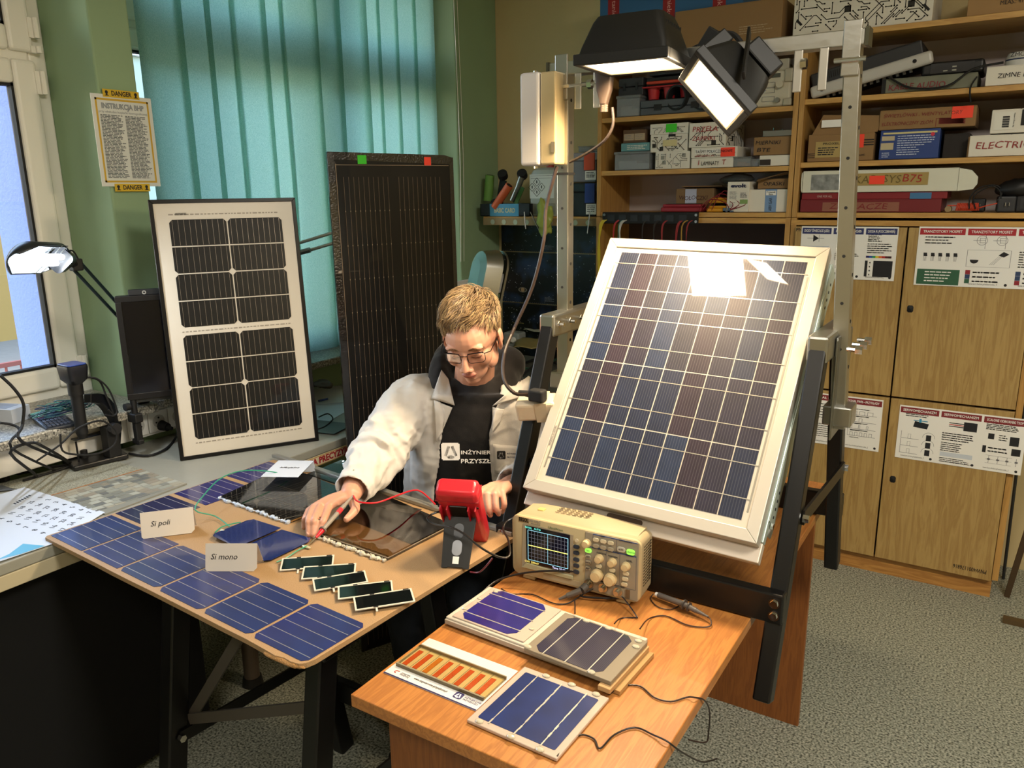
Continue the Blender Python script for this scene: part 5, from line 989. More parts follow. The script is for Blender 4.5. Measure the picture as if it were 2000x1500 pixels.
rings=[[(x,y*.94,z*.94) for x,y,z in r_] for r_ in rings]; m=MB(); m.loft(rings,0,False,False); link('reflector',m,mat('#dfe4e8',.18,1,bump=.9,bs=220),LP,smooth=True,M=HM)
link('fluorescent_tube',MB().tube([(.03,.012,0),(Lh*.9,.012,0),(Lh*.95,0,0),(Lh*.9,-.012,0),(.03,-.012,0)],.008,8,sub=5),mat('#ffffff',.5,emit=(.85,.93,1),es=22),LP,M=HM,smooth=True)
link('lamp_socket',MB().loft([[(-.0,y,z) for y,z in rr(.062,.05,.014,4)],[(.03,y,z) for y,z in rr(.066,.055,.014,4)]]).loft([[(-.03,y,z) for y,z in rr(.04,.036,.012,4)],[(-.0,y,z) for y,z in rr(.062,.05,.014,4)]]),mat('#16161a',.3),LP,smooth='auto',M=HM)
wm_=MB(); 
for u in (.22,.34): wm_.tube([(Lh*u,.055,0),(Lh*u+.004,0,-s*.045),(Lh*u,-.055,0)],.0012,5); wm_.tube([(Lh*u,.055,0),(Lh*u,-.055,0)],.0012,5,sub=1)
link('retaining_wire',wm_,dsteel,LP,M=HM)
l=light('desk_lamp_light','AREA',(0,0,0),3.2,(.86,.93,1),.14,.06); l.parent=LP; l.matrix_local=HM@Matrix.Translation((Lh*.5,0,s*.012))@(Matrix.Rotation(PI,4,'X') if s>0 else I4)
j=pk(148,517,0,-2.30); link('joint',MB().cb(j,(.03,.03,.035)).cyl(h0,j,.012,n=12),matblack,LP,bevel=.004)
e1=pk(233,606,0,-2.40); 
for dy in (-.011,.011):
    for dd in (0,.004): pass
    link('arm_tube',MB().cyl(j+V((0,dy,dy*.9+.0)),e1+V((-.0,dy*.8+.01,dy*1.0-.02)),.0052,n=10),mat('#1d2a2b',.3,.3),LP,smooth='auto')
link('arm_tube',MB().cyl(e1,V((-2.41,1.47,.96)),.006,n=10),mat('#1d2a2b',.3,.3),LP,smooth='auto'); link('clamp_base',MB().box(-2.43,-2.38,1.44,1.482,.938,.965),matblack,LP,bevel=.003)
link('lamp_wire',MB().tube([h0+V((0,0,.02)),pk(128,492,0,-2.28),pk(142,490,0,-2.3),pk(152,505,0,-2.3)],.0025,6),rubber,LP)
# ---- digital microscope
X_=-2.36; bp=lambda x,y:pk(x,y,2,DZ+.012)
t=thing('microscope','black digital microscope on a heavy base beside the stone sill','microscope',(0,0,0))
b4=[pk(106,893,2,DZ+.02),pk(144,912,2,DZ+.02),pk(251,886,2,DZ+.02),pk(232,874,2,DZ+.02)]
b4=[V((max(p.x,-2.455),p.y,0)) for p in b4]
m=MB(); m.loft([[V((p.x,p.y,z)) for p in b4] for z in (DZ+.0035,DZ+.02)]); link('base',m,mat('#141415',.4),t,bevel=.004)
ca=pk(152,790,0,-2.31); cx_,cy_=ca.x,ca.y
link('focus_tube',MB().cyl((cx_,cy_,.915),(cx_,cy_,1.045),.017,n=20).cyl((cx_,cy_,1.035),(cx_,cy_,1.075),.021,n=20).cyl((cx_,cy_,1.04),(cx_,cy_,1.078),.0155,n=20).cyl((cx_,cy_,.90),(cx_,cy_,.92),.012,.017,20),matblack,t,smooth='auto')
m=MB(); m.loft([[(cx_+x,cy_+y,z) for x,y in rr(w_,w_*.8,.012,4)] for w_,z in ((.03,1.062),(.068,1.083),(.076,1.118),(.074,1.126))]); link('camera_head',m,mat('#15161b',.35),t,smooth='auto'); link('blue_lid',MB().prism([(cx_+x,cy_+y) for x,y in rr(.072,.056,.012,4)],1.1265,1.130),mat('#1c2f66',.25),t,bevel=.001)
ar=[pk(170,778,0,-2.335),pk(195,780,0,-2.35),pk(214,800,0,-2.355),pk(224,830,0,-2.36),pk(222,875,0,-2.37)]
m=MB(); pts=catmull(ar,5); rings=[]
for i,p in enumerate(pts):
    tt=(pts[min(i+1,len(pts)-1)]-pts[max(0,i-1)]).normalized(); sdv=V((.8,.5,0)).normalized(); nv=tt.cross(sdv).normalized(); q=.013+.009*min(1,i/12)
    rings.append([p+sdv*a*.012+nv*b*q for a,b in ((-1,-1),(1,-1),(1,1),(-1,1))])
m.loft(rings); link('curved_arm',m,mat('#0d0f14',.35),t,bevel=.003,smooth=False)
colb=pk(216,858,0,-2.35); link('column',MB().box(colb.x-.02,colb.x+.02,colb.y-.02,colb.y+.02,DZ+.02,.905),matblack,t,bevel=.003); link('focus_knob',MB().cyl((colb.x+.02,colb.y-.0,.90),(colb.x+.042,colb.y-.0,.90),.018,n=20),mat('#1c1c1e',.5),t,smooth='auto')
sp=[pk(116,850,2,.872),pk(146,860,2,.872),pk(214,843,2,.872),pk(180,836,2,.872)]; m=MB(); m.loft([[V((max(p.x,-2.34 if 0 else -9),p.y,z)) for p in sp] for z in (.869,.873)]); link('stage',m,mat('#1a1f2e',.3),t); 
for a in ((122,855),(148,862),(205,848)): 
    q=pk(*a,2,.87); link('stage_leg',MB().cyl((q.x,q.y,DZ+.02),(q.x,q.y,.869),.003,n=6),matblack,t)
link('stage_clip',MB().cyl(pk(165,852,2,.875),pk(168,848,2,.880),.005,n=8),chrome,t); q=pk(164,882,2,DZ+.04); link('screw_knob',MB().cyl((q.x,q.y,DZ+.02),(q.x,q.y,DZ+.045),.010,n=14),rubber,t,smooth='auto')
# microscope cables
m=MB(); 
for k,pp in enumerate((((175,737),(195,745),(208,775),(222,810),(212,800)),((170,737),(190,740),(212,760),(228,800),(222,812),(205,810)))): m.tube([pk(x,y,0,-2.33+.01*k) for x,y in pp],.003,6)
tag(link('cable',m,rubber),'two thin black leads looping from the microscope camera','cable')
m=MB().tube([pk(*p,2,.84+.006*i) if 0 else pk(*p,0,-2.27) for i,p in enumerate(((118,848),(122,880),(150,888),(190,886),(222,870),(228,845),(212,828),(190,822),(150,838),(118,868),(72,900)))],.003,6); tag(link('cable',m,rubber),'thin black cable wound round the microscope stage','cable')
# calculator, box, wires on the sill
sz=.9375; c4=[pk(72,805,2,sz+.02),pk(90,838,2,sz+.004),pk(150,826,2,sz+.004),pk(140,792,2,sz+.02)]
cm_=frame(c4[1],c4[2]-c4[1],c4[0]-c4[1]); t=thing('calculator','dark grey desk calculator lying on the stone sill','calculator',cm_); cw_=(c4[2]-c4[1]).length; ch_l=(c4[0]-c4[1]).length
link('body',MB().box(0,cw_,0,ch_l,-.012,0),mat('#23262d',.4),t,bevel=.004); link('display',MB().box(.012,cw_-.012,ch_l*.76,ch_l*.93,0,.001),mat('#7d97a8',.2),t)
for i in range(6):
    for j_ in range(5): link('key',MB().box(.01+i*(cw_-.02)/6,.01+(i+.78)*(cw_-.02)/6,.008+j_*ch_l*.135,.008+(j_+.72)*ch_l*.135,0,.004),mat('#8a2f38' if (i<2 and j_==4) else '#3d4250',.4),t,bevel=.001)
bq=[pk(0,842,2,sz+.06),pk(25,805,2,sz)]; c0=pk(26,829,2,sz); t=thing('small_carton','small white carton with a grey window print on the stone sill at the left edge','box',rotz((c0.x,c0.y,sz),.35)); link('body',MB().box(-.16,0,0,.07,0,.045),mat('#b9bdc4',.6),t,bevel=.001); link('window_print',MB().box(-.14,-.03,.012,.058,.045,.0456),mat('#7d8492',.4),t); link('small_text',MB().rect(-.12,0,-.09,.01,.0).rect(-.12,.013,-.095,.02,0),mat('#8a9098',.5),t,M=front((0,-.0006,.012)))
m=MB(); rw=random.Random(5); cc=pk(118,802,2,.97)
for k in range(16):
    pts=[cc+V((rw.uniform(-.02,.03)-.02*0,rw.uniform(-.09,.09),rw.uniform(-.012,.03))) for _ in range(6)]; m.tube(pts,.0013,4,m=k%3)
o=tag(link('wire_bundle',m,[mat('#2c5f68',.4),mat('#1b2b55',.4),mat('#4c8f86',.4)]),'tangled bundle of thin blue and green wires on the sill','wire')
# power cable and plug on the desk
c0=pk(48,914,2,DZ+.022); t=thing('mains_plug','black mains plug with silver pins lying on the desk by the left edge','plug',frame(c0,(.75,.6,.1),(-.6,.75,0))); link('body',MB().cyl((-.02,0,0),(.015,0,0),.019,.017,16).cyl((.015,0,0),(.055,0,.004),.012,.006,12),rubber,t,smooth='auto'); link('pin',MB().cyl((-.038,-.008,0),(-.02,-.008,0),.0026,n=8).cyl((-.038,.008,0),(-.02,.008,0),.0026,n=8),chrome,t)
m=MB().tube(clampx([pk(0,733,0,-2.22),pk(28,760,0,-2.22),pk(46,790,0,-2.22),pk(44,830,0,-2.22),pk(42,862,0,-2.20),pk(62,880,2,DZ+.02),pk(95,897,2,DZ+.01),pk(116,905,2,DZ+.008),pk(105,920,2,DZ+.006),pk(60,932,2,DZ+.006),pk(15,928,2,DZ+.006),pk(4,908,2,DZ+.006),pk(20,885,0,-2.20),pk(60,865,0,-2.22),pk(84,872,0,-2.22),pk(88,890,2,DZ+.02),pk(70,905,2,DZ+.025)]),.0042,7); tag(link('cable',m,rubber),'thick black cable curling over the sill and desk at the left edge','cable')
m=MB().tube(clampx([pk(0,826,0,-2.25),pk(25,830,0,-2.25),pk(38,842,0,-2.22),pk(22,875,0,-2.2),pk(24,892,2,DZ+.01),pk(60,905,2,DZ+.01)]),.0035,7); tag(link('cable',m,rubber),'second black cable hanging from the left end of the sill','cable')
m=MB().tube([pk(252,886,2,DZ+.008),pk(290,890,2,DZ+.006),pk(322,878,2,DZ+.006),pk(340,860,2,DZ+.006),pk(352,838,0,-2.3)],.004,7); tag(link('cable',m,rubber),'black cable curving across the desk beside the white framed panel','cable')
c0=pk(313,830,0,-2.42); tag(link('mains_plug',MB().cyl((0,0,0),(.03,.004,-.004),.018,.014,16).cyl((.03,.004,-.004),(.05,.006,-.006),.008,.006,10),rubber,M=Matrix.Translation((-2.414,c0.y,c0.z)),smooth='auto'),'black plug pushed into the wall socket under the sill','plug')
c0=pk(0,935,2,DZ+.01); tag(link('connector',MB().cb((0,0,.008),(.05,.02,.016)).cyl((-.025,0,.008),(-.035,0,.008),.007,n=10),rubber,M=rotz((c0.x,c0.y,DZ+.001),.5),bevel=.003),'small black cable connector at the left edge of the desk','connector')
# laminate samples, calendar, sheet
def slab(name,label,cat,pts,z0,z1,m,bev=.0008):
    P_=[pk(*p,2,z1) for p in pts]; P_=[V((max(q.x,-2.465),q.y,0)) for q in P_]; return tag(link(name,MB().loft([[V((p.x,p.y,z)) for p in P_] for z in (z0,z1)]),m,bevel=bev),label,cat)
slab('sample_board','pale speckled laminate board lying under the microscope','board',[(-10,946),(205,893),(277,917),(100,968)],DZ+.0002,DZ+.003,ramp_mat(['#77776a','#a8a797'],[.4,.6],.5,'NOISE',(1,1,1),300,2))
st_=thing('stone_pattern_board','laminate board printed with grey flagstones beside the solar cells','board',(0,0,0)); P_=[pk(*p,2,DZ+.004) for p in ((100,968),(277,917),(365,944),(205,1004))]; link('core',MB().loft([[V((p.x,p.y,z)) for p in P_] for z in (DZ+.0005,DZ+.004)]),mat('#84847c',.3),st_); link('orange_edge',MB().beam(P_[0]+V((0,0,-.001)),P_[1]+V((0,0,-.001)),.004,.005),mat('#a06a3c',.6),st_)
ux=(P_[2]-P_[1]); uy=(P_[0]-P_[1]); rs=random.Random(9); scol=[mat(c,.3,coat=.2) for c in ('#7d7f78','#93958c','#a5a69c','#6a6d6c','#8c8578','#9c9788')]
j_=0.0
while j_<.97:
    dh=.105; i_=0.0; k_=0
    while i_<.96:
        dw=rs.uniform(.035,.085)*1.6; dw=min(dw,.985-i_); pol=[]
        for a,b in ((.004,.07),(1,.0),(1,.93),(.03,1)): pol.append(P_[1]+uy*min(.995,(i_+dw*a+rs.uniform(0,.008)))+ux*min(.99,(j_+dh*b*.92+rs.uniform(0,.012))))
        link('stone',MB().loft([[V((p.x,p.y,DZ+.004+z)) for p in pol] for z in (0,.0007)]),scol[rs.randrange(6)],st_); i_+=dw+.008
    j_+=dh
cal=thing('calendar','large white calendar sheet covering the left end of the desk','calendar',(0,0,0)); P_=[pk(*p,2,DZ+.002) for p in ((-60,1118),(108,1062),(205,1002),(48,953),(-60,985))]; P_=[V((max(p.x,-2.46),p.y,0)) for p in P_]; link('sheet',MB().loft([[V((p.x,p.y,z)) for p in P_] for z in (DZ+.0035,DZ+.0046)]),mat('#c9d2e2',.5),cal)
cz=DZ+.0048; m=MB(); 
A_=pk(200,1000,2,cz);B_=pk(105,1062,2,cz);D_=pk(50,955,2,cz); ex=(D_-A_); ey=(B_-A_); exn=ex.normalized(); eyn=ey.normalized()
num=iter(range(31,0,-1))
for r_ in range(5):
    for c_ in range(7):
        p=A_+ex*(.10+.105*c_)+ey*(.1+.19*r_)
        d=str((37-r_*7-c_)%31+1); text(d,frame(p,-eyn*1.0,-exn*-1.0 if 0 else V((0,0,1)).cross(-eyn)),.02,mat('#3a4254',.6),cal)
m=MB(); 
for r_ in range(5):
    for c_ in range(7):
        p=A_+ex*(.86+.012*r_)+ey*(.12+.05*c_)-ex*(.018*r_); m.add([p,p+eyn*.006,p+eyn*.006+exn*.004,p+exn*.004],[(0,1,2,3)])
link('print',m,mat('#55607a',.6),cal)
q=[pk(*p,2,cz) for p in ((0,1093),(40,1078),(48,1062),(90,1066),(70,1075))]
link('cyan_print',MB().add([V((p.x,p.y,cz+.0002)) for p in (pk(-10,1095,2,cz),pk(18,1082,2,cz),pk(45,1062,2,cz),pk(88,1066,2,cz),pk(40,1082,2,cz))],[(0,1,2,3,4)]),mat('#4fa3c9',.4),cal)
slab('magazine','dark striped magazine corner under the calendar at the left edge','magazine',[(-30,962),(28,956),(8,948),(-30,946)],DZ+.0032,DZ+.0042,mat('#5c6168',.4,var=.5,vs=60))
# ---- safety sign on the pier
sg=thing('safety_sign','white laminated safety sign with yellow border between the windows','sign',Matrix.Translation((-2.455,1.505,1.63))@Matrix.Rotation(PI/2,4,'Z')@Matrix.Rotation(PI/2,4,'X'))
sw=.245; sh=.33; a_=pk(182,181,0,-2.455); b_=pk(202,364,0,-2.455); c_=pk(298,193,0,-2.455); sg.matrix_world=Matrix.Translation((-2.462,b_.y,b_.z))@Matrix.Rotation(PI/2,4,'Z')@Matrix.Rotation(PI/2,4,'X'); sh=a_.z-b_.z; sw=(c_.y-a_.y)*1.02
tl=bpy.data.materials.new('sheet'); tl.use_nodes=True; n,l,b=nodes(tl); b.inputs['Base Color'].default_value=lin('#d8dcd8'); b.inputs['Roughness'].default_value=.3; b.inputs['Transmission Weight'].default_value=0
link('sheet',MB().box(0,sw,0,sh,0,.001),tl,sg); ye=mat('#c9a53a',.5)
m=MB(); q=.012; m.rect(q,q,sw-q,q+.006,.0015).rect(q,sh-q-.006,sw-q,sh-q,.0015).rect(q,q,q+.006,sh-q,.0015).rect(sw-q-.006,q,sw-q,sh-q,.0015); link('yellow_border',m,ye,sg)
text('INSTRUKCJA BHP',L(sw/2,sh-.035,.0012),.022,mat('#8f969a',.5),sg,sw*.7,bold=.001); text('przy obsłudze kopiarki kserograficznej',L(sw/2,sh-.052,.0012),.01,mat('#8f969a',.5),sg,sw*.8)
m=MB(); rule_lines(m,.024,sw*.49,.025,sh-.06,44,.0026,0,.25); rule_lines(m,sw*.52,sw-.024,.025,sh-.06,44,.0026,0,.25)
for v in m.v: v.z=.0014
link('print',m,mat('#5c6468',.6),sg)
for yy in (sh+.004,-.004):
    link('danger_tape',MB().box(sw*.2,sw*.8,yy-.012,yy+.012,.0012,.002),mat('#cfae2e',.5),sg); text('DANGER',L(sw*.5,yy,.0018),.02,inkblack,sg,sw*.33,bold=.0006)
    for xx in (.26,.74): 
        k=MB(); k.cyl((sw*xx,yy+.003,.002),(sw*xx,yy+.003,.0024),.005,n=12); k.rect(sw*xx-.007,yy-.008,sw*xx+.007,yy-.006,.0022); k.rect(sw*xx-.003,yy-.006,sw*xx+.003,yy-.001,.0022); link('skull_mark',k,inkblack,sg)
# ================= fibreboard table with loose cells
BZ=.797; SC=.964
BM=Matrix.Translation((-2.003*SC,.912*SC,BZ))@Matrix.Rotation(-math.radians(3.27),4,'Z')
mdf=ramp_mat(['#92724c','#ab8b64'],[.35,.65],.6,'NOISE',(1,1,1),600,3); mdfe=mat('#7a5c3e',.8,bump=.4,bs=300)
bd=thing('display_board','brown fibreboard tabletop with a row of blue solar cells glued along two edges','board',BM)
w=.960; h=.655
out=[(0.004,0.0),(0,.006)]; 
out=[(.0,.008),(.008,0)]; rc=random.Random(2)
out+=[(w*k/12,0.0006*rc.uniform(-1,1)) for k in range(2,11)]+[(w-.10,-.002),(w-.07,-.006+.002),(w-.05,.001),(w-.03,.0),(w-.012,.004),(w-.004,.014),(w,.03)]
out+=[(w+.0006*rc.uniform(-1,1),h*k/8) for k in range(1,8)]+[(w,h),(.0,h+.03)]
link('fibreboard',MB().prism(out,-.011,0),[mdf],bd,bevel=.0008)
link('frayed_edge',crumple((0,0,0),(.05,.008,.0045),4,20,10,.9),mat('#9c7444',.9,bump=1,bs=400),bd,M=L(w-.035,.004,-.006,.12),smooth=False)
cb=[cellmat('#172657',.02,1500,.12,rot=0,coat=.7,contrast=.5),cellmat('#1a2359',.02,1500,.12,coat=.7,contrast=.7),cellmat('#171840',.02,1500,.1,coat=.8,contrast=.2),cellmat('#1b1a5a',.02,1500,.1,coat=.8,contrast=.3)]
strip=mat('#b9b2ac',.3,.6)
cs=.151
def fcell(x,y,m,vert=True,chm=True):
    q=.010 if chm else .001
    pol=[(x+q,y),(x+cs-q,y),(x+cs,y+q),(x+cs,y+cs-q),(x+cs-q,y+cs),(x+q,y+cs),(x,y+cs-q),(x,y+q)]
    o=link('solar_cell',MB().prism(pol,.0002,.001),m,bd)
    b=MB()
    for k in range(5):
        xx=x+cs*(k+.5)/5
        if vert: b.box(x+.003,x+cs-.003,y+cs*(k+.5)/5-.0007,y+cs*(k+.5)/5+.0007,.001,.0013)
        else: b.box(xx-.0007,xx+.0007,y+.003,y+cs-.003,.001,.0013)
    link('busbar',b,strip,o)
# near row: bars run along the row
for i in range(6): fcell(.009+.1588*i,.011+(.002 if i<3 else 0),cb[(0,1,0,1,0,1)[i]],True,i>1)
for j,(y,k) in enumerate(((.176,2),(.343,3),(.512,3))): fcell(.006 if j else .006,y,cb[k],True,False)
link('screw_hole',MB().cyl((w-.026,.045,.0001),(w-.026,.045,.0006),.003,n=10),rubber,bd)
# sawhorse under the board
tr2,_o=trestle('trestle','black metal trestle with crossed braces carrying the fibreboard table',-1.52,-1.06,.84,1.42,.96,1.28,0.0,.783,.18,lw=.04,ld=.05,parts=False)
for a,b_ in (((-1.50,.935,.42),(-1.30,.955,.70)),((-1.50,.93,.42),(-1.08,.95,.60))): link('brace',MB().beam(V(a)-_o,V(b_)-_o,.025,.006,(0,1,0)),mat('#5c5650',.5,.5),tr2)
link('top_beam',MB().beam(V((-1.56,1.12,.76))-_o,V((-1.02,1.12,.76))-_o,.06,.04),blackpaint,tr2,bevel=.003)
# metal bar and glass at the far edge
ed_=[pk(535,889,2,BZ+.006),pk(1003,1042,2,BZ+.006)]
tag(link('metal_rail',MB().beam(ed_[0],ed_[1],.018,.010),mat('#9c9c96',.4,.6),bevel=.0015),'grey metal rail lying along the far edge of the fibreboard','rail')
# ---- laminated glass samples
def glass_sample(label,P_,z0,layers):
    t=thing('glass_sample',label,'glass panel',(0,0,0)); z=z0
    for nm,th,m,ins in layers:
        c=sum(P_,V((0,0,0)))/4; Q=[c+(p-c)*(1-ins) for p in P_]
        link(nm,MB().loft([[V((p.x,p.y,zz)) for p in Q] for zz in (z,z+th)]),m,t,bevel=.0003); z+=th+.0002
    return t,z
def pl(pts,z): return [pk(*p,2,z) for p in pts]
dark=mat('#15120f',.08,spec=.8,coat=1); brown=mat('#7a5836',.12,.55,coat=1); gl=thin_glass((.93,.95,.93),0,1.3); gcl=thin_glass((.86,.93,.92),0,1.0)
silm=mat('#cfc8b4',.15,bump=1,bs=120,coat=1,alpha=.92)
def silicone(parent,a,b,seed,r=.005,col=silm):
    m=MB(); a=V(a);b=V(b); rg=random.Random(seed)
    m.tube([a.lerp(b,k/14)+V((rg.uniform(-.001,.001),rg.uniform(-.0025,.0025),0)) for k in range(15)],r,10,sub=6,rr=lambda t_:r*(.8+.35*math.sin(t_*37+seed)+.3*math.sin(t_*91)))
    for k in range(60):
        p=a.lerp(b,rg.random())+V((rg.uniform(-.002,.002),rg.uniform(-.005,.004),rg.uniform(.0,.003))); m.ell(p,(r*rg.uniform(.2,.6),r*rg.uniform(.2,.6),r*rg.uniform(.2,.5)),7,5)
    for v in m.v: v+=V((1,1,1))*.0016*noise.noise(v*160)
    o=link('silicone_bead',m,col,parent,smooth=True); return o
g1=[(432,968),(568,1016),(700,966),(560,910)]; P1=pl(g1,BZ+.008)
t1,z=glass_sample('dark laminated glass sample with pale grid lines lying behind the blue cells',P1,BZ+.0015,[('back_glass',.003,dark,0),('front_glass',.003,gl,.0)])
u1=(P1[1]-P1[0]); v1=(P1[2]-P1[1]); m=MB(); zc=BZ+.0046
for k in range(9):
    a=P1[0]+u1*(.06+.108*k); b=a+v1*.96; m.beam(V((a.x,a.y,zc)),V((b.x,b.y,zc)),.0012,.0004)
link('grid_line',m,mat('#8a7f74',.4,.5),t1)
for k in (.33,.66): a=P1[0]+v1*k; b=a+u1; link('cell_gap',MB().beam(V((a.x,a.y,zc)),V((b.x,b.y,zc)),.004,.0005),mat('#6b5f52',.4,.4),t1)
link('copper_edge',MB().beam(P1[1]+V((0,0,-.003)),P1[2]+V((0,0,-.003)),.004,.003),mat('#a07848',.4,.5),t1); silicone(t1,P1[0]+V((.0,-.008,-.004)),P1[1]+V((0,-.008,-.004)),3,col=mat('#b9c4d4',.15,bump=1,bs=120,coat=1,alpha=.92))
g2=[(612,1036),(757,1086),(882,1022),(722,952)]; P2=pl(g2,BZ+.012)
t2,z=glass_sample('glass sample with brown mirrored strip and silicone bead beside the red meter',P2,BZ+.0015,[('base_glass',.004,mat('#2a2622',.1,coat=1),0),('painted_reflection_film',.002,mat('#a0978a',.22,.25,coat=1),.0),('cover_glass',.003,gl,.01)])  # film's diffuse grey stands in for the coat reflected in the glass
a,b,c,d=P2; zz=BZ+.0082; F_=lambda p,q:V((p.x,p.y,q))
link('brown_strip',MB().loft([[F_(p,q) for p in (a+(d-a)*.03,b+(c-b)*.03,b+(c-b)*.36,a+(d-a)*.36)] for q in (zz,zz+.0008)]),mat('#7d5a34',.2,.3,coat=1),t2)
pp=[pk(*q,2,zz) for q in ((715,1014),(760,1000),(815,993),(823,1008),(806,1022),(765,1033))]; link('black_cell',MB().loft([[F_(p,q) for p in pp] for q in (zz+.0004,zz+.0014)]),mat('#060607',.05,coat=1),t2)
pp=[pk(*q,2,zz) for q in ((743,990),(770,985),(824,996),(815,1006),(775,1000))]; link('film_patch',MB().loft([[F_(p,q) for p in pp] for q in (zz+.0016,zz+.0022)]),mat('#4a4644',.15,.3),t2)
silicone(t2,a+V((.012,-.008,-.008)),b+V((0,-.010,-.008)),7)
P3=pl([(600,925),(700,958),(770,930),(668,897)],BZ+.006)
t3,z=glass_sample('clear glass pane lying between the dark sample and the coat sleeve',P3,BZ+.0015,[('pane',.004,gcl,0)])
# second large framed glass behind
# ---- blue double cell
bb=mat('#14265c',.12,coat=.8); c0=[pk(411,1048,2,BZ+.006),pk(490,1016,2,BZ+.006),pk(613,1053,2,BZ+.006),pk(519,1098,2,BZ+.006)]
t=thing('bare_solar_cell_pair','pair of plain dark blue cells joined side by side, wired with green leads','solar cell',(0,0,0))
A,B,C_,D_=c0
def bil(u,v): return (A*(1-u)+D_*u)*(1-v)+(B*(1-u)+C_*u)*v
for s,(u0,u1) in enumerate(((0,.495),(.505,1))):
    pol=[(0.08,0),(.92,0),(1,.08),(1,.92),(.92,1),(.08,1),(0,.92),(0,.08)]
    if s==0: pol=[(0.1,0),(1,0),(1,1),(.1,1),(0,.9),(0,.1)]
    else: pol=[(0,0),(.9,0),(1,.1),(1,.9),(.9,1),(0,1)]
    top=[bil(u0+(u1-u0)*a,b)+V((0,0,.003*math.sin(PI*(a if s else 1-a)) +(.004 if s==0 else 0))) for a,b in pol]
    link('cell',MB().loft([[p-V((0,0,.0008)) for p in top],top]),bb,t)
wg=mat('#2f8f72',.4); sol=mat('#c9c4a0',.3,.4)
link('green_wire',MB().tube([pk(420,1040,2,BZ+.008),pk(432,1030,2,BZ+.01),pk(450,1024,2,BZ+.008),pk(470,1020,2,BZ+.007)],.0016,5),wg,t); link('solder_blob',crumple((0,0,0),(.010,.005,.003),3,10,8,.5),sol,t,M=Matrix.Translation(bil(0,.3)+V((-.002,0,.002)))); link('solder_blob',crumple((0,0,0),(.014,.005,.003),5,10,8,.5),sol,t,M=Matrix.Translation(pk(598,1068,2,BZ+.004)))
link('green_wire',MB().tube([pk(600,1066,2,BZ+.006),pk(580,1076,2,BZ+.008),pk(562,1088,2,BZ+.006),pk(540,1098,2,BZ+.004)],.0016,5),wg,t)
m=MB().tube([pk(448,1028,2,BZ+.008),pk(420,1008,2,BZ+.01),pk(381,996,2,BZ+.03),pk(400,965,2,BZ+.05),pk(430,935,2,BZ+.06),pk(470,920,2,BZ+.055),pk(520,920,2,BZ+.04),pk(560,927,2,BZ+.018)],.0016,6); tag(link('green_wire',m,wg),'thin green wire arching from the blue cells to the glass sample','wire')
# ---- five small thin film modules
tilt_=.035
for i,(lt,rt,lb) in enumerate((((543,1092),(645,1085),(546,1115)),((586,1108),(689,1101),(588,1132)),((613,1131),(716,1114),(614,1155)),((659,1146),(765,1134),(660,1171)),((690,1166),(804,1149),(694,1193)))):
    a=pk(*lt,2,BZ+.012);b=pk(*rt,2,BZ+.012);c=pk(*lb,2,BZ+.004+.0012*i); ux=b-a; M=frame(c,ux,(a-c)); lw_=ux.length; lh_=(a-c).length
    lab=['first dark thin film module nearest the blue cells','second dark thin film module from the left','middle one of the five dark thin film modules','fourth dark thin film module from the left','dark thin film module nearest the board edge, last of five'][i]
    t=thing('thin_film_module',lab,'solar cell',M,'thin film modules on the fibreboard'); wf=mat('#c9c3b4',.4)
    e=.0035; link('frame',MB().box(0,lw_,0,e,-.001,.001).box(0,lw_,lh_-e,lh_,-.001,.001).box(0,e,e,lh_-e,-.001,.001).box(lw_-e,lw_,e,lh_-e,-.001,.001),wf,t); link('film',MB().box(e,lw_-e,e,lh_-e,-.001,.0006),mat('#0b0f0f',.06,coat=1),t)
    link('black_edge',MB().box(lw_*.3,lw_*.38,0,e,.0011,.0014).box(lw_*.28,lw_*.36,lh_-e,lh_,.0011,.0014).box(lw_*.85,lw_*.95,lh_-e,lh_,.0011,.0014),matblack,t); link('tab',MB().box(lw_*.33,lw_*.33+.004,-.013,.001,-.0012,.0002),wf,t)
# ---- name cards
def tent(label,tl,tr_,br,bl_,words,z,flat=False,hz=.05):
    A=pk(*bl_,2,z);B=pk(*br,2,z); ux=(B-A).normalized(); n_=V((ux.y,-ux.x,0)); up=pkp(*tl,A-n_*.012,n_); hh=max(.03,up.z-z)
    lean=V((-n_.x*.016,-n_.y*.016,hh)); w=(B-A).length
    t=thing('name_card',label,'card',frame(A,ux,lean)); hl_=lean.length
    link('front_leaf',MB().prism([(.004,0),(w-.008,0),(w,.008),(w,hl_),(0,hl_),(0,.004)],-.0004,0),mat('#cfc8c0',.6),t); top=V((0,hl_,0)); 
    inv=t.matrix_world.inverted(); back=[inv@(A-n_*.045+V((0,0,.0005))),inv@(B-n_*.045+V((0,0,.0005)))]
    link('back_leaf',MB().add([(0,hl_,-.0002),(w,hl_,-.0002),back[1],back[0],(0,hl_,-.0007),(w,hl_,-.0007),back[1]-V((0,0,.0005)),back[0]-V((0,0,.0005))],[(0,1,2,3),(4,7,6,5),(0,4,5,1),(1,5,6,2),(2,6,7,3),(3,7,4,0)]),mat('#cfc8c0',.6),t)
    text(words,L(w*.36,hl_*.52,.0002),.018,blackpen,t,None,shear=.25,name='handwriting'); return t
tent('folded white card lettered Si poli standing among the cells',(274,1003),(378,990),(381,1040),(277,1053),'Si poli',BZ+.0015)
tent('folded white card lettered Si mono in front of the blue pair',(400,1063),(505,1066),(502,1116),(401,1116),'Si mono',BZ+.0015)
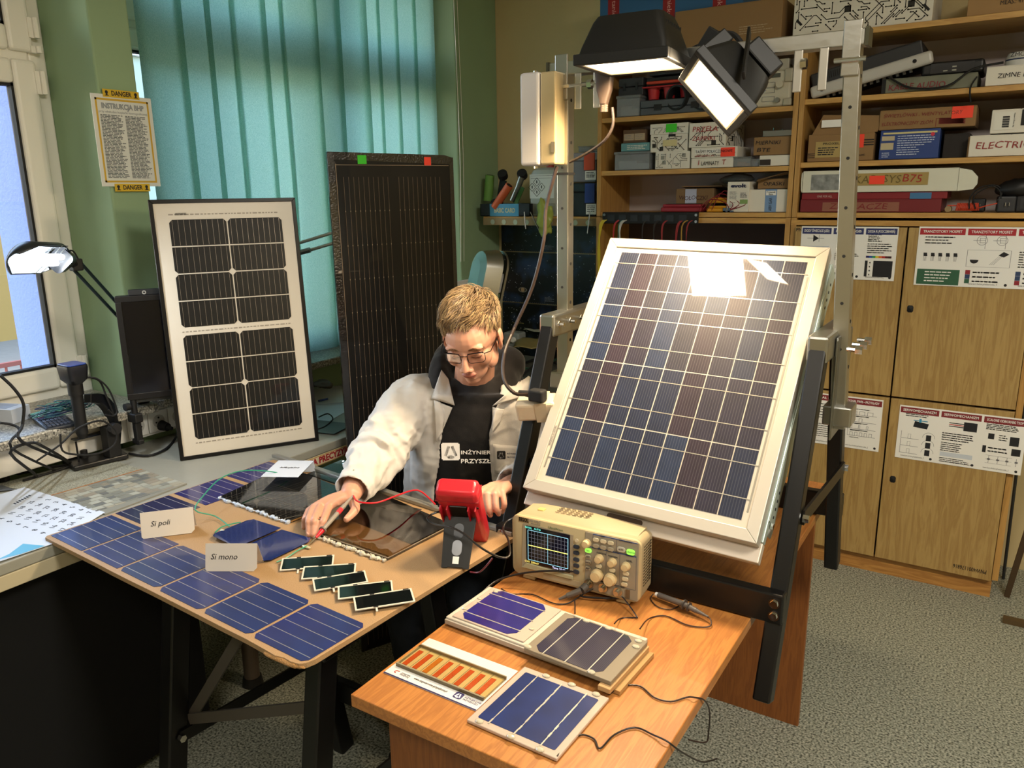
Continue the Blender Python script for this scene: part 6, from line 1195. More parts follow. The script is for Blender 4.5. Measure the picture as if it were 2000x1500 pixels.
Pc=pl([(509,931),(582,932),(604,901),(541,899)],BZ+.030); t=thing('name_card','folded white card lettered bifacjalne lying on the dark glass sample','card',frame(Pc[0],Pc[1]-Pc[0],Pc[3]-Pc[0])); w=(Pc[1]-Pc[0]).length; hl_=(Pc[3]-Pc[0]).length; link('front_leaf',MB().box(0,w,0,hl_,-.0004,0),mat('#c9d0dc',.6),t); link('back_leaf',MB().add([(0,hl_,-.0003),(w,hl_,-.0003),(w+.01,hl_-.02,-.028),(0,hl_-.02,-.028),(0,hl_,-.0008),(w,hl_,-.0008),(w+.01,hl_-.02,-.0285),(0,hl_-.02,-.0285)],[(0,1,2,3),(4,7,6,5),(0,4,5,1),(1,5,6,2),(2,6,7,3),(3,7,4,0)]),mat('#a9b0bc',.6),t); text('bifacjalne',L(w*.52,hl_*.55,.0002),.016,blackpen,t,None,shear=.3,name='handwriting')
# ---- multimeter
F0=V((-.962,1.262,BZ)); MX=V((.93,.37,0)).normalized(); MY=V((-.37,.93,0)).normalized(); MMt=frame(F0,MX,MY)
red=mat('#c01f2b',.35,coat=.2); t=thing('multimeter','red and black multimeter propped on its stand at the board edge','meter',MMt)
b0=V((0,.165,.004)); b1=V((0,.035,.185)); ax_=(b1-b0); Lm=ax_.length; BMm=frame(b0,V((1,0,0)),ax_)  # local x width, y up the body, z out = x×y (towards viewer/down?)
nz_=(BMm.to_3x3()@V((0,0,1))); s=1 if nz_.y<0 else -1   # s*z points to the camera side (back of the meter)
m=MB(); rings=[]
for y,wd,d0,d1 in ((0,.074,-.016,.018),(.012,.084,-.02,.022),(.05,.086,-.02,.024),(.15,.092,-.021,.026),(Lm-.035,.098,-.022,.028),(Lm-.008,.094,-.018,.026),(Lm,.080,-.012,.018)):
    rings.append([(wd/2*a,y,s*(d0+(d1-d0)*b)) for a,b in ((-1,.15),(-1,.85),(-.86,1),(.86,1),(1,.85),(1,.15),(.86,0),(-.86,0))])
m.loft(rings); link('holster',m,red,t,M=BMm,bevel=.004,seg=3,smooth='auto')
link('face_plate',MB().box(-.034,.034,.012,Lm-.02,s*-.024,s*-.0205),matblack,t,M=BMm,bevel=.002)
link('holster_groove',MB().box(-.0495,.0495,Lm-.03,Lm-.0285,s*-.02,s*.0285),mat('#7d1219',.5),t,M=BMm)
for sx in (-1,1):
    m=MB(); 
    for q in (-1,1): m.box(sx*.032+q*.008-.002,sx*.032+q*.008+.002,Lm-.10,Lm-.045,s*.024,s*.040)
    m.box(sx*.032-.008,sx*.032+.008,Lm-.10,Lm-.045,s*.023,s*.027); link('probe_clip',m,mat('#a81a25',.4),t,M=BMm,bevel=.0015)
    link('screw_hole',MB().cyl((sx*.043,Lm-.05,s*.0275),(sx*.043,Lm-.05,s*.0285),.004,n=10),rubber,t,M=BMm)
link('battery_door',MB().box(-.02,.02,Lm-.09,Lm-.045,s*.026,s*.031),mat('#17130f',.35),t,M=BMm,bevel=.002)
hg=BMm@V((0,Lm-.088,s*.030)); ft=V((0,0,.0)); sa=(hg-ft); SMt=frame(ft,V((1,0,0)),sa); Ls=sa.length
sz_=(SMt.to_3x3()@V((0,0,1))); s2=1 if sz_.y<0 else -1
m=MB(); m.prism([(-.031,0),(-.018,0),(-.017,.002),(.017,.002),(.018,0),(.031,0),(.037,Ls),(-.037,Ls)],0,s2*.004); sd_=link('stand',m,mat('#141310',.45),t,M=SMt,bevel=.001); 
link('stand_slot',MB().prism([(x,y) for x,y in rr(.022,.034,.010,5,0,.045)],s2*.0041,s2*.0046),mat('#8b8d92',.2,.2),t,M=SMt); link('stand_slot',MB().prism([(x,y) for x,y in rr(.022,.034,.010,5,0,.082)],s2*.0041,s2*.0046),mat('#060606',.2),t,M=SMt)
ql=MB().box(-.007,.007,.010,.026,s2*.0041,s2*.0045); link('white_label',ql,paper,t,M=SMt)
# ---- probe and leads
p0=pk(602,1065,2,BZ+.007); p1=pk(617,1050,2,BZ+.018); p2=pk(690,968,2,BZ+.062)
t=thing('test_probe','grey and red test probe held in the outstretched hand','probe',(0,0,0)); dv=(p2-p1).normalized()
link('metal_tip',MB().cyl(p0,p1,.0008,.0014,8),chrome,t); link('red_sleeve',MB().cyl(p1,p1.lerp(p2,.16),.0028,.0062,14),mat('#c9182a',.35),t,smooth='auto'); link('finger_guard',MB().cyl(p1.lerp(p2,.16),p1.lerp(p2,.185),.0095,.0095,18),mat('#6a5f58',.4),t,smooth='auto'); link('barrel',MB().cyl(p1.lerp(p2,.185),p1.lerp(p2,.75),.0052,.0058,14).cyl(p1.lerp(p2,.75),p2,.0048,.0028,12),mat('#8c8378',.45),t,smooth='auto'); link('red_marking',MB().cyl(p1.lerp(p2,.56),p1.lerp(p2,.66),.0061,.0062,12),mat('#c9303a',.4),t)
m=MB().tube([p2,pk(700,980,2,BZ+.062),pk(735,982,2,BZ+.06),pk(775,968,2,BZ+.055),pk(805,958,2,BZ+.045),pk(824,961,2,BZ+.035),pk(850,985,2,BZ+.02)],.0022,7); tag(link('test_lead',m,mat('#c4202c',.35)),'red test lead running from the hand to the meter','lead')
m=MB().tube([pk(862,998,1,1.29),pk(842,1005,1,1.27),pk(835,1014,1,1.25),pk(850,1024,1,1.24),pk(878,1029,1,1.225),pk(905,1042,1,1.215),pk(940,1070,1,1.20),pk(975,1088,1,1.20),pk(995,1085,1,1.22),pk(993,1055,1,1.28),pk(983,1035,1,1.33),pk(988,1020,1,1.36),pk(1005,1010,1,1.38)],.0023,7); tag(link('test_lead',m,mat('#17110f',.35)),'black test lead looping in front of the meter stand','lead')
m=MB().tube([pk(918,1117,1,1.22),pk(935,1118,1,1.22),pk(950,1105,1,1.22),pk(962,1090,1,1.23)],.0018,6); tag(link('test_lead',m,mat('#5c0f18',.35)),'dark red lead hanging below the board edge','lead')
# ================= things on the orange desk
WZ=.7515
# ---- oscilloscope
SO=V((-.883,1.372,WZ+.010)); SM=frame(SO,(.999,.045,0),(0,0,1)); w=.306; h=.142; dp=.078
osc=thing('oscilloscope','cream digital oscilloscope with a black grid screen and many knobs','oscilloscope',SM)
crm=mat('#b3a27c',.4); crm2=mat('#a09070',.45); gpan=mat('#8f8674',.45)
def bodyring(z,s=1,top=0): return [(x,y,z) for x,y in rr(w*s,h*s,.016,5,w/2,h/2)]
m=MB(); m.loft([bodyring(-.008,1),bodyring(-.002,.995),bodyring(0,.97)]); link('front_bezel',m,crm,osc,smooth='auto')
m=MB(); 
def rear(z,t0,sx): return [(w/2+(x-w/2)*sx,(y if y<h*.5 else h*.5+(y-h*.5)*t0),z) for x,y in rr(w,h,.014,5,w/2,h/2)]
m.loft([rear(-.009,.995,.992),rear(-.05,.97,.985),rear(-dp,.9,.97)]); link('rear_case',m,crm2,osc,smooth='auto')
u_=lambda a:a*w
link('top_hump',MB().loft([[(u_(a),h-.003,-.012),(u_(a),h+.0+b_,-.03),(u_(a),h+b_*.8,-dp+.004),(u_(a),h-.014,-dp+.002)] for a,b_ in ((.05,.001),(.15,.007),(.55,.010),(.72,.006),(.95,.0005))]),crm2,osc,smooth='auto')
m=MB()
for r_ in range(7):
    for k in range(6): m.box(u_(.30+.045*k+.008*(r_%2)),u_(.33+.045*k+.008*(r_%2)),h+.0098,h+.0106,-.034-.005*r_,-.0355-.005*r_)
link('top_vent',m,mat('#5c4e38',.6),osc); m=MB()
for r_ in range(14):
    for k in range(4): m.box(w*.993-.001,w*.9965,.03+.0068*r_,.0325+.0068*r_,-.022-.012*k,-.030-.012*k)
link('side_vent',m,mat('#3c3223',.6),osc)
link('power_button',MB().box(u_(.16),u_(.21),h+.004,h+.010,-.03,-.045),mat('#c9ae62',.4),osc,bevel=.002)
link('foot',MB().box(u_(.08),u_(.18),-.010,.004,-.045,-.005).box(u_(.82),u_(.92),-.010,.004,-.045,-.005),crm,osc,bevel=.002)
link('screen_surround',MB().prism([(u_(.085),h*.17),(u_(.50),h*.17),(u_(.50),h*.87),(u_(.105),h*.90),(u_(.095),h*.87)],.0,.0012),mat('#9c927c',.45),osc)
link('ledge',MB().prism([(u_(.085),h*.14),(u_(.50),h*.14),(u_(.50),h*.20),(u_(.125),h*.235)],.0,.004),mat('#a9a483',.4),osc,bevel=.001)
sc=link('screen',MB().box(u_(.125),u_(.475),h*.235,h*.865,.0012,.002),mat('#0a0b12',.15),osc)
def sx(a): return u_(.14+.32*a)
def sy(b): return h*(.30+.50*b)
m=MB(); 
for k in range(13): m.box(sx(k/12)-.00035,sx(k/12)+.00035,sy(0),sy(1),.002,.0022)
for k in range(9): m.box(sx(0),sx(1),sy(k/8)-.00035,sy(k/8)+.00035,.002,.0022)
link('grid_line',m,mat('#30303a',.5,emit=(.35,.36,.42),es=.35),sc); link('grid_frame',MB().box(sx(0)-.0008,sx(0)+.0006,sy(0),sy(1),.002,.0024).box(sx(1)-.0006,sx(1)+.0008,sy(0),sy(1),.002,.0024).box(sx(0),sx(1),sy(0)-.0006,sy(0)+.0006,.002,.0024).box(sx(0),sx(1),sy(1)-.0006,sy(1)+.0006,.002,.0024).box(sx(.5)-.0004,sx(.5)+.0004,sy(0),sy(1),.002,.0023),mat('#5f8fa0',.5,emit=(.35,.7,.85),es=.8),sc)
link('trace_line',MB().box(sx(0),sx(1),sy(.49)-.0007,sy(.49)+.0007,.0022,.0026),mat('#d8d040',.5,emit=(.9,.85,.2),es=1.6),sc)
text('Time 20.00us',L(u_(.40),h*.262,.0022),.007,mat('#c9c9ff',.5,emit=(.7,.7,1),es=1),sc); text('CH1 200mV',L(u_(.17),h*.262,.0022),.007,mat('#d8c040',.5,emit=(.9,.75,.2),es=1),sc); text('RIGOL   AUTO',L(u_(.18),h*.838,.0022),.006,mat('#40d0c0',.5,emit=(.2,.8,.7),es=1),sc)
link('name_plate',MB().box(u_(.06),u_(.145),h*.905,h*.985,.0,.0008),mat('#8a7450',.5),osc); text('RIGOL',L(u_(.103),h*.945,.0006),.012,mat('#1c130c',.5),osc,u_(.075),bold=.0006); text('DS1102C',L(u_(.19),h*.955,.0003),.008,inkgrey,osc); text('DIGITAL OSCILLOSCOPE',L(u_(.2),h*.915,.0003),.0035,inkgrey,osc,u_(.075)); text('UltraWave',L(u_(.36),h*.91,.0003),.008,mat('#5f7a5c',.5),osc)
link('control_panel',MB().box(u_(.592),u_(.985),h*.04,h*.97,0,.0012),gpan,osc,bevel=.0005)
btn=mat('#c9bd9c',.35); kn=mat('#cbb487',.35); nav=mat('#27323f',.35); gr=mat('#8fe040',.4,emit=(.35,.9,.12),es=.8); blu=mat('#2c4c86',.5); z1=.0013
def button(a,b,ww,hh,m,nm='button'): link(nm,MB().prism([(x,y) for x,y in rr(ww,hh,hh*.42,3,u_(a),h*b)],z1,z1+.003),m,osc,bevel=.0006)
def knob(a,b,r_,dpt=.013): link('knob',MB().cyl((u_(a),h*b,z1),(u_(a),h*b,z1+dpt*.35),r_*1.12,r_*1.1,24).cyl((u_(a),h*b,z1+dpt*.35),(u_(a),h*b,z1+dpt),r_,r_*.86,20).cyl((u_(a),h*b,z1+dpt),(u_(a),h*b,z1+dpt+.0006),r_*.5,n=14),kn,osc,smooth='auto')
for b in (.70,.60,.49,.39,.285): button(.527,b,.014,.009,nav,'soft_key')
link('button',MB().cyl((u_(.527),h*.80,0),(u_(.527),h*.80,.003),.004,n=16),btn,osc)
knob(.607,.80,.0085); knob(.703,.60,.0085); knob(.80,.587,.0085); knob(.90,.575,.0085); knob(.69,.325,.0125,.016); knob(.79,.31,.0125,.016)
for a in (.675,.73,.785): button(a,.885,.0135,.0085,btn); button(a,.785,.0135,.0085,mat('#9c917a',.4))
button(.862,.82,.018,.011,mat('#b9b2a0',.4)); button(.93,.81,.0185,.012,gr,'lit_button'); button(.618,.685,.015,.010,gr,'lit_button')
for b in (.585,.49,.395): button(.618,b,.013,.008,mat('#a0957d',.4))
for a,b in ((.70,.47),(.80,.455),(.90,.455),(.895,.365),(.89,.275)): button(a,b,.0135,.0085,btn)
m=MB(); 
for a0,a1,b in ((.65,.975,.955),(.60,.97,.74)): m.box(u_(a0),u_(a1),h*b,h*b+.002,z1,z1+.0003)
link('blue_rule',m,blu,osc); m=MB()
for a in (.75,.85,.97): m.box(u_(a),u_(a)+.0005,h*.22,h*.735,z1,z1+.0003)
m.box(u_(.65),u_(.65)+.0005,h*.76,h*.955,z1,z1+.0003).box(u_(.825),u_(.825)+.0005,h*.76,h*.955,z1,z1+.0003).box(u_(.65),u_(.97),h*.76,h*.763,z1,z1+.0003).box(u_(.66),u_(.97),h*.215,h*.218,z1,z1+.0003)
link('panel_rule',m,mat('#4c5468',.5),osc)
for s_,a,b in (('MENU',.72,.957),('RUN CONTROL',.89,.957),('VERTICAL',.68,.745),('HORIZONTAL',.80,.745),('TRIGGER',.92,.745),('POSITION',.715,.68),('POSITION',.80,.67),('LEVEL',.92,.66),('SCALE',.69,.42),('SCALE',.80,.405),('EXT TRIG',.855,.215),('CH1',.618,.685),('CH2',.618,.585),('MATH',.618,.49),('REF',.618,.395),('AUTO',.862,.82),('RUN/STOP',.93,.81)): text(s_,L(u_(a),h*b,z1+(.003 if b in(.685,.82,.81,.585,.49,.395) else 0)),.0055,mat('#2b2f3a',.5),osc,len(s_)*.0026)
for a,b in ((.625,.15),(.735,.14),(.845,.135)): link('bnc_connector',MB().cyl((u_(a),h*b,z1),(u_(a),h*b,z1+.004),.010,n=20).cyl((u_(a),h*b,z1+.004),(u_(a),h*b,z1+.014),.0055,n=16),[mat('#a9a08a',.25,.8)],osc,smooth='auto')
link('usb_plate',MB().box(u_(.90),u_(.93),h*.06,h*.2,z1,z1+.0015),mat('#6b5c46',.4,.4),osc); link('lower_panel',MB().box(u_(.26),u_(.56),h*.04,h*.125,0,.0008),mat('#a89a7c',.45),osc)
# probe plug on channel one and its leads
t=thing('probe_plug','grey probe plug angled into the first oscilloscope input','plug',SM@L(u_(.625),h*.15,.018)); link('body',MB().cyl((0,0,0),(-.004,-.004,.014),.0085,n=16).cyl((-.004,-.004,.014),(-.03,-.016,.03),.0075,.006,14).cyl((-.03,-.016,.03),(-.045,-.024,.038),.004,.003,10),mat('#4c4640',.4),t,smooth='auto')
def wire(label,pts,r,col,z=None): 
    P_=[]
    for q in pts:
        zz=q[2] if len(q)>2 else WZ+r
        P_.append(pk(q[0],q[1],2,zz))
    return tag(link('cable',MB().tube(P_,r,7,sub=5),col if not isinstance(col,str) else mat(col,.4)),label,'cable')
wire('thick black probe cable arching in front of the oscilloscope',[(927,1182,.755),(940,1160,.757),(975,1132,.77),(1040,1117,.79),(1120,1116,.80),(1165,1124,.80),(1200,1142,.79),(1217,1160,.775),(1210,1168,.762),(1170,1168,.76),(1135,1164,.76),(1140,1150,.775),(1160,1133,.79),(1170,1124,.80)],.0023,'#151213')
wire('thin black lead running from the oscilloscope to the left small cell',[(979,1150,.785),(1000,1160),(1040,1161),(1080,1178),(1110,1178),(1145,1157,.765),(1200,1130,.79)],.0014,'#151213')
wire('black lead from the oscilloscope down to the dark small cell',[(1160,1130,.80),(1185,1140,.79),(1215,1165,.77),(1243,1203,.756),(1240,1206),(1212,1208),(1200,1218,.79)],.0014,'#1c1414')
wire('short black lead behind the dark small cell',[(1123,1198,.79),(1123,1182,.77),(1122,1172,.765)],.0014,'#1c1414')
wire('thin lead looping from the dark cell to the probe tip',[(1250,1228,.79),(1268,1208,.755),(1300,1203),(1340,1220),(1370,1225),(1388,1222,.755),(1388,1210,.760),(1382,1205,.762)],.0014,'#2c1a16')
wire('red and black lead running off the right edge of the desk',[(1190,1356,.757),(1215,1340),(1250,1340),(1278,1362),(1310,1370),(1340,1362),(1356,1362,.757),(1376,1368,.74),(1386,1390,.70),(1384,1430,.64),(1378,1450,.62),(1345,1445,.64)],.0015,'#2a1c18')
wire('thin black lead trailing from the front cell over the desk edge',[(1088,1478,.757),(1110,1450),(1135,1435),(1160,1443),(1172,1462),(1200,1435),(1240,1421),(1275,1435,.754),(1303,1448,.757),(1330,1468,.73),(1370,1488,.66),(1400,1482,.64)],.0015,'#1c1716')
# scope probe
p0=pk(1280,1160,2,WZ+.012); p1=pk(1335,1180,2,WZ+.016); p2=pk(1386,1206,2,WZ+.010); t=thing('oscilloscope_probe','grey oscilloscope probe with two finger rings lying on the desk','probe',(0,0,0)); gy=mat('#5c5652',.4)
link('handle',MB().cyl(p0,p0.lerp(p1,.12),.0022,.0045,12).cyl(p0.lerp(p1,.12),p1,.0062,.0062,16),gy,t,smooth='auto'); link('finger_ring',MB().cyl(p1,p1.lerp(p2,.05),.011,n=18).cyl(p1.lerp(p2,.18),p1.lerp(p2,.23),.010,n=18),mat('#3c3734',.4),t,smooth='auto'); link('nose',MB().cyl(p1.lerp(p2,.05),p1.lerp(p2,.5),.006,.0055,14).cyl(p1.lerp(p2,.5),p1.lerp(p2,.95),.0048,.0018,12),gy,t,smooth='auto'); link('white_band',MB().cyl(p0.lerp(p1,.02),p0.lerp(p1,.1),.0046,n=12),white,t)
wire('short thin lead under the oscilloscope probe',[(1276,1160,.757),(1271,1170),(1285,1185),(1310,1190),(1328,1182)],.0011,'#2a2220')
# ---- printed card and orange dye cells
t=thing('printed_card','white squared note card with printed logo under the orange glass','card',rotz((-.887,.937,WZ-.0008),-.01)); cwid=.207; chh=.134
link('sheet',MB().box(0,cwid,0,chh,0,.0008),mat('#d9d2c9',.6),t); m=MB()
for k in range(int(cwid/.005)): m.rect(k*.005,chh*.30,k*.005+.0003,chh,.0011)
for k in range(int(chh*.7/.005)+1): m.rect(0,chh*.30+k*.005,cwid,chh*.30+k*.005+.0003,.0011)
link('grid_print',m,mat('#a8a8b4',.6),t); link('navy_edge',MB().rect(0,0,cwid,.0035,.0011),mat('#2c2650',.5),t)
text('www.inzynierowie-przyszlosci.pl',L(cwid*.47,.016,.001),.008,inkblack,t,.075)
def logo(parent,M,s,c0,c1,flat=True):
    link('logo_badge',MB().prism([(x,y) for x,y in rr(s,s,s*.22,4)],0,.0003),c0,parent,M=M); m=MB()
    m.quad((-s*.36,-s*.28,.0005),(-s*.22,-s*.32,.0005),(-s*.02,s*.25,.0005),(-s*.16,s*.30,.0005)); m.quad((s*.36,-s*.28,.0005),(s*.22,-s*.32,.0005),(s*.02,s*.25,.0005),(s*.16,s*.30,.0005)); m.add([(s*.17*math.cos(a),-s*.30+s*.12*math.sin(a),.0006) for a in [2*PI*k/12 for k in range(12)]],[tuple(range(12))])
    link('logo_mark',m,c1,parent,M=M)
logo(t,L(.158,.018,.001),.017,mat('#3a3560',.5),paper); text('INŻYNIEROWIE\nPRZYSZŁOŚCI',L(.170,.017,.001),.0058,mat('#4c4a70',.5),t,.034,align='LEFT')
text('STOWARZYSZENIE',L(.040,.0165,.001),.004,inkgrey,t,.02); text('POZNAJ',L(.040,.012,.001),.006,mat('#4c4a60',.5),t,.02); link('red_swirl',MB().tube([(.024,.018,.0012),(.018,.017,.0012),(.016,.013,.0012),(.02,.011,.0012)],.001,5),mat('#b5362c',.5),t)
t=thing('dye_cell_array','glass strip of eight orange dye cells lying on the white card','solar cell',rotz((-.880,.964,WZ+.001),-.01)); gw=.197; gh=.074
link('glass',MB().box(0,gw,0,gh,0,.006),thin_glass((.97,.94,.82),0,1.4),t); link('resin_bottom',MB().box(.001,gw-.001,.001,gh-.001,.0001,.0008),mat('#c9b98a',.3,coat=.5),t)
m=MB()
for k in range(9): m.box(.002+(gw-.004)*k/8-.0005,.002+(gw-.004)*k/8+.0005,.002,gh-.002,.0009,.0014)
m.box(0,gw,.0005,.004,.001,.0062).box(0,gw,gh-.0025,gh-.0005,.001,.0062); link('divider',m,mat('#8a8068',.3),t)
for k in range(8): link('orange_strip',MB().box(.006+(gw-.006)*k/8,.0165+(gw-.006)*k/8,.010,gh-.013,.0010,.0018),mat('#b56a16' if k==2 else '#b5480f',.5,var=.12,vs=60),t)
# ---- three small cells on boards
def blob(parent,p,seed,r=.006): link('glue_blob',crumple((0,0,0),(r,r*.7,r*.4),seed,10,8,.6),mat('#c9c0a8',.15,alpha=.8,coat=1),parent,M=Matrix.Translation(p))
def smallcell(t,x0,y0,s,m_,vertical,z,q=.012,rough=0,bars=3):
    link('solar_cell',MB().prism([(x0+q,y0),(x0+s-q,y0),(x0+s,y0+q),(x0+s,y0+s-q),(x0+s-q,y0+s),(x0+q,y0+s),(x0,y0+s-q),(x0,y0+q)],z,z+.0006),m_,t)
    for k in range(bars):
        c_=(k+.5)/bars; b=MB(); n_=14
        for j in range(n_):
            j0=s*j/n_-.004*(j==0); j1=s*(j+1)/n_+.004*(j==n_-1); wv=.0009+rough*R.uniform(-.3,1); of=rough*R.uniform(-.5,.5)
            if vertical: b.box(x0+s*c_-wv+of,x0+s*c_+wv+of,y0+j0,y0+j1,z+.0006,z+.0011)
            else: b.box(x0+j0,x0+j1,y0+s*c_-wv+of,y0+s*c_+wv+of,z+.0006,z+.0011)
        link('busbar',b,mat('#cfc9ba',.3,.5),t)
acr=mat('#b9a696',.25,coat=.5)
t=thing('cell_on_acrylic','blue cell with rough silver bars glued on clear acrylic, nearest the camera','solar cell',rotz((-.675,.903,WZ),-.02)); link('acrylic_plate',MB().box(0,.172,0,.177,0,.006),acr,t,bevel=.0015); smallcell(t,.012,.014,.148,cellmat('#0f2356',.0,1200,.12,coat=.6,contrast=.9),True,.0062,.002,.0008)
for i,p in enumerate(((.02,.006,.007),(.085,.004,.007),(.14,.003,.007),(.05,.172,.007),(.10,.174,.007),(.15,.172,.007))): blob(t,p,i+20,.008)
t=thing('cell_board','indigo cell on a long white board, left of the dark cell','solar cell',rotz((-.888,1.128,WZ),-.035))
link('white_board',MB().box(0,.375,0,.150,0,.018),mat('#bdb3a2',.5),t,bevel=.002); link('board_lip',MB().box(.0,.374,-.004,.0,.004,.014),mat('#a89e90',.5),t,bevel=.001); link('acrylic_plate',MB().box(.012,.185,.006,.146,.0182,.021),acr,t,bevel=.001)
smallcell(t,.026,.010,.132,cellmat('#1f1a66',.02,1200,.12,coat=.6,contrast=.5),False,.0212,.014,.0004)
for i,p in enumerate(((.018,.04,.022),(.018,.09,.022),(.03,.132,.022),(.175,.05,.022))): blob(t,p,i+30)
M3=rotz((-.684,1.098,WZ+.0222),-.035)@Matrix.Rotation(math.radians(1.2),4,'Y')
t=thing('cell_board','dark violet cell on a grey board overlapping the white board','solar cell',M3)
link('grey_board',MB().box(0,.180,0,.150,0,.008),mat('#7f7462',.4),t,bevel=.001); link('wood_strip',MB().box(.160,.184,-.01,.15,-.010,-.0005),mat('#b08a5c',.6),t,bevel=.001); smallcell(t,.016,.006,.139,cellmat('#1b1730',.03,1200,.1,coat=.8,contrast=.3),True,.0082,.013,.0)
for i,p in enumerate(((.006,.006,.009),(.05,.146,.009),(.10,.147,.009),(.165,.14,.009),(.14,.004,.009),(.17,.12,.009))): blob(t,p,i+40,.008)
# stack under the right strip
tag(link('wooden_wedge',MB().add([(0,0,0),(.018,0,0),(.018,.14,0),(0,.14,0),(0,0,.0075),(.018,0,.0075),(.018,.14,.0075),(0,.14,.0075)],[(0,1,2,3),(4,7,6,5),(0,4,5,1),(1,5,6,2),(2,6,7,3),(3,7,4,0)]),mat('#a8814f',.6),M=rotz((-.508,1.10,WZ),-.035)),'thin wooden strip on the desk under the dark violet cell board','strip')
# items at the right of the cabinet
ms=thing('metal_rack','brown metal profile frame standing on the floor right of the cupboard','rack',(0,0,0))
q=pk(1990,1165,2,.0); link('post',MB().beam((.13,3.46,0),(.26,3.46,1.1),.02,.02,(0,1,0)),mat('#4a3a28',.5,.3),ms); link('foot_bar',MB().box(.12,.6,3.22,3.25,.0,.02).box(.24,.6,3.25,3.28,.02,.10),mat('#5c4a30',.5,.3),ms)
tag(link('rod',MB().cyl((.115,3.62,0),(.10,3.70,1.0),.006,n=8),mat('#2a2c2c',.5)),'thin dark rod leaning on the wall right of the cupboard','rod')
# unseen ceiling housings added for the fill lamps
for x,y in ((1.2,.6),(-.6,-.9)):
    t=thing('added_ceiling_fixture','long unseen ceiling housing added for a fill lamp %s'%('above the right side of the room' if x>0 else 'behind the camera'),'added fixture',(x,y,2.95)); link('housing',MB().box(-.7,.7,-.28,.28,.01,.05),white,t,bevel=.004)
# ================= young man in a lab coat
from mathutils.bvhtree import BVHTree
def Q(x,y,d): return CO+(CR@V(((x-1000)/FP,(y-750)/FP,1)))*d
def blend(name,mb,voxel,smooth,mats,parent,assign=None,disp=None):
    me=bpy.data.meshes.new('tmp'); me.from_pydata([tuple(v) for v in mb.v],[],mb.f)
    bm=bmesh.new(); bm.from_mesh(me); bmesh.ops.recalc_face_normals(bm,faces=bm.faces); bm.to_mesh(me); bm.free()
    o=bpy.data.objects.new('tmp',me); COL.objects.link(o)
    r=o.modifiers.new('r','REMESH'); r.mode='VOXEL'; r.voxel_size=voxel; r.use_smooth_shade=True
    s=o.modifiers.new('s','SMOOTH'); s.iterations=smooth; s.factor=.5
    dg=bpy.context.evaluated_depsgraph_get(); dg.update(); m2=bpy.data.meshes.new_from_object(o.evaluated_get(dg)); bpy.data.objects.remove(o)
    m2.materials.clear()
    for q in mats: m2.materials.append(q)
    if disp:
        nn=[v.normal.copy() for v in m2.vertices]
        for v,n_ in zip(m2.vertices,nn): v.co+=n_*disp(v.co)
    if assign:
        for p in m2.polygons: p.material_index=assign(p.center)
    m2.polygons.foreach_set('use_smooth',[True]*len(m2.polygons)); m2.update(); m2.name=name
    ob=bpy.data.objects.new(name,m2); COL.objects.link(ob); ob.parent=parent; return ob
person=thing('person','fair haired young man with glasses, white lab coat and black hoodie, testing a cell','person',(-1.25,1.88,0))
PI_=person.matrix_world.inverted(); person.matrix_world=Matrix.Translation((0,0,0)); 
TX=V((.86,.51,0)).normalized(); TF=V((.51,-.86,0)).normalized(); UP=V((0,0,1))
C0=Q(925,775,2.30)   # centre of the shoulder girdle
def TP(x,f,z):   # torso space: x to his left, f forward, z absolute height; spine leans forward
    b=V((C0.x,C0.y,0)); return b+TX*x+TF*(f-(1.05-z)*.22)+UP*z
# head frame
HC=Q(922,657,2.12); fd=V((.33,-.92,0)).normalized(); pitch=math.radians(26); HF=fd*math.cos(pitch)-UP*math.sin(pitch); HU=fd*math.sin(pitch)+UP*math.cos(pitch); HX=HF.cross(HU).normalized()*-1
HX=HU.cross(HF).normalized()*-1 if HX.dot(TX)<0 else HX
roll=math.radians(-3.5); HX,HU=(HX*math.cos(roll)-HU*math.sin(roll)),(HU*math.cos(roll)+HX*math.sin(roll))
HS=.93
def H(x,f,z): return HC+(HX*x+HF*f+HU*z)*HS
HMt=Matrix((HX,HF,HU)).transposed()
def hell(mb,c,r,n=20,k=14,rot=None):
    t=MB(); t.ell((0,0,0),r,n,k); 
    for v in t.v:
        q=rot@v if rot else v; w_=H(c[0]+q.x,c[1]+q.y,c[2]+q.z); mb.v.append(w_)
    o=len(mb.v)-len(t.v)
    for f in t.f: mb.f.append([i+o for i in f]); mb.mi.append(0)
skin=bpy.data.materials.new('skin'); skin.use_nodes=True; n,l,b=nodes(skin); b.inputs['Base Color'].default_value=lin('#c8937a'); b.inputs['Roughness'].default_value=.48; b.inputs['Subsurface Weight'].default_value=.12; b.inputs['Subsurface Radius'].default_value=(.01,.004,.002); b.inputs['Subsurface Scale'].default_value=.5
lip=mat('#b36f5e',.5)
B=MB()
hell(B,(0,-.018,.030),(.080,.100,.092)); hell(B,(0,.028,.020),(.068,.068,.070)); hell(B,(0,.030,-.030),(.060,.064,.070)); hell(B,(0,.045,-.075),(.043,.046,.040)); hell(B,(0,.068,-.098),(.024,.022,.018))
hell(B,(0,-.01,-.045),(.066,.07,.05))
for s in (-1,1):
    hell(B,(s*.040,.056,-.028),(.027,.030,.030)); hell(B,(s*.050,.010,-.068),(.018,.035,.030)); hell(B,(s*.031,.081,.020),(.026,.012,.009)); hell(B,(s*.0315,.079,-.003),(.0165,.0135,.0115)); hell(B,(s*.0125,.103,-.044),(.0085,.010,.0075))
    e=Matrix.Rotation(s*-.35,3,'Z'); hell(B,(s*.081,-.004,-.012),(.006,.019,.031),rot=e); hell(B,(s*.085,-.012,-.002),(.005,.014,.022),rot=e); hell(B,(s*.079,.0,-.036),(.006,.010,.012))
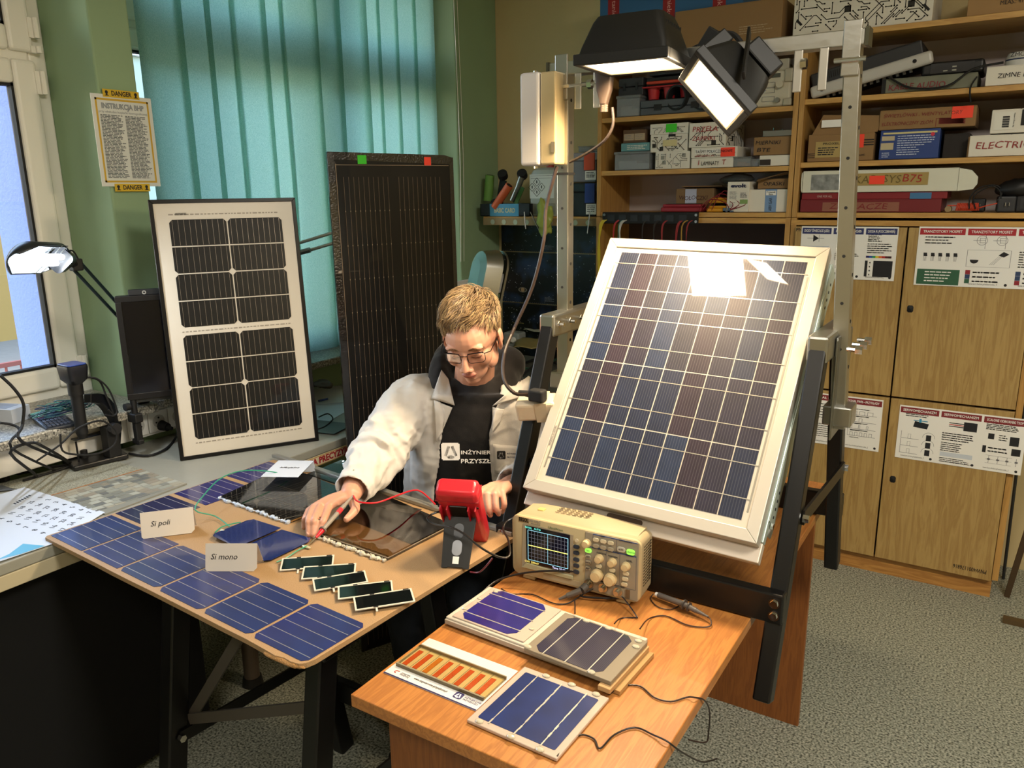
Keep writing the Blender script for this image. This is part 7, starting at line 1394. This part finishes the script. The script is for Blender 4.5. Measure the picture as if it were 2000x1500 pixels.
def htube(mb,pts,rs,n=12):
    P_=[H(*p) for p in pts]; rings=[]
    x=None
    for i,p in enumerate(P_):
        t_=(P_[min(i+1,len(P_)-1)]-P_[max(i-1,0)]).normalized(); x=(x-t_*x.dot(t_)).normalized() if x else t_.orthogonal().normalized(); y=t_.cross(x)
        rings.append([p+(x*math.cos(a)+y*math.sin(a))*rs[i]*HS for a in [2*PI*k/n for k in range(n)]])
    mb.loft(rings)
htube(B,[(0,.082,.018),(0,.093,.0),(0,.106,-.022),(0,.1125,-.036),(0,.100,-.046)],[.0075,.0085,.0095,.0125,.008])
hell(B,(0,.094,-.0645),(.0235,.0115,.0052)); hell(B,(0,.0925,-.0725),(.0195,.0115,.0062)); hell(B,(0,.088,-.057),(.018,.010,.008)); hell(B,(0,.080,-.085),(.020,.014,.010))
def limb(mb,pts,rs,n=16,sub=5,flat=1):
    pts=[V(p) for p in pts]; m=len(pts); P_=catmull(pts,sub); rings=[]; x=None
    for i,p in enumerate(P_):
        t_=(P_[min(i+1,len(P_)-1)]-P_[max(i-1,0)]).normalized(); x=(x-t_*x.dot(t_)).normalized() if x else t_.orthogonal().normalized(); y=t_.cross(x); a=i/sub; k=min(int(a),m-2); r=rs[k]+(rs[k+1]-rs[k])*(a-k)
        rings.append([p+(x*math.cos(q)+y*math.sin(q)*flat)*r for q in [2*PI*j/n for j in range(n)]])
    mb.loft(rings); mb.ell(P_[0],rs[0],12,8); mb.ell(P_[-1],rs[-1],12,8)
neck0=H(0,-.03,-.055); limb(B,[neck0,(neck0+TP(0,.0,1.07))/2+TF*.005,TP(0,-.01,1.04)],[.056,.056,.062])
def tring(z,a,b,fo=0,n=28): return [TP(a*math.cos(q),fo+b*math.sin(q),z) for q in [2*PI*k/n for k in range(n)]]
B.loft([tring(.48,.15,.10),tring(.6,.145,.095),tring(.8,.15,.10),tring(.95,.165,.10),tring(1.03,.15,.085),tring(1.075,.07,.06)])
SR,ER,WR=Q(806,785,2.27),Q(722,893,2.22),pk(684,966,2,.852)
SL,EL,WL=Q(1032,797,2.31),Q(1080,930,2.20),Q(994,950,2.00)
limb(B,[SR,(SR+ER)/2,ER,(ER+WR)/2,WR],[.052,.046,.040,.036,.026]); limb(B,[SL,(SL+EL)/2,EL,(EL+WL)/2,WL],[.052,.046,.040,.036,.027])
limb(B,[TP(.09,0,.54),V((-1.15,1.68,.60)),V((-1.075,1.50,.62)),V((-1.10,1.52,.35)),V((-1.11,1.55,.07))],[.085,.075,.06,.052,.04]); limb(B,[TP(-.09,0,.54),V((-1.32,1.66,.60)),V((-1.30,1.50,.62)),V((-1.32,1.53,.35)),V((-1.33,1.56,.07))],[.085,.075,.06,.052,.04])
# right hand (picture left)
def pm(x,y,z): return pk(x,y,2,z)
fr={'pinky':[(603,998,.826),(596,1012,.828),(594,1030,.806)],'ring':[(612,992,.834),(603,1013,.836),(603,1044,.8055)],'middle':[(626,988,.838),(615,1012,.838),(612,1044,.806)],'index':[(643,989,.838),(633,1014,.834),(624,1041,.808)]}
rad={'pinky':(.0092,.0080,.0068),'ring':(.0100,.0086,.0072),'middle':(.0105,.0090,.0076),'index':(.0103,.0090,.0076)}
for k_,pts in fr.items():
    P_=[pm(*p) for p in pts]; r_=rad[k_]; mid=P_[1].lerp(P_[2],.52)+V((0,0,.003)); limb(B,[P_[0],P_[1],mid,P_[2]],[r_[0],r_[1],r_[1]*.95,r_[2]],12,4); limb(B,[WR+(P_[0]-pm(620,990,.836))*.42,WR.lerp(P_[0],.55)+V((0,0,.004)),P_[0]],[.017,.0155,r_[0]*1.08],12,4)
limb(B,[pm(688,976,.845),pm(694,992,.838),pm(688,1003,.832),pm(677,1014,.826)],[.014,.0125,.0105,.0088],12,4)
B.ell(WR.lerp(pm(625,990,.834),.5),(.026,.03,.014),14,10)
nails=[(pm(*fr[k_][2]),k_) for k_ in fr]+[(pm(677,1014,.826),'thumb')]
# left hand behind the meter
kn=[Q(936,962,1.88),Q(951,966,1.875),Q(967,966,1.87),Q(981,961,1.88)]; pp=[Q(940,984,1.875),Q(954,994,1.865),Q(969,992,1.86),Q(985,984,1.87)]; tp=[Q(948,998,1.88),Q(958,1006,1.88),Q(974,1004,1.88),Q(981,1000,1.895)]
for i in range(4):
    r_=.0100-.0006*i; limb(B,[kn[i],pp[i],pp[i].lerp(tp[i],.6),tp[i]],[r_,r_*.92,r_*.85,r_*.75],12,4); limb(B,[WL+(kn[i]-kn[1])*.5,WL.lerp(kn[i],.55)+UP*.004,kn[i]],[.018,.016,r_*1.08],12,4)
limb(B,[Q(960,952,1.93),Q(944,965,1.91),Q(938,985,1.89)],[.014,.012,.009],12,4)
def asg(c):
    p=HMt.transposed()@(c-HC)/HS
    if abs(p.x)<.0225 and .088<p.y and -.0795<p.z<-.0595 and (p.x/.0225)**2+((p.z+.0685)/.0105)**2<1: return 1
    return 0
body=blend('body',B,.0026,4,[skin,lip],person,asg)
# nails, brows, lashes
nm=mat('#d9a08c',.25,coat=.5)
for p,k_ in nails:
    dirn=(p-(pm(*fr[k_][1]) if k_!='thumb' else pm(688,1003,.832))).normalized(); c=p+V((.18,-.35,.75)).normalized()*.0068; link('nail',MB().ell((0,0,0),(.0042,.0055,.0012),10,6),nm,person,smooth=True,M=frame(c,dirn.cross(V((0,0,1))),dirn))
hairc=[mat('#7d6242',.5,sheen=.3),mat('#a68a5e',.5,sheen=.3),mat('#4d3a26',.5)]
bt=BVHTree.FromObject(body,bpy.context.evaluated_depsgraph_get())
def onface(x,z,off=.0): 
    o=H(x,.2,z); r=bt.ray_cast(o,-HF); return (r[0]+HF*off) if r[0] else H(x,.09,z)
for s in (-1,1):
    m=MB(); rb=random.Random(5)
    for k in range(60):
        a=k/59; x=s*(.014+.040*a); z=.0165+.0075*math.sin(PI*min(1,a*1.15))-.004*a; p=onface(x,z+rb.uniform(-.0028,.0028),.0006); d=(HX*s*.9+HU*(.5-1.0*a))*.006; m.tube([p,p+d*.6+HF*.0008,p+d],.00042,3,sub=1,m=0)
    link('eyebrow',m,mat('#6b4a2c',.6),person)
    m=MB(); pts=[onface(s*(.017+.029*k/8),-.0085-.0028*math.sin(PI*k/8),.0004) for k in range(9)]; m.tube(pts,.00055,4,sub=2)
    for k in range(14): p=onface(s*(.018+.028*k/13),-.0088-.0028*math.sin(PI*k/13),.0004); m.tube([p,p+HF*.003-HU*.003+HX*s*.0008*(k-6)/6],.0002,3,sub=1)
    link('eyelash',m,mat('#3a2518',.6),person)
m=MB(); pts=[onface(-.017+.034*k/10,-.0682-.0010*abs(k/5-1)**2,.0001) for k in range(11)]; m.tube(pts,.0006,4,sub=2); link('mouth_line',m,mat('#6b2c26',.6),person)
# hair: scalp cap and strands
hb=random.Random(11); cap=MB(); hell(cap,(0,-.020,.034),(.0835,.1035,.0955),40,28)
def cov(p):
    x,y,z=p; z=z-.0
    if y>.035: return z>.080+.006*math.cos(x*70+.6)+max(-.2,x)*.22-max(0,-x-.04)*.7
    if y>-.005: return z>.018+(y+.005)*1.0
    return z>-.035-(-.005-y)*.25
keep=[]; inv=HMt.transposed()
loc=[(inv@(v-HC))/HS for v in cap.v]
cf=[f for f in cap.f if all(cov(loc[i]) for i in f)]
used=sorted({i for f in cf for i in f}); mp_={i:k for k,i in enumerate(used)}
m=MB(); m.v=[H(*(loc[i]+loc[i].normalized()*.003*(noise.noise(loc[i]*60)+.3))) for i in used]; m.f=[[mp_[i] for i in f] for f in cf]; m.mi=[0]*len(m.f); link('scalp_hair',m,hairc[2],person,smooth=True)
m=MB(); cc=V((0,-.020,.034)); cnt=0
while cnt<6000:
    u=hb.uniform(-1,1); a=hb.uniform(0,2*PI); d=V((math.sqrt(1-u*u)*math.cos(a),math.sqrt(1-u*u)*math.sin(a),u)); p=cc+V((d.x*.0830,d.y*.103,d.z*.095))
    if not cov(p): continue
    cnt+=1; n_=V((d.x/.083,d.y/.103,d.z/.095)).normalized(); top=max(0,min(1,(p.z-.045)/.05)); 
    sw=V((-.95+.6*noise.noise(p*25),.7,.05)); crown=V((.012,-.07,.12)); fl=(p-crown); fl=fl/ (fl.length+1e-6)
    dirv=(fl*.8+sw*.9*top+V((0,.0,-.7))*(1-top)); dirv+=V((hb.gauss(0,.16),hb.gauss(0,.16),hb.gauss(0,.12)))+V((noise.noise(p*38),noise.noise(p*38+V((9,0,0))),noise.noise(p*38+V((0,7,0)))*.6))*1.3; dirv=(dirv-n_*dirv.dot(n_)).normalized()
    Ln=(.012+.026*top)*hb.uniform(.7,1.2)*(.62 if p.y>.045 else 1); lift=(.18+.30*top)*hb.uniform(.5,1.3)*(1.2 if p.y>.03 else 1)
    p0=p-n_*.002; p1=p+dirv*Ln*.4+n_*Ln*lift*.55; p2=p+dirv*Ln*.8+n_*Ln*lift*.55; p3=p+dirv*Ln*1.1+n_*Ln*lift*.28
    w_=n_.cross(dirv).normalized()*.0008*hb.uniform(.7,1.4); b_=len(m.v); cidx=0 if hb.random()<.45 else (1 if hb.random()<.7 else 2)
    for q,sc_ in ((p0,1),(p1,1),(p2,.75),(p3,.08)): m.v+=[H(*(q-w_*sc_)),H(*(q+w_*sc_)),H(*(q+n_*.0008*sc_))]
    for k in range(3):
        for a_,b2 in ((0,1),(1,2),(2,0)): m.f.append([b_+3*k+a_,b_+3*k+b2,b_+3*k+3+b2,b_+3*k+3+a_]); m.mi.append(cidx)
h_=bpy.data.meshes.new('hair'); h_.from_pydata([tuple(v) for v in m.v],[],m.f); [h_.materials.append(x) for x in hairc]; h_.polygons.foreach_set('material_index',m.mi); h_.update(); ho=bpy.data.objects.new('hair',h_); COL.objects.link(ho); ho.parent=person; ho['kind']='stuff'
# glasses
gf=mat('#1a1416',.3,.5); fr_=MB()
def GP(x,z,o=0): return H(x,.103-abs(x)*.16-max(0,abs(x)-.05)*.6+o-(.0),z)
for s in (-1,1):
    ol=[GP(s*.0345+x,-.0055+y) for x,y in rr(.048,.032,.009,4)]
    for k in range(len(ol)): fr_.cyl(ol[k],ol[(k+1)%len(ol)],.0007 if ol[k] is None else .0009,n=5)
    lens=MB(); lens.add(ol,[tuple(range(len(ol)))]); lo_=link('lens',lens,thin_glass((.99,.99,1),0,.25),person); sl=lo_.modifiers.new('s','SOLIDIFY'); sl.thickness=.0012
    tp_=[GP(s*.0585,.004),H(s*.074,.078,.004),H(s*.080,.02,.004),H(s*.082,-.012,.0)]
    for a,b_ in zip(tp_,tp_[1:]): fr_.cyl(a,b_,.0013,n=6)
    up=[GP(s*.0345+x,-.0055+.016) for x in (-.022,.022)]; fr_.cyl(up[0],up[1],.0015,n=6)
    fr_.cyl(GP(s*.011,-.003),H(s*.010,.097,-.014),.0008,n=5)
fr_.tube([GP(-.0105,.003),GP(0,.006,.002),GP(.0105,.003)],.0013,6)
link('glasses_frame',fr_,gf,person,smooth='auto')
# hoodie
HB=MB()
HB.loft([tring(.50,.175,.13,.0),tring(.62,.17,.125,.005),tring(.78,.168,.125,.01),tring(.92,.178,.125,.01),tring(1.0,.178,.115,.005),tring(1.05,.14,.095,0),tring(1.085,.085,.07,-.01)])
def hoodring():
    rings=[]
    for k in range(28):
        a=2*PI*k/28; back=(1-math.sin(a))/2; c=TP(.098*math.cos(a),-.02+.108*math.sin(a),1.062+.070*back-.030*max(0,math.sin(a))-.060*max(0,math.sin(a))**4); out=(TX*math.cos(a)+TF*math.sin(a)); r=.030+.020*back+.006*math.sin(3*a+1)
        rings.append([c+out*math.cos(q)*r*.95+UP*math.sin(q)*r*1.25 for q in [2*PI*j/12 for j in range(12)]])
    rings.append(rings[0]); HB.loft(rings,0,False)
hoodring(); HB.ell(TP(.10,-.04,1.11),(.055,.05,.06),16,10); HB.ell(TP(.05,-.10,1.09),(.09,.06,.06),16,10)
HB.loft([[TP(x*.055+ox,.085+f*.018,z) for x,f in ((-1,-1),(1,-1),(1,1),(-1,1))] for ox,z in ((-.045,1.05),(.0,.995),(.03,.965))]); HB.loft([[TP(x*.05+ox,.088+f*.018,z) for x,f in ((-1,-1),(1,-1),(1,1),(-1,1))] for ox,z in ((.05,1.05),(.01,.995),(-.02,.965))])
limb(HB,[TP(.13,0,1.0),SL.lerp(EL,.25)],[.07,.06]); limb(HB,[TP(-.13,0,1.0),SR.lerp(ER,.25)],[.07,.06])
hood=mat('#120e0e',.9,bump=.25,bs=500,sheen=.2)
def fold(c,amp=.004): 
    return amp*(noise.noise(V((c.x*9,c.y*9,c.z*5)))+.5*noise.noise(V((c.x*22,c.y*22,c.z*10)))+.25*noise.noise(c*50))
hoodie=blend('hoodie',HB,.005,8,[hood],person,None,lambda c:fold(c,.007))
# jeans
JB=MB()
limb(JB,[TP(.09,0,.56),V((-1.15,1.68,.605)),V((-1.075,1.50,.625)),V((-1.10,1.52,.35)),V((-1.11,1.55,.10))],[.105,.095,.078,.065,.058]); limb(JB,[TP(-.09,0,.56),V((-1.32,1.66,.605)),V((-1.30,1.50,.625)),V((-1.32,1.53,.35)),V((-1.33,1.56,.10))],[.105,.095,.078,.065,.058]); JB.ell(TP(0,0,.57),(.17,.15,.11),18,12)
jeans=blend('jeans',JB,.008,6,[mat('#141a24',.9,bump=.2,bs=300)],person,None,lambda c:fold(c,.012))
for s,x in ((1,-1.105),(-1,-1.33)): 
    sh=MB(); sh.loft([[(x+a_*.045,1.44+b_,z) for a_,b_ in ((-.8,0),(.8,0),(1,.06),(.9,.22),(0,.27),(-.9,.22),(-1,.06))] for z in (.0,.03)]).loft([[(x+a_*.04,1.47+b_,z) for a_,b_ in ((-.8,0),(.8,0),(1,.06),(.9,.19),(0,.23),(-.9,.19),(-1,.06))] for z in (.03,.09)]); link('shoe',sh,matblack,person,bevel=.008)
# coat
CBm=MB()
def coatring(z,a,b,gl,gr,th=.006,fo=0.0,ph=0,n=60,amp=.008):
    o=[];i_=[]
    a0=math.acos(max(-1,min(1,gr/a))); a1=math.acos(max(-1,min(1,gl/a)))  # angles measured from +x ; front is +90deg
    st=a1; en=a0+2*PI
    for k in range(n+1):
        q=st+(en-st)*k/n; wv=amp*math.sin(q*9+z*6+ph)+amp*.5*math.sin(q*17-z*14)
        o.append(TP((a+wv)*math.cos(q),fo+(b+wv)*math.sin(q),z)); i_.append(TP((a+wv-th)*math.cos(q),fo+(b+wv-th)*math.sin(q),z))
    return o+i_[::-1]
rings=[]
for z,a,b,gl_,gr_ in ((.50,.245,.185,-.150,.085),(.62,.235,.175,-.140,.075),(.74,.225,.168,-.125,.062),(.84,.215,.16,-.108,.056),(.92,.212,.153,-.092,.052),(.98,.208,.145,-.085,.062),(1.02,.195,.132,-.085,.078),(1.05,.165,.115,-.09,.085),(1.075,.125,.10,-.095,.09)): rings.append(coatring(z,a,b,gl_,gr_,.010))
CBm.loft(rings)
def sleeve(pts,rs,seed,cuff=.012):
    pts=[V(p) for p in pts]; sub=9; m_=len(pts); P_=catmull(pts,sub); rings=[]; x=None; N=len(P_)
    for i,p in enumerate(P_):
        t_=(P_[min(i+1,N-1)]-P_[max(i-1,0)]).normalized(); x=(x-t_*x.dot(t_)).normalized() if x else t_.orthogonal().normalized(); y=t_.cross(x); a=i/sub; k=min(int(a),m_-2); r=rs[k]+(rs[k+1]-rs[k])*(a-k)
        rings.append([])
        for j in range(36):
            q=2*PI*j/36; tw=q+i*.11; el=math.exp(-((i-N*.47)/(N*.16))**2); cu=math.exp(-((i-N*.93)/(N*.10))**2); nn=noise.noise(V((math.cos(tw)*2.2+seed,math.sin(tw)*2.2,i*.10)))*.16-abs(noise.noise(V((math.cos(tw)*1.6+seed+5,math.sin(tw)*1.6,i*.22))))*.22+(noise.noise(V((math.cos(q)*.9+seed,math.sin(q)*.9,i*.75+q*.25)))*.22)*(el*.8+cu*.6); edge=min(1,(N-1-i)/4)
            rings[-1].append(p+(x*math.cos(q)+y*math.sin(q))*r*(1+nn*edge))
    inner=[[rings[k][j].lerp(P_[k],.12) for j in range(36)] for k in range(N-1,N-7,-1)]
    CBm.loft(rings+inner)
WRc=WR+(ER-WR).normalized()*.022
sleeve([TP(-.13,-.01,1.0),SR,SR.lerp(ER,.5)+V((.02,-.02,.0)),ER+V((.045,-.03,.012)),ER.lerp(WRc,.55)+V((.018,0,.012)),WRc],[.085,.080,.082,.080,.062,.047],3)
WLc=WL+(EL-WL).normalized()*.012
sleeve([TP(.13,-.01,1.0),SL,SL.lerp(EL,.5),EL,EL.lerp(WLc,.55),WLc],[.085,.080,.078,.074,.060,.048],8)
coatm=mat('#d3cdc6',.8,bump=.25,bs=700,sheen=.15)
def cfold(c):
    # diagonal drag folds
    return .0028*(.5-2.2*abs(noise.noise(V((c.x*13+c.z*10,c.y*13-c.z*8,c.z*15)))))+.0020*(.4-1.8*abs(noise.noise(V((c.x*24-c.z*18+3,c.y*24,c.z*22)))))+.0008*noise.noise(c*60)
coat=blend('lab_coat',CBm,.0042,4,[coatm],person,None,cfold)
# collar lapels, pocket, logos draped on the clothes
dg=bpy.context.evaluated_depsgraph_get(); dg.update()
bc_=BVHTree.FromObject(coat,dg); bh_=BVHTree.FromObject(hoodie,dg)
class Both:
    def ray_cast(s,o,d,l=4.0):
        a=bc_.ray_cast(o,d,l); b=bh_.ray_cast(o,d,l)
        if a[0] is None: return b
        if b[0] is None: return a
        return a if a[3]<b[3] else b
bb_=Both()
def onto(bv,p,off,d=None):
    d=d or -TF; r=bv.ray_cast(p-d*.5,d,1.0); return (r[0]-d*off) if r[0] else p
def patch(bv,pts4,off,n=10,th=.0015,name='patch',m=None,folds=0):
    "quad given by four picture pixels laid on the cloth"
    mb=MB(); P4=[Q(x,y,2.15) for x,y in pts4]
    for j in range(n+1):
        for i in range(n+1):
            u=i/n;v=j/n; p=(P4[0]*(1-u)+P4[1]*u)*(1-v)+(P4[3]*(1-u)+P4[2]*u)*v; d=(p-CO).normalized(); r=bv.ray_cast(CO,d,4.0); q=(r[0]-d*off) if r[0] else None; mb.v.append(q if q else None)
    if any(v is None for v in mb.v):
        good=[(k,v) for k,v in enumerate(mb.v) if v is not None]
        if not good: return None
        for k,v in enumerate(mb.v):
            if v is None: mb.v[k]=min(good,key=lambda g:abs(g[0]//(n+1)-k//(n+1))+abs(g[0]%(n+1)-k%(n+1)))[1]
    for j in range(n):
        for i in range(n): a=j*(n+1)+i; mb.f.append([a,a+1,a+n+2,a+n+1]); mb.mi.append(0)
    o=link(name,mb,m or coatm,person,smooth=True); s_=o.modifiers.new('s','SOLIDIFY'); s_.thickness=th; s_.offset=1; return o
patch(bb_,[(862,722),(876,740),(888,792),(842,778)],.010,12,.003,'collar',coatm); patch(bb_,[(848,782),(884,796),(866,838),(853,862)],.007,12,.003,'lapel',coatm)
patch(bb_,[(1008,752),(1036,732),(1030,772),(962,792)],.010,12,.003,'collar',coatm); patch(bb_,[(962,795),(985,800),(978,822),(961,845)],.007,12,.003,'lapel',coatm)
patch(bc_,[(963,868),(1018,872),(1012,930),(966,924)],.003,8,.0015,'pocket',coatm)
def flat_on(bv,center,pxw,strs,size,m,off=.002,name='lettering'):
    c=onto_cam(bv,*center,off)
def onto_cam(bv,x,y,off):
    d=(Q(x,y,1)-CO).normalized(); r=bv.ray_cast(CO,d,4.0); return (r[0]-d*off) if r[0] else Q(x,y,2.15)
def drape(o,bv,off):
    if o is None: return
    for v in o.data.vertices:
        w_=o.matrix_world@v.co if not o.parent else o.matrix_local@v.co; d=(w_-CO).normalized(); r=bv.ray_cast(CO,d,4.0)
        if r[0]: v.co=o.matrix_local.inverted()@(r[0]-d*off)
def cloth_text(s,x0,x1,y,bv,m,off=.0018,sl=0):
    a=Q(x0,y,2.13); b_=Q(x1,y+sl,2.13); M=frame((a+b_)/2,b_-a,UP); o=text(s,M,(b_-a).length/len(s)*1.45,m,person,(b_-a).length,bold=.0002); drape(o,bv,off); return o
wh=mat('#e6e4e2',.6)
def cloth_logo(cx,cy,s,bv,c0,c1,off=.0016):
    a=Q(cx,cy,2.13); sc_=s*2.13/FP; M=frame(a,TX,UP); m=MB()
    N=16
    for j in range(N):
        for i in range(N): 
            x0=-.5+i/N; y0=-.5+j/N
            u_1=abs(x0+.5/N);v_1=abs(y0+.5/N)
            if max(0,u_1-.3)**2+max(0,v_1-.3)**2>.04: continue
            m.quad((x0*sc_,y0*sc_,0),((x0+1/N)*sc_,y0*sc_,0),((x0+1/N)*sc_,(y0+1/N)*sc_,0),(x0*sc_,(y0+1/N)*sc_,0))
    o=link('logo_badge',m,c0,person,M=M); drape(o,bv,off)
    m=MB(); s=sc_; m.quad((-s*.36,-s*.22,0),(-s*.22,-s*.28,0),(-s*.02,s*.28,0),(-s*.16,s*.33,0)); m.quad((s*.36,-s*.22,0),(s*.22,-s*.28,0),(s*.02,s*.28,0),(s*.16,s*.33,0)); m.add([(s*.2*math.cos(a_),-s*.32+s*.11*math.sin(a_),0) for a_ in [2*PI*k/12 for k in range(12)]],[tuple(range(12))]); o=link('logo_mark',m,c1,person,M=M); drape(o,bv,off+.0018)
cloth_logo(880,882,36,bh_,wh,hood); cloth_text('INŻYNIER',900,958,884,bh_,wh); cloth_text('PRZYSZŁ',900,958,901,bh_,wh)
cloth_logo(979,889,17,bc_,hood,wh,.0045); cloth_text('INŻYNIEROWIE',990,1018,886,bc_,mat('#4c4c55',.6),.0048,1); cloth_text('PRZYSZŁOŚCI',990,1018,893,bc_,mat('#4c4c55',.6),.0048,1)
# stool
st2=thing('stool','dark stool under the seated young man','stool',tuple(TP(0,0,.0).to_2d())+(0,)); link('seat',MB().prism([(x,y) for x,y in rr(.36,.36,.06,5)],.42,.455),mat('#6b3f1e',.5),st2,bevel=.006)
for x in (-1,1):
    for y in (-1,1): link('leg',MB().beam((x*.17,y*.17,0),(x*.14,y*.14,.42),.022,.022),matblack,st2)

# ================= groups of alike things
GR={'box':('boxes on the shelves',3.3),'poster':('posters on the doors and back wall',3.3),'floodlight':('floodlights on the crossrail',-9),'card':('folded name cards on the fibreboard',-9),'envelope':('envelopes on the corner table',-9),'glass panel':('glass samples on the fibreboard',-9),'meter':('handheld meters',-9),'adapter':('power adapters on the shelf',-9),'case':('plastic tool cases',-9),'added fixture':('added ceiling fixtures',-9),'bookcase':('open bookcases',-9),'solar panel':('framed and frameless solar panels',-9),'paper':('papers on the grey desk',-9)}
for o in list(COL.objects):
    if o.parent is None and o.get('category') in GR and not o.get('group') and o.matrix_world.translation.y>GR[o['category']][1]: o['group']=GR[o['category']][0]
